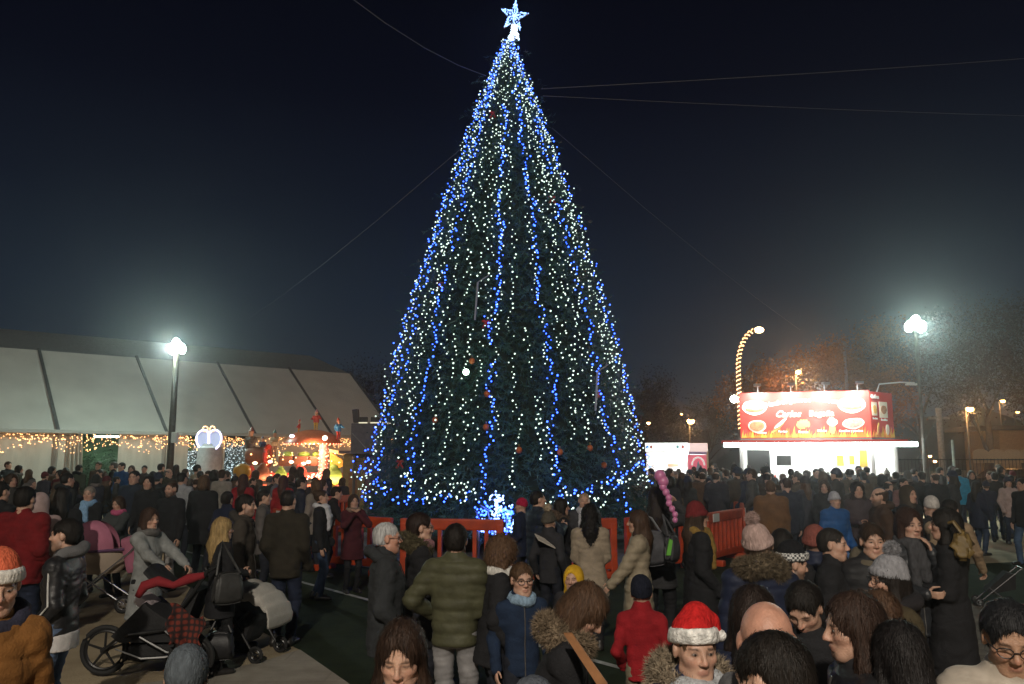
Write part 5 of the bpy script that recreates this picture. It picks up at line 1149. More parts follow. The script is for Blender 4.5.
m_ = flat(kL.lerp(kS, .5), 2.24) + kb * .5; kp(MB().box(m_, (1.5, .5, .05)), 'ceiling_lamp', glow('ceiling_tube', (.95, 1, .95), 12)); l = bpy.data.lights.new('kiosk_lamp', 'POINT'); l.energy = 80; l.color = (.95, 1, .97); l.shadow_soft_size = .3; lo = bpy.data.objects.new('kiosk_lamp', l); COL.objects.link(lo); lo.parent = kk; lo.matrix_parent_inverse = KI; lo.location = m_ + Vector((0, 0, -.3))
kp(MB().box(flat(kL, 1.7) + kd * .5 + kb * .95, (.5, .04, .12)), 'poster', mat('poster_red', (.65, .15, .08), .5)); kp(MB().box(flat(kL, 1.75) + kd * 1.25 + kb * .95, (.3, .04, .3)), 'poster', mat('poster_dark', (.1, .14, .12), .5))
# ------------------------------------------------------------------ stage box, booth
p = P(369, 440, 27.5); t = empty('equipment_box', (p.x, p.y, 0)); tag(t, 'dark grey covered equipment box with a row of work lights on top', 'equipment box'); GR = mat('box_tarp', (.13, .13, .15), .7, var=.2, bump=.5, bscale=5)
w_ = 36 / FPX * 27.5; MB().box((0, .5, 2.72), (w_, 1.0, 1.05), None, .02).build('body', GR, t)
for x in (-.5, .5):
    for y in (.1, .9): MB().bar((x, y, 0), (x, y, 2.25), .05).build('leg', mat('box_leg', (.1, .1, .1), .5), t)
MB().box((-w_ / 2 + .12, .2, 3.50), (.2, .25, .46), Matrix.Rotation(-.12, 3, 'Y'), .02).build('speaker', mat('speaker_black', (.05, .05, .055), .6), t)
for x in (-.22, .18, .58):
    hd = MB().box((x, .1, 3.36), (.28, .16, .20), None, .02).build('work_light', mat('worklight_body', (.05, .05, .05), .5), t); MB().box((x, .02, 3.25), (.30, .03, .06)).build('lamp_glass', glow('worklight_glass', (1, .93, .6), .8), hd)
MB().tube([Vector((-w_ / 2 + .05, -.02, 2.9)), Vector((-.1, -.03, 2.4))], .02, 5).build('cable', mat('cable_grey', (.3, .3, .3), .6), t)
p = P(362, 470, 28); t = empty('ticket_booth', (p.x, p.y + .6, 0)); tag(t, 'tan ticket booth with a darker purple side right of the ride', 'booth')
MB().box((0, 0, 1.1), (1.35, 1.2, 2.2), None, .02).build('body', mat('booth_tan', (.34, .24, .09), .7, var=.15), t); MB().box((.38, -.61, 1.1), (.56, .03, 2.1)).build('panel', mat('booth_purple', (.16, .08, .11), .7), t); MB().box((-.3, -.61, 1.2), (.3, .03, .7)).build('poster', mat('booth_poster', (.30, .14, .06), .6, var=.3, vscale=9), t)
MB().box((0, 0, 2.26), (1.6, 1.5, .1)).build('roof', mat('booth_roof', (.15, .12, .12), .7), t)
# ------------------------------------------------------------------ children's ride
RD = 29.5
def Q(px, py, dd=0.0): return P(px, py, RD + dd)
q0 = Q(296, 470); rd = empty('fairground_ride', (q0.x, q0.y, 0)); tag(rd, 'children\'s fairground ride with an orange mushroom canopy and red lights', 'fairground ride'); RI = Matrix.Translation(-rd.location)
def rp_(mb, name, m, smooth=False): o = mb.build(name, m, rd, smooth); o.matrix_parent_inverse = RI; return o
REDP = mat('ride_red', (.55, .05, .03), .4, var=.15); YELP = mat('ride_yellow', (.70, .42, .06), .45); BRNP = mat('ride_brown', (.20, .075, .035), .55, var=.2); GRNP = mat('ride_green', (.20, .36, .06), .55, var=.2)
a, b = Q(244, 490), Q(346, 490)
rp_(MB().box(((a.x + b.x) / 2, RD + 1.2, .55), (b.x - a.x, 2.6, 1.1), None, .03), 'platform', mat('ride_panel', (.30, .08, .04), .5, var=.3, vscale=2))
cols = [REDP, GRNP, YELP, mat('ride_orange', (.7, .2, .03), .5), BRNP, YELP, REDP]
for k in range(7): x = a.x + (b.x - a.x) * (k + .5) / 7; rp_(MB().box((x, RD - .12, .58), ((b.x - a.x) / 7 - .06, .04, .9), None, .01), 'front_panel', cols[k])
rp_(MB().box(((a.x + b.x) / 2, RD - .05, 1.42), (b.x - a.x, .08, .20), None, .02), 'light_rail', REDP)
bl = [(a.x + .5 + (b.x - a.x - .8) * rnd.random() ** .9, RD - .14, 1.42 + rnd.gauss(0, .06)) for _ in range(70)]; bulbsR = bulbs('rail_bulbs', bl, nrs.uniform(.02, .045, 70), glow('ride_bulb', (1, .30, .16), 5), rd); bulbsR.matrix_parent_inverse = RI
for px in (257, 272, 293, 305, 310): c = Q(px, 462 + rnd.uniform(-1, 2)); o = rp_(MB().ball((c.x, RD - .2, c.z), .06, 2, (1.5, 1, 1)), 'rail_lamp', glow('ride_lamp', (1, .62, .40), 4), True)
l = bpy.data.lights.new('ride_lamp', 'AREA'); l.shape = 'RECTANGLE'; l.size = 3.2; l.size_y = .3; l.energy = 90; l.color = (1, .5, .3); lo = bpy.data.objects.new('ride_lamp', l); COL.objects.link(lo); lo.parent = rd; lo.matrix_parent_inverse = RI; lo.location = (q0.x + .4, RD - .5, 1.2); lo.rotation_euler = (R(75), 0, 0)
l = bpy.data.lights.new('ride_canopy_lamp', 'POINT'); l.energy = 160; l.color = (1, .58, .36); l.shadow_soft_size = .15; lo = bpy.data.objects.new('ride_canopy_lamp', l); COL.objects.link(lo); lo.parent = rd; lo.matrix_parent_inverse = RI; lo.location = Q(312, 450, -.7)
c = Q(313, 444, .6); rw = 29 / FPX * RD; rp_(MB().lathe([(rw * .9, -.02), (rw, 0), (rw * .98, .07), (rw * .85, .26), (rw * .6, .42), (rw * .3, .51), (.05, .54)], c, 32), 'mushroom_canopy', mat('ride_canopy', (.62, .16, .06), .35, var=.12), True)
c2 = Q(323, 470, .1); o = rp_(MB().bar((c2.x, c2.y, .8), (c2.x, c2.y, c.z), .16, seg=16), 'mast', mat('ride_mast', (.75, .35, .30), .4, var=.5, vscale=9), True)
pb = [(c2.x + .17 * math.cos(k * .9), c2.y + .17 * math.sin(k * .9), 1.3 + (c.z - 1.4) * k / 60) for k in range(60)]; o = bulbs('mast_bulbs', pb, .02, glow('mast_bulb', (1, .40, .36), 2.2), rd); tag(o, kind='stuff'); o.matrix_parent_inverse = RI
q = Q(325, 438, -.5); rp_(MB().ball(q, .09, 2), 'canopy_lamp', glow('canopy_lamp', (1, .9, .7), 5), True)
q = Q(292, 436, -.3); rp_(MB().ball(q, .06, 2, (1.6, 1, 1)), 'canopy_lamp', glow('canopy_lamp_white', (.85, .8, 1), 3), True)
q = Q(260, 456, .4); rp_(MB().bar(q + Vector((-.38, 0, 0)), q + Vector((.30, 0, 0)), .34, seg=20).ball(q + Vector((-.38, 0, 0)), .34, 2, (.5, 1, 1)), 'barrel', BRNP, True)
rp_(MB().tube([q + Vector((.3, .36 * math.cos(k * math.pi / 10), .36 * math.sin(k * math.pi / 10))) for k in range(20)], .09, 8, True), 'hoop', REDP, True)
for px, w in ((288, .9), (304, 1.0), (316, .6)):
    q = Q(px, 461, .3); rp_(MB().box((q.x, q.y, q.z), (w * .55, .8, .36), None, .08), 'car', BRNP); rp_(MB().ball((q.x, q.y, q.z + .24), .2, 2, (w * 1.2, 1.2, .6)), 'car_hood', GRNP, True)
rp_(MB().prism([Q(330, 470), Q(345, 466), Q(346, 462), Q(330, 452)], (0, .3, 0)), 'slide', YELP); rp_(MB().prism([Q(329, 449), Q(346, 452), Q(346, 456), Q(329, 452)], (0, .3, 0)), 'slide', mat('ride_cream', (.75, .55, .25), .5))
def rider(px, py, hpx, cols, label, arms=('down', 'down'), hat='cone', a=180, dd=.5, sit=False):
    """a painted elf figure fixed on the ride; hpx = its height in the photo"""
    q = Q(px, py, dd); H = hpx / FPX * (RD + dd); f = Fig(H * 1.08, child=True, arms=arms, vox=H * .016, headk=1.3, bulk=1.55); f.beard = 0; me = f.body(hands=False); r = link('elf_figure', me, None); me.materials[0] = mat('painted_skin', (.62, .33, .2), .4)
    me2 = f.coat(.45, 'sweater'); link('tunic', me2, mat('elf_%d_%d' % (int(cols[0][0] * 100), int(cols[0][2] * 100)), cols[0], .4), r)
    link('leggings', f.trousers(), mat('elf_%d_%d' % (int(cols[1][0] * 100), int(cols[1][2] * 100)), cols[1], .4), r)
    MB().bar(f.hd((0, -.01, .045)), f.hd((0, -.06, .22)), .10 * f.hs, .012 * f.hs, 14).build('pointed_hat', mat('elf_%d_%d' % (int(cols[2][0] * 100), int(cols[2][2] * 100)), cols[2], .4), r, True)
    r.location = q; r.rotation_euler = (0, 0, -R(a)); tag(r, label, 'elf figure', 'elf figures on the ride'); return r
rider(316, 431.5, 18, ((.6, .05, .03), (.75, .45, .05), (.8, .35, .4)), 'elf figure in red with arms out, standing on top of the mushroom canopy', ((( .26, .03, .10), (0, -1, -.3)), ((.26, .03, .10), (0, -1, -.3))), dd=.6)
rider(299, 435, 13, ((.6, .06, .03), (.7, .35, .05), (.6, .06, .03)), 'red elf figure crouching on the left slope of the mushroom canopy', ('low', 'low'), a=250, dd=.5)
rider(338, 441, 19, ((.05, .25, .5), (.6, .05, .03), (.65, .08, .03)), 'elf figure in a blue top and red hat at the right rim of the canopy', ('reach', 'down'), a=130, dd=.3)
rider(274, 457, 22, ((.45, .35, .2), (.2, .1, .05), (.12, .26, .24)), 'gnome figure with a teal pointed hat behind the barrel', ('belly', 'belly'), dd=.6)
rider(262, 457, 17, ((.03, .05, .12), (.1, .08, .06), (.05, .07, .15)), 'small gnome figure in dark blue above the barrel', ('down', 'belly'), dd=.7)
rider(250, 463, 29, ((.10, .07, .05), (.15, .08, .04), (.30, .06, .04)), 'tall brown gnome figure with a dull red hat left of the barrel', ('belly', 'down'), dd=.4)
q = Q(331, 486, -.6); o = MB().ball((0, 0, .45), .42, 3, (1.1, .9, 1.1)).ball((-.05, -.2, .95), .26, 3).build('yellow_mascot_car', mat('yellow_car', (.6, .42, .05), .45, var=.3, vscale=5), None, True)
o.location = (q.x, q.y, 0); o.name = 'coin_ride'; tag(o, 'rounded yellow green coin ride right of the red ride lights', 'coin ride')
q = P(242, 478, 27); t = empty('yellow_figure', (q.x, q.y, 0)); tag(t, 'big round yellow balloon figure left of the ride', 'inflatable'); MB().ball((0, 0, 1.0), .42, 3, (1, .9, 1.2)).ball((0, 0, 1.62), .27, 3, (1.1, 1, .95)).build('body', mat('yellow_inflatable', (.62, .32, .03), .4), t, True); MB().bar((0, 0, 0), (0, 0, .6), .1).build('stand', mat('box_leg', (.1, .1, .1)), t)

# more small lamps and cut-out shapes on the ride
bl = [Q(248 + 95 * rnd.random(), 452 + 14 * rnd.random(), -.2 + .9 * rnd.random())[:] for _ in range(60)]; o = bulbs('scatter_bulbs', bl, nrs.uniform(.02, .035, 60), glow('ride_gold_bulb', (1, .55, .18), 4), rd); o.matrix_parent_inverse = RI
cr_ = [(c.x + rw * .99 * math.cos(k * 2 * math.pi / 44), c.y + rw * .99 * math.sin(k * 2 * math.pi / 44), c.z + .02) for k in range(44)] if False else [(Q(313, 444, .6).x + rw * .99 * math.cos(k * 2 * math.pi / 44), Q(313, 444, .6).y + rw * .99 * math.sin(k * 2 * math.pi / 44), Q(313, 444, .6).z + .0) for k in range(44)]
o = bulbs('rim_bulbs', cr_, .028, glow('ride_red_bulb', (1, .22, .10), 4), rd); o.matrix_parent_inverse = RI
for px, py, m_, w in ((263, 473, BRNP, .26), (281, 475, GRNP, .22), (300, 474, REDP, .26), (334, 476, GRNP, .3), (251, 474, REDP, .22)):
    q = Q(px, py, -.25); rp_(MB().ball(q, w, 3, (1, .35, 1.1)).ball(q + Vector((0, -.02, w * .9)), w * .55, 2, (1, .5, 1)), 'cut_out_figure', m_, True)
# ------------------------------------------------------------------ people one can tell apart
BLK = (.016, .016, .018); CHAR = (.035, .035, .037); NAVY = (.014, .019, .042); DBR = (.042, .030, .020); OLV = (.055, .055, .030); JEAN = (.035, .055, .10); DJEAN = (.018, .024, .045)
HB = (.012, .009, .007); HBR = (.040, .022, .012); HMB = (.085, .048, .025); BLD = (.38, .26, .11); GRY = (.36, .36, .36)
E = dict
# --- the row nearest the camera
OB_, OBF = hero(1, 546, 3.6, 140, 'person in an orange brown coat and white and orange hat at the left edge', E(coat=((.19, .082, .021), 'wool', .44), hat=E(col=(.55, .12, .06), low=.02, cuff=False, tall=.01, band=cloth((.60, .58, .54), 'knit')), hair=('crop', HBR), eyes=1, hood=(.03, .03, .05)), sex='f', arms=('pocket', 'belly'), pitch=.2, bulk=.95)
LJ, LJF = hero(67, 518, 6.3, 264, 'man in a black leather jacket with a white sleeve stripe, blue jeans, in profile', E(coat=(BLK, 'leather', .46), hair=('short', HB), hood=(.13, .13, .135), trousers=(.07, .10, .16), eyes=1), arms=('pocket', 'pocket'), beard=.55, bulk=1.0)
hero(188, 640, 3.2, 335, 'person from behind in a grey beanie and pale blue jacket at the lower left', E(coat=((.17, .24, .28), 'wool', .45), hat=E(col=(.085, .10, .115), cuff=False, low=.0), hair=('short', HBR)), lean=.55, pitch=-.35)
hero(402, 620, 3.0, 176, 'woman with long dark brown hair looking down at the bottom edge', E(coat=((.03, .036, .045), 'wool', .44), hair=('long', (.030, .016, .010)), eyes=0), sex='f', arms=('belly', 'belly'), pitch=.30, yaw=.10)
hero(534, 672, 2.7, 20, 'person in a slate grey beanie whose head just shows at the bottom edge', E(coat=(CHAR, 'wool', .45), hat=E(col=(.09, .10, .12), cuff=False, low=.0)))
hero(585, 584, 3.9, 98, 'woman in a black fur hooded parka with brown hair bending over', E(coat=(BLK, 'wool', .34), hair=('bob', (.075, .040, .022)), fur=(.20, .15, .10), eyes=0), sex='f', lean=.38, pitch=.55, arms=('low', 'low'), yaw=.15)
hero(693, 604, 3.0, 168, 'child in a red santa hat with white brim and navy fur trimmed jacket', E(coat=((.018, .026, .060), 'puffy', .45), hat=E(col=(.50, .02, .02), santa=1), hair=('crop', HMB), fur=(.26, .21, .15), scarf=(.42, .44, .46), scarfends=False, eyes=1), sex='f', yaw=.05, pitch=.05, headk=1.0, extra=.05)
hero(765, 602, 2.55, 14, 'bald man seen from behind at the bottom edge', E(coat=(NAVY, 'wool', .45), hood=(.12, .12, .125), hair=None), pitch=.25, bulk=1.1, skin='ruddy', extra=0.0)
hero(770, 631, 2.3, 318, 'person with thick dark hair in front of the bald man, lowest at the bottom edge', E(coat=(BLK, 'wool', .45), hair=('short', HB)), pitch=.2)
hero(752, 584, 3.3, 15, 'woman with long dark hair half hidden behind the bald man', E(coat=(NAVY, 'wool', .42), hair=('straight', (.02, .012, .009))), sex='f')
hero(803, 581, 3.9, 218, 'man with black hair bowing his head just behind the bald man', E(coat=(BLK, 'wool', .45), hair=('short', HB), eyes=0), pitch=.6, beard=.45)
hero(850, 592, 3.1, 277, 'woman with long brown hair and a black leather jacket in left profile', E(coat=(BLK, 'leather', .46), hair=('long', (.034, .018, .012)), eyes=1), sex='f', arms=('belly', 'belly'), yaw=-.1, pitch=.1)
hero(879, 590, 3.9, 158, 'girl with brown hair in a bun bowing her head behind the leather jacket woman', E(coat=(DBR, 'wool', .45), hair=('tail', (.085, .045, .025)), eyes=0), sex='f', pitch=.6)
hero(896, 620, 2.95, 352, 'person with sleek black hair seen from behind below the olive coat', E(coat=(BLK, 'leather', .45), hair=('straight', (.012, .010, .010))), sex='f', pitch=.1)
hero(1006, 600, 2.9, 200, 'woman with short dark hair, glasses and a cream coat in the lower right corner', E(coat=((.42, .37, .31), 'puffy', .44), hair=('short', (.018, .018, .020)), glasses=1, collar=.035), sex='f', pitch=.32, arms=('belly', 'belly'), bulk=1.12, skin='tan')
NORD = mat('nordic_band', (.62, .62, .60), .9)
n_, b_2 = nodes(NORD); tx = n_.nodes.new('ShaderNodeTexCoord'); ck = n_.nodes.new('ShaderNodeTexChecker'); ck.inputs['Scale'].default_value = 70; ck.inputs[1].default_value = (.62, .62, .60, 1); ck.inputs[2].default_value = (.05, .05, .055, 1); n_.links.new(tx.outputs['Object'], ck.inputs[0]); n_.links.new(ck.outputs[0], b_2.inputs['Base Color'])
hero(791, 537, 5.5, 88, 'man in a black beanie with a white patterned band and grey hood', E(coat=(BLK, 'wool', .45), hat=E(col=(.014, .014, .016), tall=.03, low=.03, band=NORD), hair=('crop', HB), hood=(.22, .22, .225), eyes=1), beard=.8, pitch=.12, lean=.12)
hero(832, 527, 6.0, 122, 'clean shaven man with short dark hair and a black zipped jacket looking right', E(coat=(BLK, 'wool', .45, .0), hair=('crop', (.016, .012, .009)), eyes=1, collar=.03), bulk=1.15)
hero(885, 541, 4.6, 268, 'woman in a grey pompom beanie and glasses with an olive brown coat', E(coat=((.062, .048, .026), 'wool', .36), hat=E(col=(.27, .27, .29), pom=.038), hair=('long', (.016, .011, .009)), glasses=1, eyes=1, hood=(.02, .018, .02)), sex='f', arms=('pocket', 'pocket'), bulk=1.15)
hero(757, 512, 5.2, 8, 'person from behind in a pale pink pompom beanie and navy fur hooded coat', E(coat=(NAVY, 'puffy', .42), hat=E(col=(.42, .30, .27), pom=.034), fur=(.13, .10, .065)), sex='f', roll=-.22)
hero(781, 528, 6.3, 15, 'dark haired person just behind the pale pink pompom beanie', E(coat=(BLK, 'wool', .45), hair=('short', HB)))
hero(814, 524, 6.8, 20, 'child in a dusty red beanie behind the clean shaven man', E(coat=(NAVY, 'puffy', .45), hat=E(col=(.22, .07, .055))), child=True)
hero(871, 523, 5.9, 183, 'woman with a hairband over pulled back hair behind the grey pompom beanie', E(coat=(BLK, 'puffy', .44), hair=('bun', HBR), eyes=1, hood=(.10, .085, .06)), sex='f', yaw=.1)
hero(908, 508, 6.7, 172, 'woman with brown bob hair resting her hand on her cheek', E(coat=((.022, .024, .028), 'leather', .42), hair=('bob', (.040, .018, .012)), eyes=1, scarf=(.06, .06, .065)), sex='f', arms=('cheek', 'belly'), pitch=.05)
hero(943, 508, 6.6, 296, 'woman with dark hair in a long black coat seen from the left', E(coat=(BLK, 'wool', .26, .015), hair=('long', HB), trousers=BLK), sex='f', arms=('belly', 'pocket'), bulk=1.1)
# --- left half, middle distance
hero(27, 486, 8.8, 5, 'person from behind in a deep red jacket at the left edge', E(coat=((.14, .009, .011), 'wool', .44), hair=('short', HB), trousers=DJEAN), bulk=1.25, arms=('pocket', 'pocket'))
hero(41, 491, 9.8, 330, 'person in a pinkish grey hood behind the deep red jacket', E(coat=((.33, .24, .23), 'wool', .45), hoodup=(.36, .27, .26)))
hero(2, 481, 10.5, 20, 'dark haired person cut by the left edge behind the deep red jacket', E(coat=(BLK, 'wool', .40), hair=('short', HB)))
hero(64, 487, 10.4, 340, 'woman with long black hair behind the leather jacket man', E(coat=(BLK, 'wool', .40), hair=('long', HB)), sex='f', arms=('mouth', 'down'))
hero(90, 486, 13.0, 176, 'woman with a pale blue scarf and grey hair facing the camera', E(coat=(BLK, 'wool', .36), hair=('short', (.22, .19, .16)), scarf=(.22, .38, .58), eyes=1), sex='f', arms=('belly', 'belly'))
hero(119, 496, 12.6, 196, 'woman in a checked pink scarf standing behind the pink pram', E(coat=((.05, .055, .055), 'wool', .38), hair=('bob', HBR), scarf=(.48, .10, .20), scarfends=False, eyes=1), sex='f', arms=('push', 'push'), pitch=.2)
hero(151, 508, 8.9, 112, 'smiling woman in a grey wool coat pushing the three wheeled stroller', E(coat=((.23, .24, .235), 'wool', .27, .015), hair=('bob', (.055, .030, .020)), scarf=(.12, .115, .11), scarfends=False, trousers=(.02, .02, .022), eyes=1), sex='f', arms=('push', 'reach'), yaw=.12)
hero(224, 517, 8.3, 52, 'blonde woman in a black coat with a grey shoulder bag', E(coat=(BLK, 'wool', .36), hair=('straight', BLD), trousers=(.012, .012, .013), tk='wool', slim=.8), sex='f', arms=('belly', 'belly'))
hero(247, 494, 9.3, 84, 'man with dark hair in a dark brown jacket beside the blonde woman', E(coat=((.050, .042, .034), 'wool', .45), hair=('short', HB), trousers=DJEAN, hood=(.04, .035, .03)), beard=.6)
hero(289, 489, 9.5, 8, 'man from behind in a long dark olive brown jacket and dark jeans', E(coat=((.027, .023, .016), 'wool', .43), hair=('crop', HB), trousers=DJEAN), arms=('pocket', 'pocket'), bulk=1.08, spread=.05)
hero(322, 489, 12.4, 84, 'woman in a dark jacket with a long white scarf in right profile', E(coat=(BLK, 'wool', .43), hair=('bun', HBR), scarf=(.55, .55, .58), trousers=JEAN, slim=.85), sex='f', arms=('pocket', 'down'), pitch=-.08, step=.03)
hero(354, 494, 13.0, 152, 'woman in a burgundy coat holding both hands to her mouth', E(coat=((.065, .014, .020), 'wool', .34, .012), hair=('bob', HBR), trousers=BLK, scarf=(.25, .18, .14), scarfends=False, slim=.75), sex='f', arms=('mouth', 'mouth'))
hero(388, 521, 6.3, 78, 'grey haired man with glasses in a black hooded parka', E(coat=((.030, .033, .036), 'wool', .41), hair=('crop', (.42, .42, .42)), hood=(.03, .033, .036), glasses=1, trousers=(.03, .045, .07), eyes=1, collar=.035), arms=('pocket', 'pocket'), bulk=1.18, skin='ruddy')
hero(421, 512, 6.9, 76, 'woman with dark hair, glasses and a dusty pink scarf over a fur collar', E(coat=(BLK, 'wool', .36), hair=('short', (.020, .011, .008)), scarf=(.38, .19, .21), scarfends=False, fur=(.10, .085, .05), glasses=1, eyes=1), sex='f', arms=('pocket', 'belly'))
hero(456, 523, 6.1, 12, 'man from behind in an olive quilted jacket and pale grey jeans', E(coat=((.066, .066, .036), 'puffy', .475), hair=('short', HB), trousers=(.24, .235, .24), slim=1.05), arms=(((.135, .09, .06), (.7, -.8, 0)), 'belly'), bulk=.98, yaw=-.15)
hero(503, 537, 6.1, 78, 'woman with curly brown hair and a fringed white scarf', E(coat=(BLK, 'wool', .42), hair=('curly', (.10, .055, .030)), scarf=(.58, .56, .52), eyes=1), sex='f', lean=.15, pitch=.1, arms=('pocket', 'pocket'))
hero(522, 562, 5.9, 164, 'boy with glasses in a navy jacket and pale blue scarf', E(coat=((.014, .026, .055), 'wool', .44), hair=('short', HMB), glasses=1, scarf=(.25, .36, .48), scarfends=False, eyes=1), child=True)
hero(573, 563, 7.0, 202, 'child in a bright yellow hood', E(coat=((.03, .03, .035), 'wool', .42), hoodup=(.62, .36, .02), hair=('crop', HB)), child=True)
hero(521, 497, 12.6, 292, 'person in a crimson beanie beside the blue light figure', E(coat=(NAVY, 'wool', .42), hat=E(col=(.42, .02, .06), cuff=False)), arms=('pocket', 'pocket'))
hero(538, 490, 10.8, 68, 'tall man in a navy quilted jacket looking up right', E(coat=((.020, .028, .042), 'puffy', .40), hair=('crop', HB), trousers=BLK), arms=('hold', 'hold'), pitch=-.12, bulk=1.1)
hero(549, 503, 10.2, 30, 'child in a grey brown hat with a big fur pompom', E(coat=((.03, .03, .034), 'wool', .40), hat=E(col=(.085, .075, .060), pom=.052, pomcol=(.36, .29, .20))), child=True, headk=.9)
hero(562, 498, 11.2, 82, 'woman with dark hair and a fur collar next to the fur pompom hat', E(coat=(BLK, 'wool', .40), hair=('bob', HB), fur=(.10, .07, .05)), sex='f', arms=('hold', 'pocket'))
hero(584, 492, 11.6, 180, 'fair haired person facing the camera with a white scarf, under the tree', E(coat=((.05, .05, .055), 'wool', .42), hair=('crop', (.30, .20, .12)), scarf=(.55, .55, .58)))
hero(590, 505, 9.3, 6, 'woman from behind with curly black hair and a beige jacket', E(coat=((.30, .245, .18), 'wool', .37, .01), hair=('longcurly', (.010, .008, .007)), trousers=BLK, slim=.8), sex='f', arms=('belly', 'belly'), bulk=1.1)
hero(637, 510, 8.5, 282, 'woman with long brown hair in a beige quilted coat facing left', E(coat=((.30, .25, .175), 'puffy', .34), hair=('long', (.060, .032, .018)), trousers=BLK), sex='f', arms=(((.10, .20, -.03), (.5, -1, 0)), 'down'), bulk=1.0)
hero(657, 487, 9.3, 20, 'tall woman with very long dark hair and a dark coat holding the pink balloon', E(coat=(CHAR, 'wool', .38), hair=('long', (.020, .013, .011)), trousers=BLK), sex='f', arms=('pocket', ((.10, .16, .36), (1, -.2, -.8))))
hero(697, 499, 8.2, 84, 'woman in a dark red beanie, glasses and a long black coat with a mustard scarf', E(coat=(BLK, 'wool', .22, .012), hat=E(col=(.15, .02, .022), tall=.03), hair=('straight', HBR), glasses=1, scarf=(.24, .15, .04), trousers=BLK), sex='f', arms=('pocket', 'pocket'), bulk=1.1)
hero(641, 573, 5.9, 12, 'boy from behind in a red jacket, black beanie and khaki trousers', E(coat=((.27, .012, .017), 'wool', .45), hat=E(col=(.014, .016, .026), cuff=False, low=-.005), trousers=(.20, .175, .12), tk='wool'), child=True, arms=('pocket', 'pocket'))
# --- right half, middle distance
hero(729, 497, 21, 182, 'small distant child in a red santa hat and red coat beyond the barriers', E(coat=((.30, .02, .03), 'wool', .40), hat=E(col=(.50, .03, .04), santa=1), hair=('bob', HMB)), child=True, extra=.08)
hero(705, 499, 20.5, 30, 'child in a white beanie beyond the woman in the dark red beanie', E(coat=((.20, .12, .12), 'wool', .42), hat=E(col=(.50, .46, .44))), child=True)
hero(834, 490, 12.6, 168, 'man in a bright blue jacket and pale grey beanie', E(coat=((.016, .085, .26), 'puffy', .43), hat=E(col=(.42, .42, .46), tall=.02), hair=('crop', HBR), trousers=DJEAN), arms=('pocket', 'pocket'))
hero(857, 482, 13.2, 188, 'woman with big dark curly hair and a patterned top', E(coat=((.055, .04, .045), 'wool', .42), hair=('longcurly', (.016, .010, .008))), sex='f', arms=('belly', 'belly'))
hero(878, 487, 10.9, 276, 'bearded man with cropped hair in a dark brown coat, facing left', E(coat=((.055, .030, .018), 'wool', .40), hair=('ring', HBR), hood=(.05, .028, .018)), beard=.8, bulk=1.15, arms=('pocket', 'pocket'))
hero(770, 480, 14, 18, 'broad person from behind in a brown jacket before the food stall', E(coat=((.15, .075, .032), 'wool', .43), hair=('short', HMB)), bulk=1.25)
hero(786, 477, 14.6, 355, 'man from behind in a navy jacket beside the brown jacket', E(coat=((.022, .026, .042), 'wool', .44), hair=('crop', HBR)), bulk=1.1)
hero(908, 484, 11.8, 154, 'woman wearing a dark fur edged hood left of the white knit hat', E(coat=(BLK, 'wool', .40), hoodup=(.05, .038, .026), hair=('crop', HB)), sex='f')
hero(930, 495, 9.9, 4, 'person from behind in a white knit hat and black coat', E(coat=(BLK, 'wool', .40), hat=E(col=(.50, .47, .44), cuff=False)))
hero(949, 499, 9.4, 48, 'dark haired person in a tan coat bending to the right', E(coat=((.30, .215, .135), 'wool', .37), hair=('short', HB), trousers=(.10, .075, .04)), lean=.5, arms=('reach', 'reach'))
hero(172, 481, 13.2, 200, 'bearded man in a dark jacket and pale grey trousers', E(coat=(BLK, 'wool', .44), hair=('crop', HBR), trousers=(.28, .27, .26)), beard=.85, arms=('down', 'down'), bulk=1.08)
hero(183, 472, 16.5, 15, 'person from behind in a pale grey jacket with a dark strap across', E(coat=((.30, .31, .33), 'wool', .42), hair=('crop', HB)), bulk=1.05)
hero(205, 475, 14.6, 5, 'broad person from behind in a black coat with light brown hair', E(coat=(BLK, 'wool', .33), hair=('bob', HMB)), sex='f', bulk=1.2)
hero(228, 491, 13.4, 10, 'small dark clad child between the black coat and the red coat', E(coat=(NAVY, 'wool', .42), hair=('short', HB)), child=True)
hero(244, 474, 17, 5, 'woman from behind in a red coat left of the fairground ride', E(coat=((.27, .015, .022), 'wool', .34), hair=('long', (.05, .02, .014))), sex='f')
hero(284, 475, 17.5, 10, 'woman from behind in a red coat in front of the fairground ride', E(coat=((.30, .018, .022), 'wool', .34), hair=('long', (.06, .024, .016))), sex='f')
hero(302, 477, 16.2, 70, 'man in a dark blue jacket in front of the ride lights', E(coat=((.025, .03, .045), 'wool', .43), hair=('short', HB)))
hero(316, 479, 15.4, 300, 'woman with long brown hair and a pale coat before the ride', E(coat=((.22, .19, .16), 'wool', .40), hair=('long', HMB)), sex='f')
hero(337, 486, 14.6, 75, 'person in a black coat stooping before the ticket booth', E(coat=(BLK, 'wool', .40), hair=('short', HB)), lean=.3, arms=('hold', 'hold'))
hero(957, 468, 23, 8, 'person from behind in a turquoise jacket', E(coat=((.02, .26, .46), 'puffy', .43), hair=('short', HB), trousers=DJEAN))
hero(994, 472, 21, 20, 'person in a dark jacket and jeans beside the red pushchair', E(coat=(BLK, 'wool', .44), hair=('short', HB), trousers=JEAN), step=.02)
hero(1021, 478, 16.2, 255, 'person in a black jacket and blue jeans walking at the right edge', E(coat=(BLK, 'wool', .44), hair=('short', HB), trousers=(.06, .10, .17)), step=.07)
hero(265, 489, 12.6, 80, 'dark haired person in a grey coat behind the dark brown jacket man', E(coat=((.11, .10, .095), 'wool', .40), hair=('short', HB)))
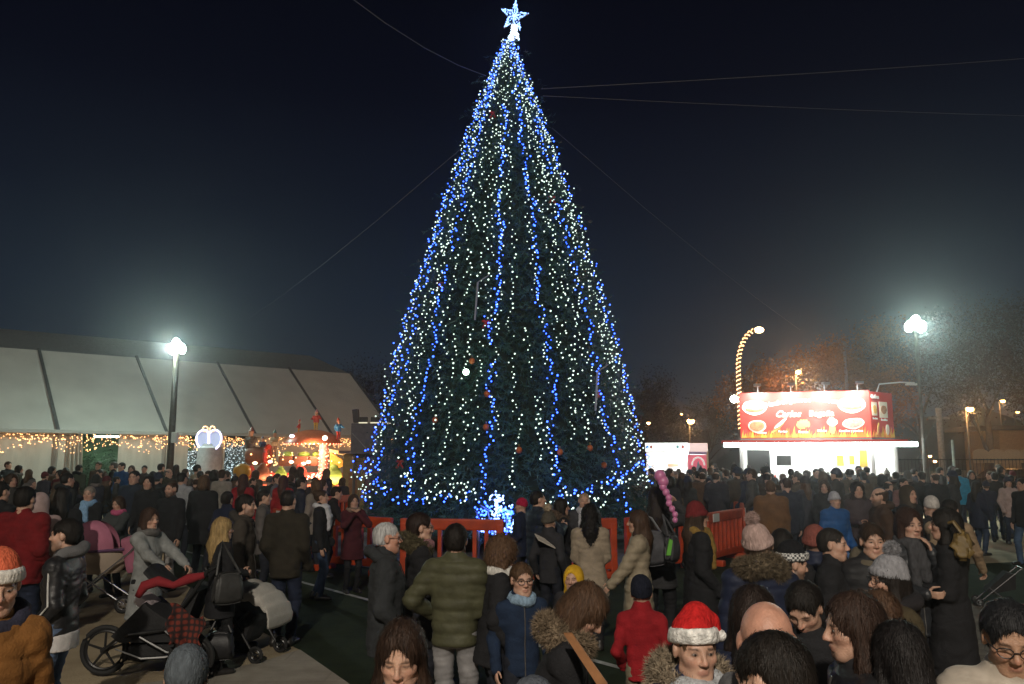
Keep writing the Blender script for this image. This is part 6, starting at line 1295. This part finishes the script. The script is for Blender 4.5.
hero(135, 470, 15.5, 185, 'man in a dark blue coat behind the smiling woman', E(coat=((.020, .025, .04), 'wool', .40), hair=('crop', HB)), bulk=1.15)
hero(149, 475, 15.0, 175, 'woman with straight dark hair in a black coat behind the smiling woman', E(coat=(BLK, 'wool', .40), hair=('long', HB)), sex='f')

# the leather jacket's white sleeve stripe and the shirt hanging out below it
_f = LJF; _o = np.array([-1, .25, 0.]) * .040 * _f.H
MB().tube([_f.sh[-1] + _o * .95 + [0, 0, .03], _f.sh[-1] * .5 + _f.el[-1] * .5 + _o * 1.0, _f.el[-1] + _o * .92, _f.el[-1] * .5 + _f.wr[-1] * .5 + _o * .82, _f.wr[-1] + _o * .7], .007, 6).build('sleeve_stripe', cloth((.55, .55, .52), 'wool'), LJ, True)
F = _f.gbox(.40, .5, arms=False); F.loft([(-.105 * _f.H, .100 * _f.H, .079 * _f.H, 0), (-.03 * _f.H, .099 * _f.H, .077 * _f.H, 0)], _f.tf, .01); V, Q = F.mesh()
link('shirt', mesh_np('shirt', V + vnorm(V, Q) * (.004 * wob(V, 40, 1, 5))[:, None], Q, True), cloth((.50, .48, .47), 'wool'), LJ)
# ------------------------------------------------------------------ prams, bags, balloon
BLACKF = mat('black_fabric', (.014, .014, .015), .85, var=.3, bump=.6, bscale=40); TUBEB = mat('black_tube', (.02, .02, .02), .35, .2); CHROME = mat('chrome_tube', (.6, .6, .62), .2, .9); TYRE = mat('tyre', (.012, .012, .012), .8)
def wheel(par, c, r, w=.035, spokes=5, ax=(0, 1, 0), rimc=None):
    c = Vector(c); ax = Vector(ax); x = ax.cross(Vector((0, 0, 1))).normalized(); z = Vector((0, 0, 1))
    t = MB().tube([c + (x * math.cos(k * math.pi / 14) + z * math.sin(k * math.pi / 14)) * (r - w * .5) for k in range(28)], w * .5, 8, True).build('wheel', TYRE, par, True); mb = MB().bar(c - ax * w * .7, c + ax * w * .7, r * .14, seg=10)
    mb.tube([c + (x * math.cos(k * math.pi / 14) + z * math.sin(k * math.pi / 14)) * (r - w * 1.2) for k in range(28)], w * .28, 6, True)
    for k in range(spokes): a = 2 * math.pi * k / spokes + .3; mb.bar(c, c + (x * math.cos(a) + z * math.sin(a)) * (r - w), r * .06, r * .045, 6)
    mb.build('rim', rimc or TUBEB, t, True); return t
# three wheeled stroller: x points right in the picture, front wheel at the left
d_ = 8.0; o0 = G(152, 676); t = empty('jogging_stroller', (P(152, 640, o0.y).x, o0.y, 0), R(4)); tag(t, 'black three wheeled jogging stroller with a red trimmed canopy', 'stroller'); px_ = o0.y / FPX
def sx(px, py, y=0.0): return Vector(((px - 152) * px_, y, (676 - py) * px_ * .985))
wheel(t, sx(109, 651), .24, .05)
for y in (-.31, .31): wheel(t, sx(199, 652, y), .22, .05)
mb = MB()
for y in (-.05, .05): mb.tube([sx(109, 651, y), sx(122, 640, y * 2), sx(140, 632, y * 5)], .016, 8)
for y in (-.27, .27): mb.tube([sx(140, 632, y), sx(172, 628, y), sx(199, 590, y), sx(209, 573, y)], .017, 8).tube([sx(150, 634, y), sx(175, 648, y), sx(199, 652, y)], .016, 8).tube([sx(172, 628, y), sx(199, 652, y)], .014, 8)
mb.bar(sx(199, 652, -.31), sx(199, 652, .31), .014).tube([sx(207, 576, -.27), sx(216, 570, -.2), sx(216, 570, .2), sx(207, 576, .27)], .02, 8).build('frame', TUBEB, t, True)
MB().prism([sx(122, 634, -.22), sx(137, 618, -.22), sx(150, 604, -.22), sx(160, 612, -.22), sx(176, 622, -.22), sx(192, 590, -.22), sx(200, 594, -.22), sx(184, 640, -.22), sx(150, 640, -.22), sx(130, 640, -.22)], (0, .44, 0)).build('seat', BLACKF, t)
can = MB().grid(lambda u, v: sx(176 + 27 * math.cos(R(100) + u * R(95)), 606 - 31 * math.sin(R(20) + u * R(75)), -.26 + .52 * v) + Vector((0, 0, .05 * math.sin(math.pi * v))), 10, 8).build('canopy', BLACKF, t, True); sm = can.modifiers.new('thick', 'SOLIDIFY'); sm.thickness = .012
MB().tube([sx(146, 597, -.27), sx(152, 587, -.28), sx(164, 583, -.27), sx(178, 587, -.27), sx(192, 581, -.28), sx(206, 578, -.27)], [.03, .05, .05, .035, .05, .03], 10).build('canopy_trim', mat('red_fleece', (.22, .012, .018), .9, bump=.6, bscale=60), t, True)
MB().box(sx(165, 650), (.62, .34, .16), None, .05).build('basket', BLACKF, t); MB().tube([sx(126, 646, -.2), sx(150, 655, -.2), sx(172, 654, -.2), sx(182, 650, -.2)], .008, 6).build('piping', mat('reflective_piping', (.5, .5, .5), .4), t, True)
MB().box(sx(146, 606), (.18, .3, .10), Matrix.Rotation(.6, 3, 'Y'), .04).build('blanket', mat('pale_blanket', (.42, .36, .38), .9, bump=.6, bscale=40), t)
PLD = mat('tartan', (.3, .04, .02), .9); n_, b_2 = nodes(PLD); tx = n_.nodes.new('ShaderNodeTexCoord'); wv = [n_.nodes.new('ShaderNodeTexWave') for _ in range(2)]
for w_2, dr in zip(wv, ('X', 'Z')): w_2.bands_direction = dr; w_2.inputs['Scale'].default_value = 5.5; n_.links.new(tx.outputs['Object'], w_2.inputs['Vector'])
mm = n_.nodes.new('ShaderNodeMath'); mm.operation = 'MULTIPLY'; n_.links.new(wv[0].outputs['Fac'], mm.inputs[0]); n_.links.new(wv[1].outputs['Fac'], mm.inputs[1]); rr_ = n_.nodes.new('ShaderNodeValToRGB'); rr_.color_ramp.elements[0].color = (.02, .012, .012, 1); rr_.color_ramp.elements[1].color = (.17, .028, .016, 1); rr_.color_ramp.elements[1].position = .45; n_.links.new(mm.outputs[0], rr_.inputs[0]); n_.links.new(rr_.outputs[0], b_2.inputs['Base Color'])
p = sx(197, 627); q = t.matrix_basis @ (p + Vector((0, -.42, 0))); o = MB().grid(lambda u, v: (-.15 + .30 * u + .03 * math.sin(v * 9), .10 * math.sin(u * 3.1) * (1 - .5 * v) - .05 + .04 * math.sin(u * 16) * v, -.38 * v + .06 * math.cos(u * 5) + .17 + .05 * math.sin(u * 3 + 1)), 22, 16).build('tartan_blanket', PLD, None, True); sm = o.modifiers.new('thick', 'SOLIDIFY'); sm.thickness = .014; o.location = q; tag(o, 'red and black tartan blanket hanging over the jogging stroller handle', 'blanket')
# pink pram
o0 = G(97, 611); t = empty('pink_pram', (P(97, 590, o0.y).x, o0.y, 0), R(12)); tag(t, 'pink pram with a round hood and a pale bassinet', 'pram'); s_ = o0.y / FPX
PNK = mat('pink_fabric', (.46, .16, .24), .8, var=.12, bump=.5, bscale=25); CRE = mat('cream_fabric', (.45, .36, .28), .8, var=.1)
MB().lathe([(.05, .50), (.23, .52), (.30, .62), (.33, .82), (.31, .84)], (0, 0, 0), 24).build('bassinet', CRE, t, True).scale = (1.25, .8, 1)
MB().grid(lambda u, v: (-.08 + .37 * math.cos(v * 1.5) * math.cos(R(35 + 290 * u)), .30 * math.cos(v * 1.5) * math.sin(R(35 + 290 * u)), .84 + .40 * math.sin(v * 1.5)), 24, 10).build('hood', PNK, t, True)
MB().tube([(-.34, -.25, .86), (0, -.29, .84), (.38, -.25, .86)], .02, 6).build('hood_band', mat('purple_band', (.12, .05, .12), .7), t, True)
MB().box((.47, -.02, .78), (.22, .46, .5), Matrix.Rotation(-.25, 3, 'Y'), .06).build('apron', mat('pink_dark', (.34, .11, .17), .8, var=.1), t)
mb = MB()
for y in (-.26, .26): mb.bar((-.36, y, .12), (.46, y, .82), .014).bar((.42, y, .12), (-.30, y, .62), .014).tube([(.46, y, .82), (.62, y, 1.02), (.66, y * .8, 1.04)], .014, 6)
mb.bar((.66, -.21, 1.04), (.66, .21, 1.04), .018).build('frame', CHROME, t, True)
for x in (-.36, .42):
    for y in (-.27, .27): wheel(t, (x, y, .12), .12, .04, 6, rimc=CHROME)
q = t.matrix_basis @ Vector((.72, -.1, .62)); b = empty('khaki_bag', q, R(20)); tag(b, 'khaki patterned bag hanging from the pink pram handle', 'bag'); MB().box((0, 0, 0), (.34, .18, .36), None, .07).build('body', mat('khaki_print', (.26, .21, .13), .9, var=.6, vscale=7), b); MB().tube([(-.1, -.1, .14), (-.07, -.11, .02), (.05, -.11, .0), (.1, -.1, .14)], .016, 6).tube([(-.1, 0, .16), (-.1, .0, .42), (.1, 0, .42), (.1, 0, .16)], .013, 6).build('strap', mat('black_strap', (.02, .02, .02), .7), b, True)
# pushchair with a grey white hood beside the blonde woman
o0 = G(252, 657); t = empty('pushchair', (P(252, 640, o0.y).x, o0.y, 0), R(-14)); tag(t, 'black pushchair with a ribbed grey white hood', 'pushchair'); HW = mat('grey_white_hood', (.46, .44, .40), .8, var=.1, bump=.4, bscale=20)
can = MB().grid(lambda u, v: (-.10 + .44 * math.sin(R(100) * u) + (.0), -.25 * math.cos(math.pi * v), .46 - .02 + .36 * math.cos(R(105) * u) * (.55 + .45 * math.sin(math.pi * v) ** .5) + .012 * math.sin(u * 30)), 26, 12).build('hood', HW, t, True); sm = can.modifiers.new('thick', 'SOLIDIFY'); sm.thickness = .02
MB().box((-.12, 0, .38), (.42, .40, .34), Matrix.Rotation(.35, 3, 'Y'), .08).build('seat', BLACKF, t); mb = MB()
for y in (-.24, .24): mb.bar((.18, y, .08), (-.45, y, .95), .014).bar((-.38, y, .08), (.10, y, .52), .014)
mb.bar((-.45, -.24, .95), (-.45, .24, .95), .018).build('frame', TUBEB, t, True)
for x in (.20, -.38):
    for y in (-.25, .25): wheel(t, (x, y, .09), .09, .035, 5)
# red pushchair on the right
o0 = G(943, 524); t = empty('red_pushchair', (P(943, 510, o0.y).x, o0.y, 0), R(10)); tag(t, 'red pushchair with pale crossing legs on the right', 'pushchair'); RF = mat('red_fabric', (.26, .02, .02), .8, var=.2)
MB().prism([Vector((-.45, -.2, .62)), Vector((-.1, -.2, .38)), Vector((.12, -.2, .42)), Vector((-.05, -.2, .62)), Vector((-.32, -.2, 1.0)), Vector((-.50, -.2, .95))], (0, .4, 0)).build('seat', RF, t)
MB().grid(lambda u, v: (-.42 + .32 * math.sin(R(110) * u), -.22 * math.cos(math.pi * v), .88 + .26 * math.cos(R(100) * u) * (.6 + .4 * math.sin(math.pi * v))), 12, 8).build('hood', RF, t, True); mb = MB()
for y in (-.22, .22): mb.bar((.42, y, 1.08), (-.35, y, .08), .016).bar((-.1, y, .6), (.28, y, .08), .016)
mb.bar((.42, -.22, 1.08), (.42, .22, 1.08), .018).build('frame', mat('pale_tube', (.55, .55, .52), .4, .4), t, True)
for x in (-.36, .29):
    for y in (-.23, .23): wheel(t, (x, y, .09), .09, .035, 5)
# pushchair low on the right, behind the cream coat
o0 = G(992, 606); t = empty('dark_pushchair', (P(994, 590, o0.y).x, o0.y, 0), R(160)); t.scale = (.62, .62, .62); tag(t, 'dark pushchair half hidden behind the cream coat at the right edge', 'pushchair'); MB().prism([Vector((-.4, -.2, .42)), Vector((.1, -.2, .30)), Vector((.2, -.2, .36)), Vector((-.25, -.2, .80)), Vector((-.42, -.2, .75))], (0, .4, 0)).build('seat', BLACKF, t); mb = MB()
for y in (-.22, .22): mb.bar((.36, y, .10), (-.55, y, .90), .015).bar((-.3, y, .08), (.15, y, .45), .015)
mb.bar((-.55, -.22, .90), (-.55, .22, .90), .02).build('frame', CHROME, t, True)
for x in (.36, -.3):
    for y in (-.23, .23): wheel(t, (x, y, .10), .10, .04, 5, rimc=CHROME)
# blue folding frame by the bright blue jacket
o0 = P(858, 560, 8.6); t = empty('blue_walker', (o0.x, 8.6, 0), R(15)); tag(t, 'pale blue tube frame of a pushchair beside the brown coat', 'pushchair'); mb = MB()
for y in (-.2, .2): mb.tube([(-.35, y, 1.12), (-.28, y, 1.16), (.12, y, .62), (.3, y, .1)], .022, 8).bar((-.3, y, .1), (.14, y, .66), .018)
mb.bar((-.35, -.2, 1.12), (-.35, .2, 1.12), .022).build('frame', mat('blue_tube', (.10, .18, .36), .4), t, True); MB().box((0, 0, .5), (.36, .36, .3), Matrix.Rotation(.5, 3, 'Y'), .06).build('seat', BLACKF, t)
for x in (-.3, .3):
    for y in (-.22, .22): wheel(t, (x, y, .09), .09, .035, 5)
def bag(px, py, d, size, col, label, strap_to=None, rz=0.0, kind='handbag'):
    c = P(px, py, d); t = empty(kind, c, R(rz)); tag(t, label, 'bag'); w, y, h = size; m = mat('bag_%d_%d' % (px, py), col, .55, var=.3, vscale=12, bump=.4, bscale=25)
    b = bmesh.new(); bmesh.ops.create_cube(b, size=1.0); bmesh.ops.subdivide_edges(b, edges=b.edges, cuts=5, use_grid_fill=True)
    for v in b.verts: k = .5 - v.co.z; v.co = Vector((v.co.x * w * (.82 + .22 * k), v.co.y * y * (.45 + .7 * math.sin(math.pi * min(1, k * .8 + .1))), v.co.z * h * (1 - .12 * (2 * v.co.x) ** 2)))
    bmesh.ops.bevel(b, geom=[e for e in b.edges if len(e.link_faces) == 2 and e.calc_face_angle() > .9], offset=.02, segments=2, affect='EDGES'); me = bpy.data.meshes.new('body'); b.to_mesh(me); b.free(); me.polygons.foreach_set('use_smooth', [True] * len(me.polygons)); link('body', me, m, t)
    a = strap_to or (0, 0, h * 1.1); MB().tube([(-w * .4, 0, h * .42), (-w * .2 + a[0] * .5, a[1] * .6, h * .5 + a[2] * .35), a, (w * .16 + a[0] * .5, a[1] * .6, h * .5 + a[2] * .35), (w * .4, 0, h * .42)], .012, 6).build('strap', m, t, True); return t
bag(228, 588, 8.05, (.29, .12, .31), (.04, .04, .039), 'grey slouchy shoulder bag on the blonde woman', (-.04, .1, .44), 40)
bag(220, 645, 8.2, (.26, .18, .28), (.016, .016, .018), 'big black bag standing beside the pushchair with the grey white hood', (0, .05, .27), 10, 'travel_bag')
bag(651, 548, 8.75, (.32, .14, .38), (.09, .09, .10), 'grey backpack worn by the tall dark haired woman', (.0, .12, .34), 20, 'backpack')
bag(672, 548, 8.6, (.20, .10, .30), (.05, .05, .055), 'small dark bag beside the woman in the dark red beanie', (.0, .1, .34), 50)
bag(962, 545, 6.4, (.24, .12, .24), (.16, .105, .03), 'mustard olive shoulder bag on the woman in the long black coat', (-.05, .08, .17), 60)
o = MB().prism([Vector((-.05, 0, -.2)), Vector((.06, 0, -.2)), Vector((.12, 0, .16)), Vector((.04, 0, .2))], (0, .03, 0)).build('green_packet', mat('green_packet', (.12, .42, .04), .5), None); o.location = P(668, 547, 8.5); o.scale = (.42, 1, .42); tag(o, 'bright green packet sticking out of a bag by the tall woman', 'packet')
# long strap of the bending woman's bag, the bread, the pink balloon, brochure
st_ = P(568, 634, 3.55); en = P(602, 684, 3.35); o = MB().prism([st_ - Vector((.018, 0, 0)), st_ + Vector((.018, 0, 0)), en + Vector((.022, 0, 0)), en - Vector((.022, 0, 0))], (0, .012, .004)).build('leather_strap', mat('tan_leather', (.28, .13, .055), .5, var=.2, vscale=20), None); tag(o, 'tan leather bag strap across the bending woman in the fur hooded parka', 'strap')
bal = empty('twisted_balloon', P(664, 495, 8.7)); tag(bal, 'long twisted pink balloon sticking up beside the tall dark haired woman', 'balloon'); mb = MB(); c0 = P(660, 476, 8.7) - bal.location; c1 = P(676, 520, 8.6) - bal.location
for k in range(9): f = k / 8; mb.ball(c0.lerp(c1, f) + Vector((.012 * math.sin(k * 2.1), 0, 0)), (.062 if k < 2 else .044) * (1 - .35 * f), 3, (1, 1, 1.12))
mb.build('balloon', mat('pink_balloon', (.62, .20, .40), .3, spec=.6, sub=.2), bal, True)
bro = MB().box((0, 0, 0), (.36, .22, .012), Matrix.Rotation(.35, 3, 'Y')).build('brochure', mat('paper', (.6, .55, .48), .7), None); bro.scale = (.7, .7, 1); bro.location = P(545, 541, 10.05); bro.rotation_euler = (.4, 0, .3); tag(bro, 'folded pale paper held by the man in the navy quilted jacket', 'paper')
br = MB().ball((0, 0, 0), .055, 3, (.55, .45, 1.3)).build('bread', mat('bread', (.52, .42, .24), .8, var=.3, vscale=20, bump=.5, bscale=40), None, True); bpy.context.view_layer.update(); br.location = OB_.matrix_world @ Vector(OBF.wr[1] + OBF.fn[1] * .085 + np.array([0, .03, .035])); br.rotation_euler = (0, -.7, 0); tag(br, 'piece of pale bread held by the person in the orange brown coat', 'bread')
# jacket details of the man in black leather
# ------------------------------------------------------------------ the crowd further off: fourteen kinds of figure, each copied with its parts
PROT = []
for k, (sex, hs_, sp, kw) in enumerate((
    ('m', 'short', E(), E(arms=('pocket', 'pocket'))), ('m', 'crop', E(hood=BLK), E(arms=('pocket', 'pocket'), bulk=1.12)), ('f', 'long', E(), E(arms=('pocket', 'pocket'))), ('f', 'bob', E(scarf=(.18, .16, .15), scarfends=False), E(arms=('belly', 'belly'))),
    ('m', 'short', E(hat=E(col=(.04, .04, .045))), E(arms=('pocket', 'pocket'))), ('f', 'long', E(hat=E(col=(.22, .2, .2), pom=.035)), E(arms=('pocket', 'pocket'))), ('m', 'short', E(), E(arms=('phone', 'pocket'), yaw=.5)), ('f', 'tail', E(), E(arms=('pocket', 'hold'), yaw=-.5)),
    ('m', 'ring', E(), E(arms=('pocket', 'pocket'), bulk=1.2)), ('f', 'curly', E(), E(arms=('belly', 'pocket'), yaw=.3)))):
    f = Fig(1.72 if sex == 'm' else 1.62, sex=sex, vox=.021, seed=60 + k, **kw); f.beard = 0
    s_ = E(coat=(BLK, 'wool', (.44, .40, .36, .40)[k % 4]), hair=(hs_, (HB, HBR, HBR, HMB)[k % 4])); s_.update(sp); r = dress(f, s_); PROT.append([r, f, False])
COATS = [BLK, BLK, CHAR, NAVY, DBR, (.03, .032, .03), (.06, .055, .05), (.045, .045, .06), (.09, .07, .05), (.028, .028, .034)]
HAIRS = [HB, HB, HB, HBR, HBR, HMB, HB, (.10, .095, .09)]
def crowd(px, py, d, a, label=None, group=None, coat=None, k=None, hair=None, cat='person', trousers=None):
    """copy a figure so that its head top meets the picture point as nearly as its height allows"""
    k = nrs.randint(len(PROT)) if k is None else k; P0 = PROT[k]; r0, f, used = P0
    if used: r = copy_tree(r0)
    else: r = r0; P0[2] = True
    z = P(px, py, d).z; sc = min(1.12, max(.86, z / (f.top + .02))); r.scale = (sc, sc, sc)
    stand(r, f, px, py, d, a); tag(r, label, cat, group)
    c = coat or COATS[nrs.randint(len(COATS))]; hm = hair or HAIRS[nrs.randint(len(HAIRS))]
    for ch in r.children:
        n = ch.name.split('.')[0]; m = cloth(c, 'wool') if n in ('coat', 'jacket') else cloth(((.02, .02, .022), (.05, .045, .045), (.10, .02, .025), (.03, .035, .06), (.20, .18, .17))[nrs.randint(5)], 'knit') if n == 'beanie' else hairm(hm) if n == 'hair' else cloth(trousers or (DJEAN, BLK, JEAN)[nrs.randint(3)], 'denim') if n == 'trousers' else None
        if m is not None:
            ch.material_slots[0].link = 'OBJECT'; ch.material_slots[0].material = m
    return r
TURQ = (.02, .07, .20)
# those that stand out by what they wear
for a in ((9, 461, 29, 100, 'person in a black jacket standing alone against the tent wall at the far left', BLK, 0), (20, 465, 27, 60, 'person in a dark olive coat second from the left along the tent wall', (.05, .05, .035), 3), (30, 469, 25, 10, 'person with black hair and a black coat third from the left along the tent wall', BLK, 2),
          (53, 466, 26, 80, 'person in a brown fur coloured coat left of the pair in red', (.10, .07, .045), 3), (66, 467, 25.5, 200, 'person in a dull red coat left of the tent entrance', (.16, .02, .025), 7), (60, 470, 25, 190, 'shorter person in a dark red coat at the left side of the dull red coat', (.10, .018, .022), 9),
          (80, 464, 25.5, 20, 'person in a greenish coat at the left side of the tent entrance', (.05, .06, .04), 1), (99, 461, 28, 180, 'person in a brown jacket inside the tent entrance', (.07, .045, .03), 0), (100, 469, 24, 170, 'person in a dark coat in front of the tent entrance', CHAR, 6), (114, 460, 27, 255, 'tall person in a black coat at the right side of the tent entrance', BLK, 0),
          (122, 462, 26, 200, 'person in a bright navy blue jacket right of the tent entrance', TURQ, 0), (132, 464, 26.5, 170, 'person with long hair just right of the navy blue jacket by the tent', BLK, 2), (145, 463, 27, 190, 'person with light brown hair left of the floodlight pole', (.06, .05, .045), 7), (162, 463, 26, 30, 'person in a dark green jacket at the foot of the floodlight pole', (.035, .045, .035), 0),
          (169, 468, 22, 100, 'person in profile in a dark olive jacket right of the floodlight pole', (.045, .045, .03), 8), (186, 468, 23, 20, 'person in a brown coat below the left tinsel curtain', (.08, .06, .045), 1), (198, 464, 24, 40, 'person in a beige coat below the butterfly light', (.30, .24, .16), 0), (215, 470, 21, 350, 'dark haired person in a grey coat right of the butterfly light', (.07, .07, .07), 9),
          (223, 469, 19.5, 10, 'person in a pale grey beige coat left of the yellow balloon figure', (.26, .235, .20), 0), (278, 473, 19, 90, 'person in a grey jacket between the two red coats', (.13, .13, .14), 6), (323, 479, 16.6, 95, 'person in a dark jacket with a pale collar before the ride', (.03, .03, .036), 3), (292, 474, 20, 10, 'person in a black coat right of the second red coat', BLK, 1),
          (858, 465, 24, 200, 'person in a pale grey top at the right end of the food stall counter', (.33, .35, .37), 0), (816, 468, 22, 180, 'person in an olive coat in the middle of the food stall counter', (.075, .07, .045), 1), (799, 477, 19, 175, 'person in a yellow and black coat before the dark menu screen', (.22, .15, .03), 6), (717, 470, 21, 20, 'person with a bright pink scarf before the gap between the stalls', (.05, .03, .035), 3),
          (702, 471, 20, 10, 'person in a dark brown leather coat before the pink kiosk panel', (.085, .05, .03), 8), (680, 478, 19.5, 350, 'person in a brown coat behind the pink balloon', (.12, .075, .045), 2), (971, 470, 23, 200, 'long haired person in a dark coat right of the turquoise jacket', BLK, 2), (952, 464, 25, 90, 'person in a white coat left of the turquoise jacket', (.48, .48, .47), 3),
          (989, 471, 24, 300, 'person in a brown coat behind the person in jeans by the pushchair', (.11, .07, .05), 7), (998, 464, 27, 190, 'tall person with a pale face by the metal railing', (.04, .035, .035), 0), (1007, 477, 20, 190, 'person in a pale pink coat near the right edge', (.40, .30, .28), 5), (1012, 471, 25, 20, 'person in a navy coat near the railing at the right edge', NAVY, 4),
          (895, 471, 20.5, 10, 'person in an olive brown coat just right of the food stall', (.065, .055, .035), 1), (907, 470, 22, 20, 'person with light hair just left of the steel floodlight pole', (.04, .04, .045), 3), (921, 471, 20, 5, 'person in a black jacket at the foot of the steel floodlight pole', BLK, 0), (934, 472, 19, 355, 'broad person in a black coat right of the steel floodlight pole', BLK, 8), (903, 477, 17, 190, 'person in a dusty pink coat below the right end of the food stall', (.20, .10, .09), 7),
          (824, 480, 16, 190, 'woman in a black coat behind the bright blue jacket', BLK, 9), (763, 466, 23, 10, 'dark coated person below the left post of the food stall', CHAR, 0)):
    crowd(a[0], a[1], a[2], a[3], a[4], None, a[5], a[6])
# the packed rows before the stalls and along the tent, which nothing tells apart
def row(n, x0, x1, y0, y1, d0, d1, label, group, face):
    used = []
    for i in range(n):
        for _ in range(40):
            px = x0 + (x1 - x0) * (i + rnd.random()) / n; d = rnd.uniform(d0, d1); q = P(px, 460, d)
            if all((q.x - u.x) ** 2 + (q.y - u.y) ** 2 > .30 for u in used): break
        used.append(q); hz = P(px, 460, d); H = rnd.choice((1.5, 1.6, 1.65, 1.7, 1.74, 1.78, 1.86)); v = (H - HC) / d
        py = 342 - FPX * math.tan(math.atan(v) - PITCH) if False else 342 - FPX * (v * math.cos(PITCH) - math.sin(PITCH)) / (math.cos(PITCH) + v * math.sin(PITCH))
        crowd(px, py, d, face + rnd.gauss(0, 40), label, group)
row(32, 742, 900, 466, 478, 20.5, 28.3, 'dark clad person in the packed crowd before the food stall', 'crowd before the food stall', 5)
row(12, 735, 900, 466, 478, 16.5, 20, 'dark clad person in the nearer rows of the crowd before the food stall', 'nearer crowd before the food stall', 10)
row(30, 650, 742, 466, 478, 21, 33, 'dark clad person in the crowd before the small kiosk', 'crowd before the small kiosk', 5)
row(9, 668, 745, 470, 482, 18.6, 23, 'dark clad person standing behind the barriers before the small kiosk', 'people behind the barriers', 20)
row(15, -20, 180, 465, 478, 18, 29, 'dark clad person in the crowd along the tent wall', 'crowd along the tent', 30)
row(14, 185, 345, 468, 480, 19, 25.5, 'dark clad person in the crowd before the fairground ride', 'crowd before the ride', 0)
row(9, 880, 1024, 468, 480, 17, 27, 'dark clad person in the loose crowd right of the food stall', 'crowd right of the stall', 60)
row(5, -15, 90, 474, 486, 14.2, 17.5, 'dark clad person in the shadowed crowd behind the prams', 'people behind the prams', 60)
for r0, f, used in PROT:
    if not used:
        for ch in list(r0.children): bpy.data.objects.remove(ch)
        bpy.data.objects.remove(r0)
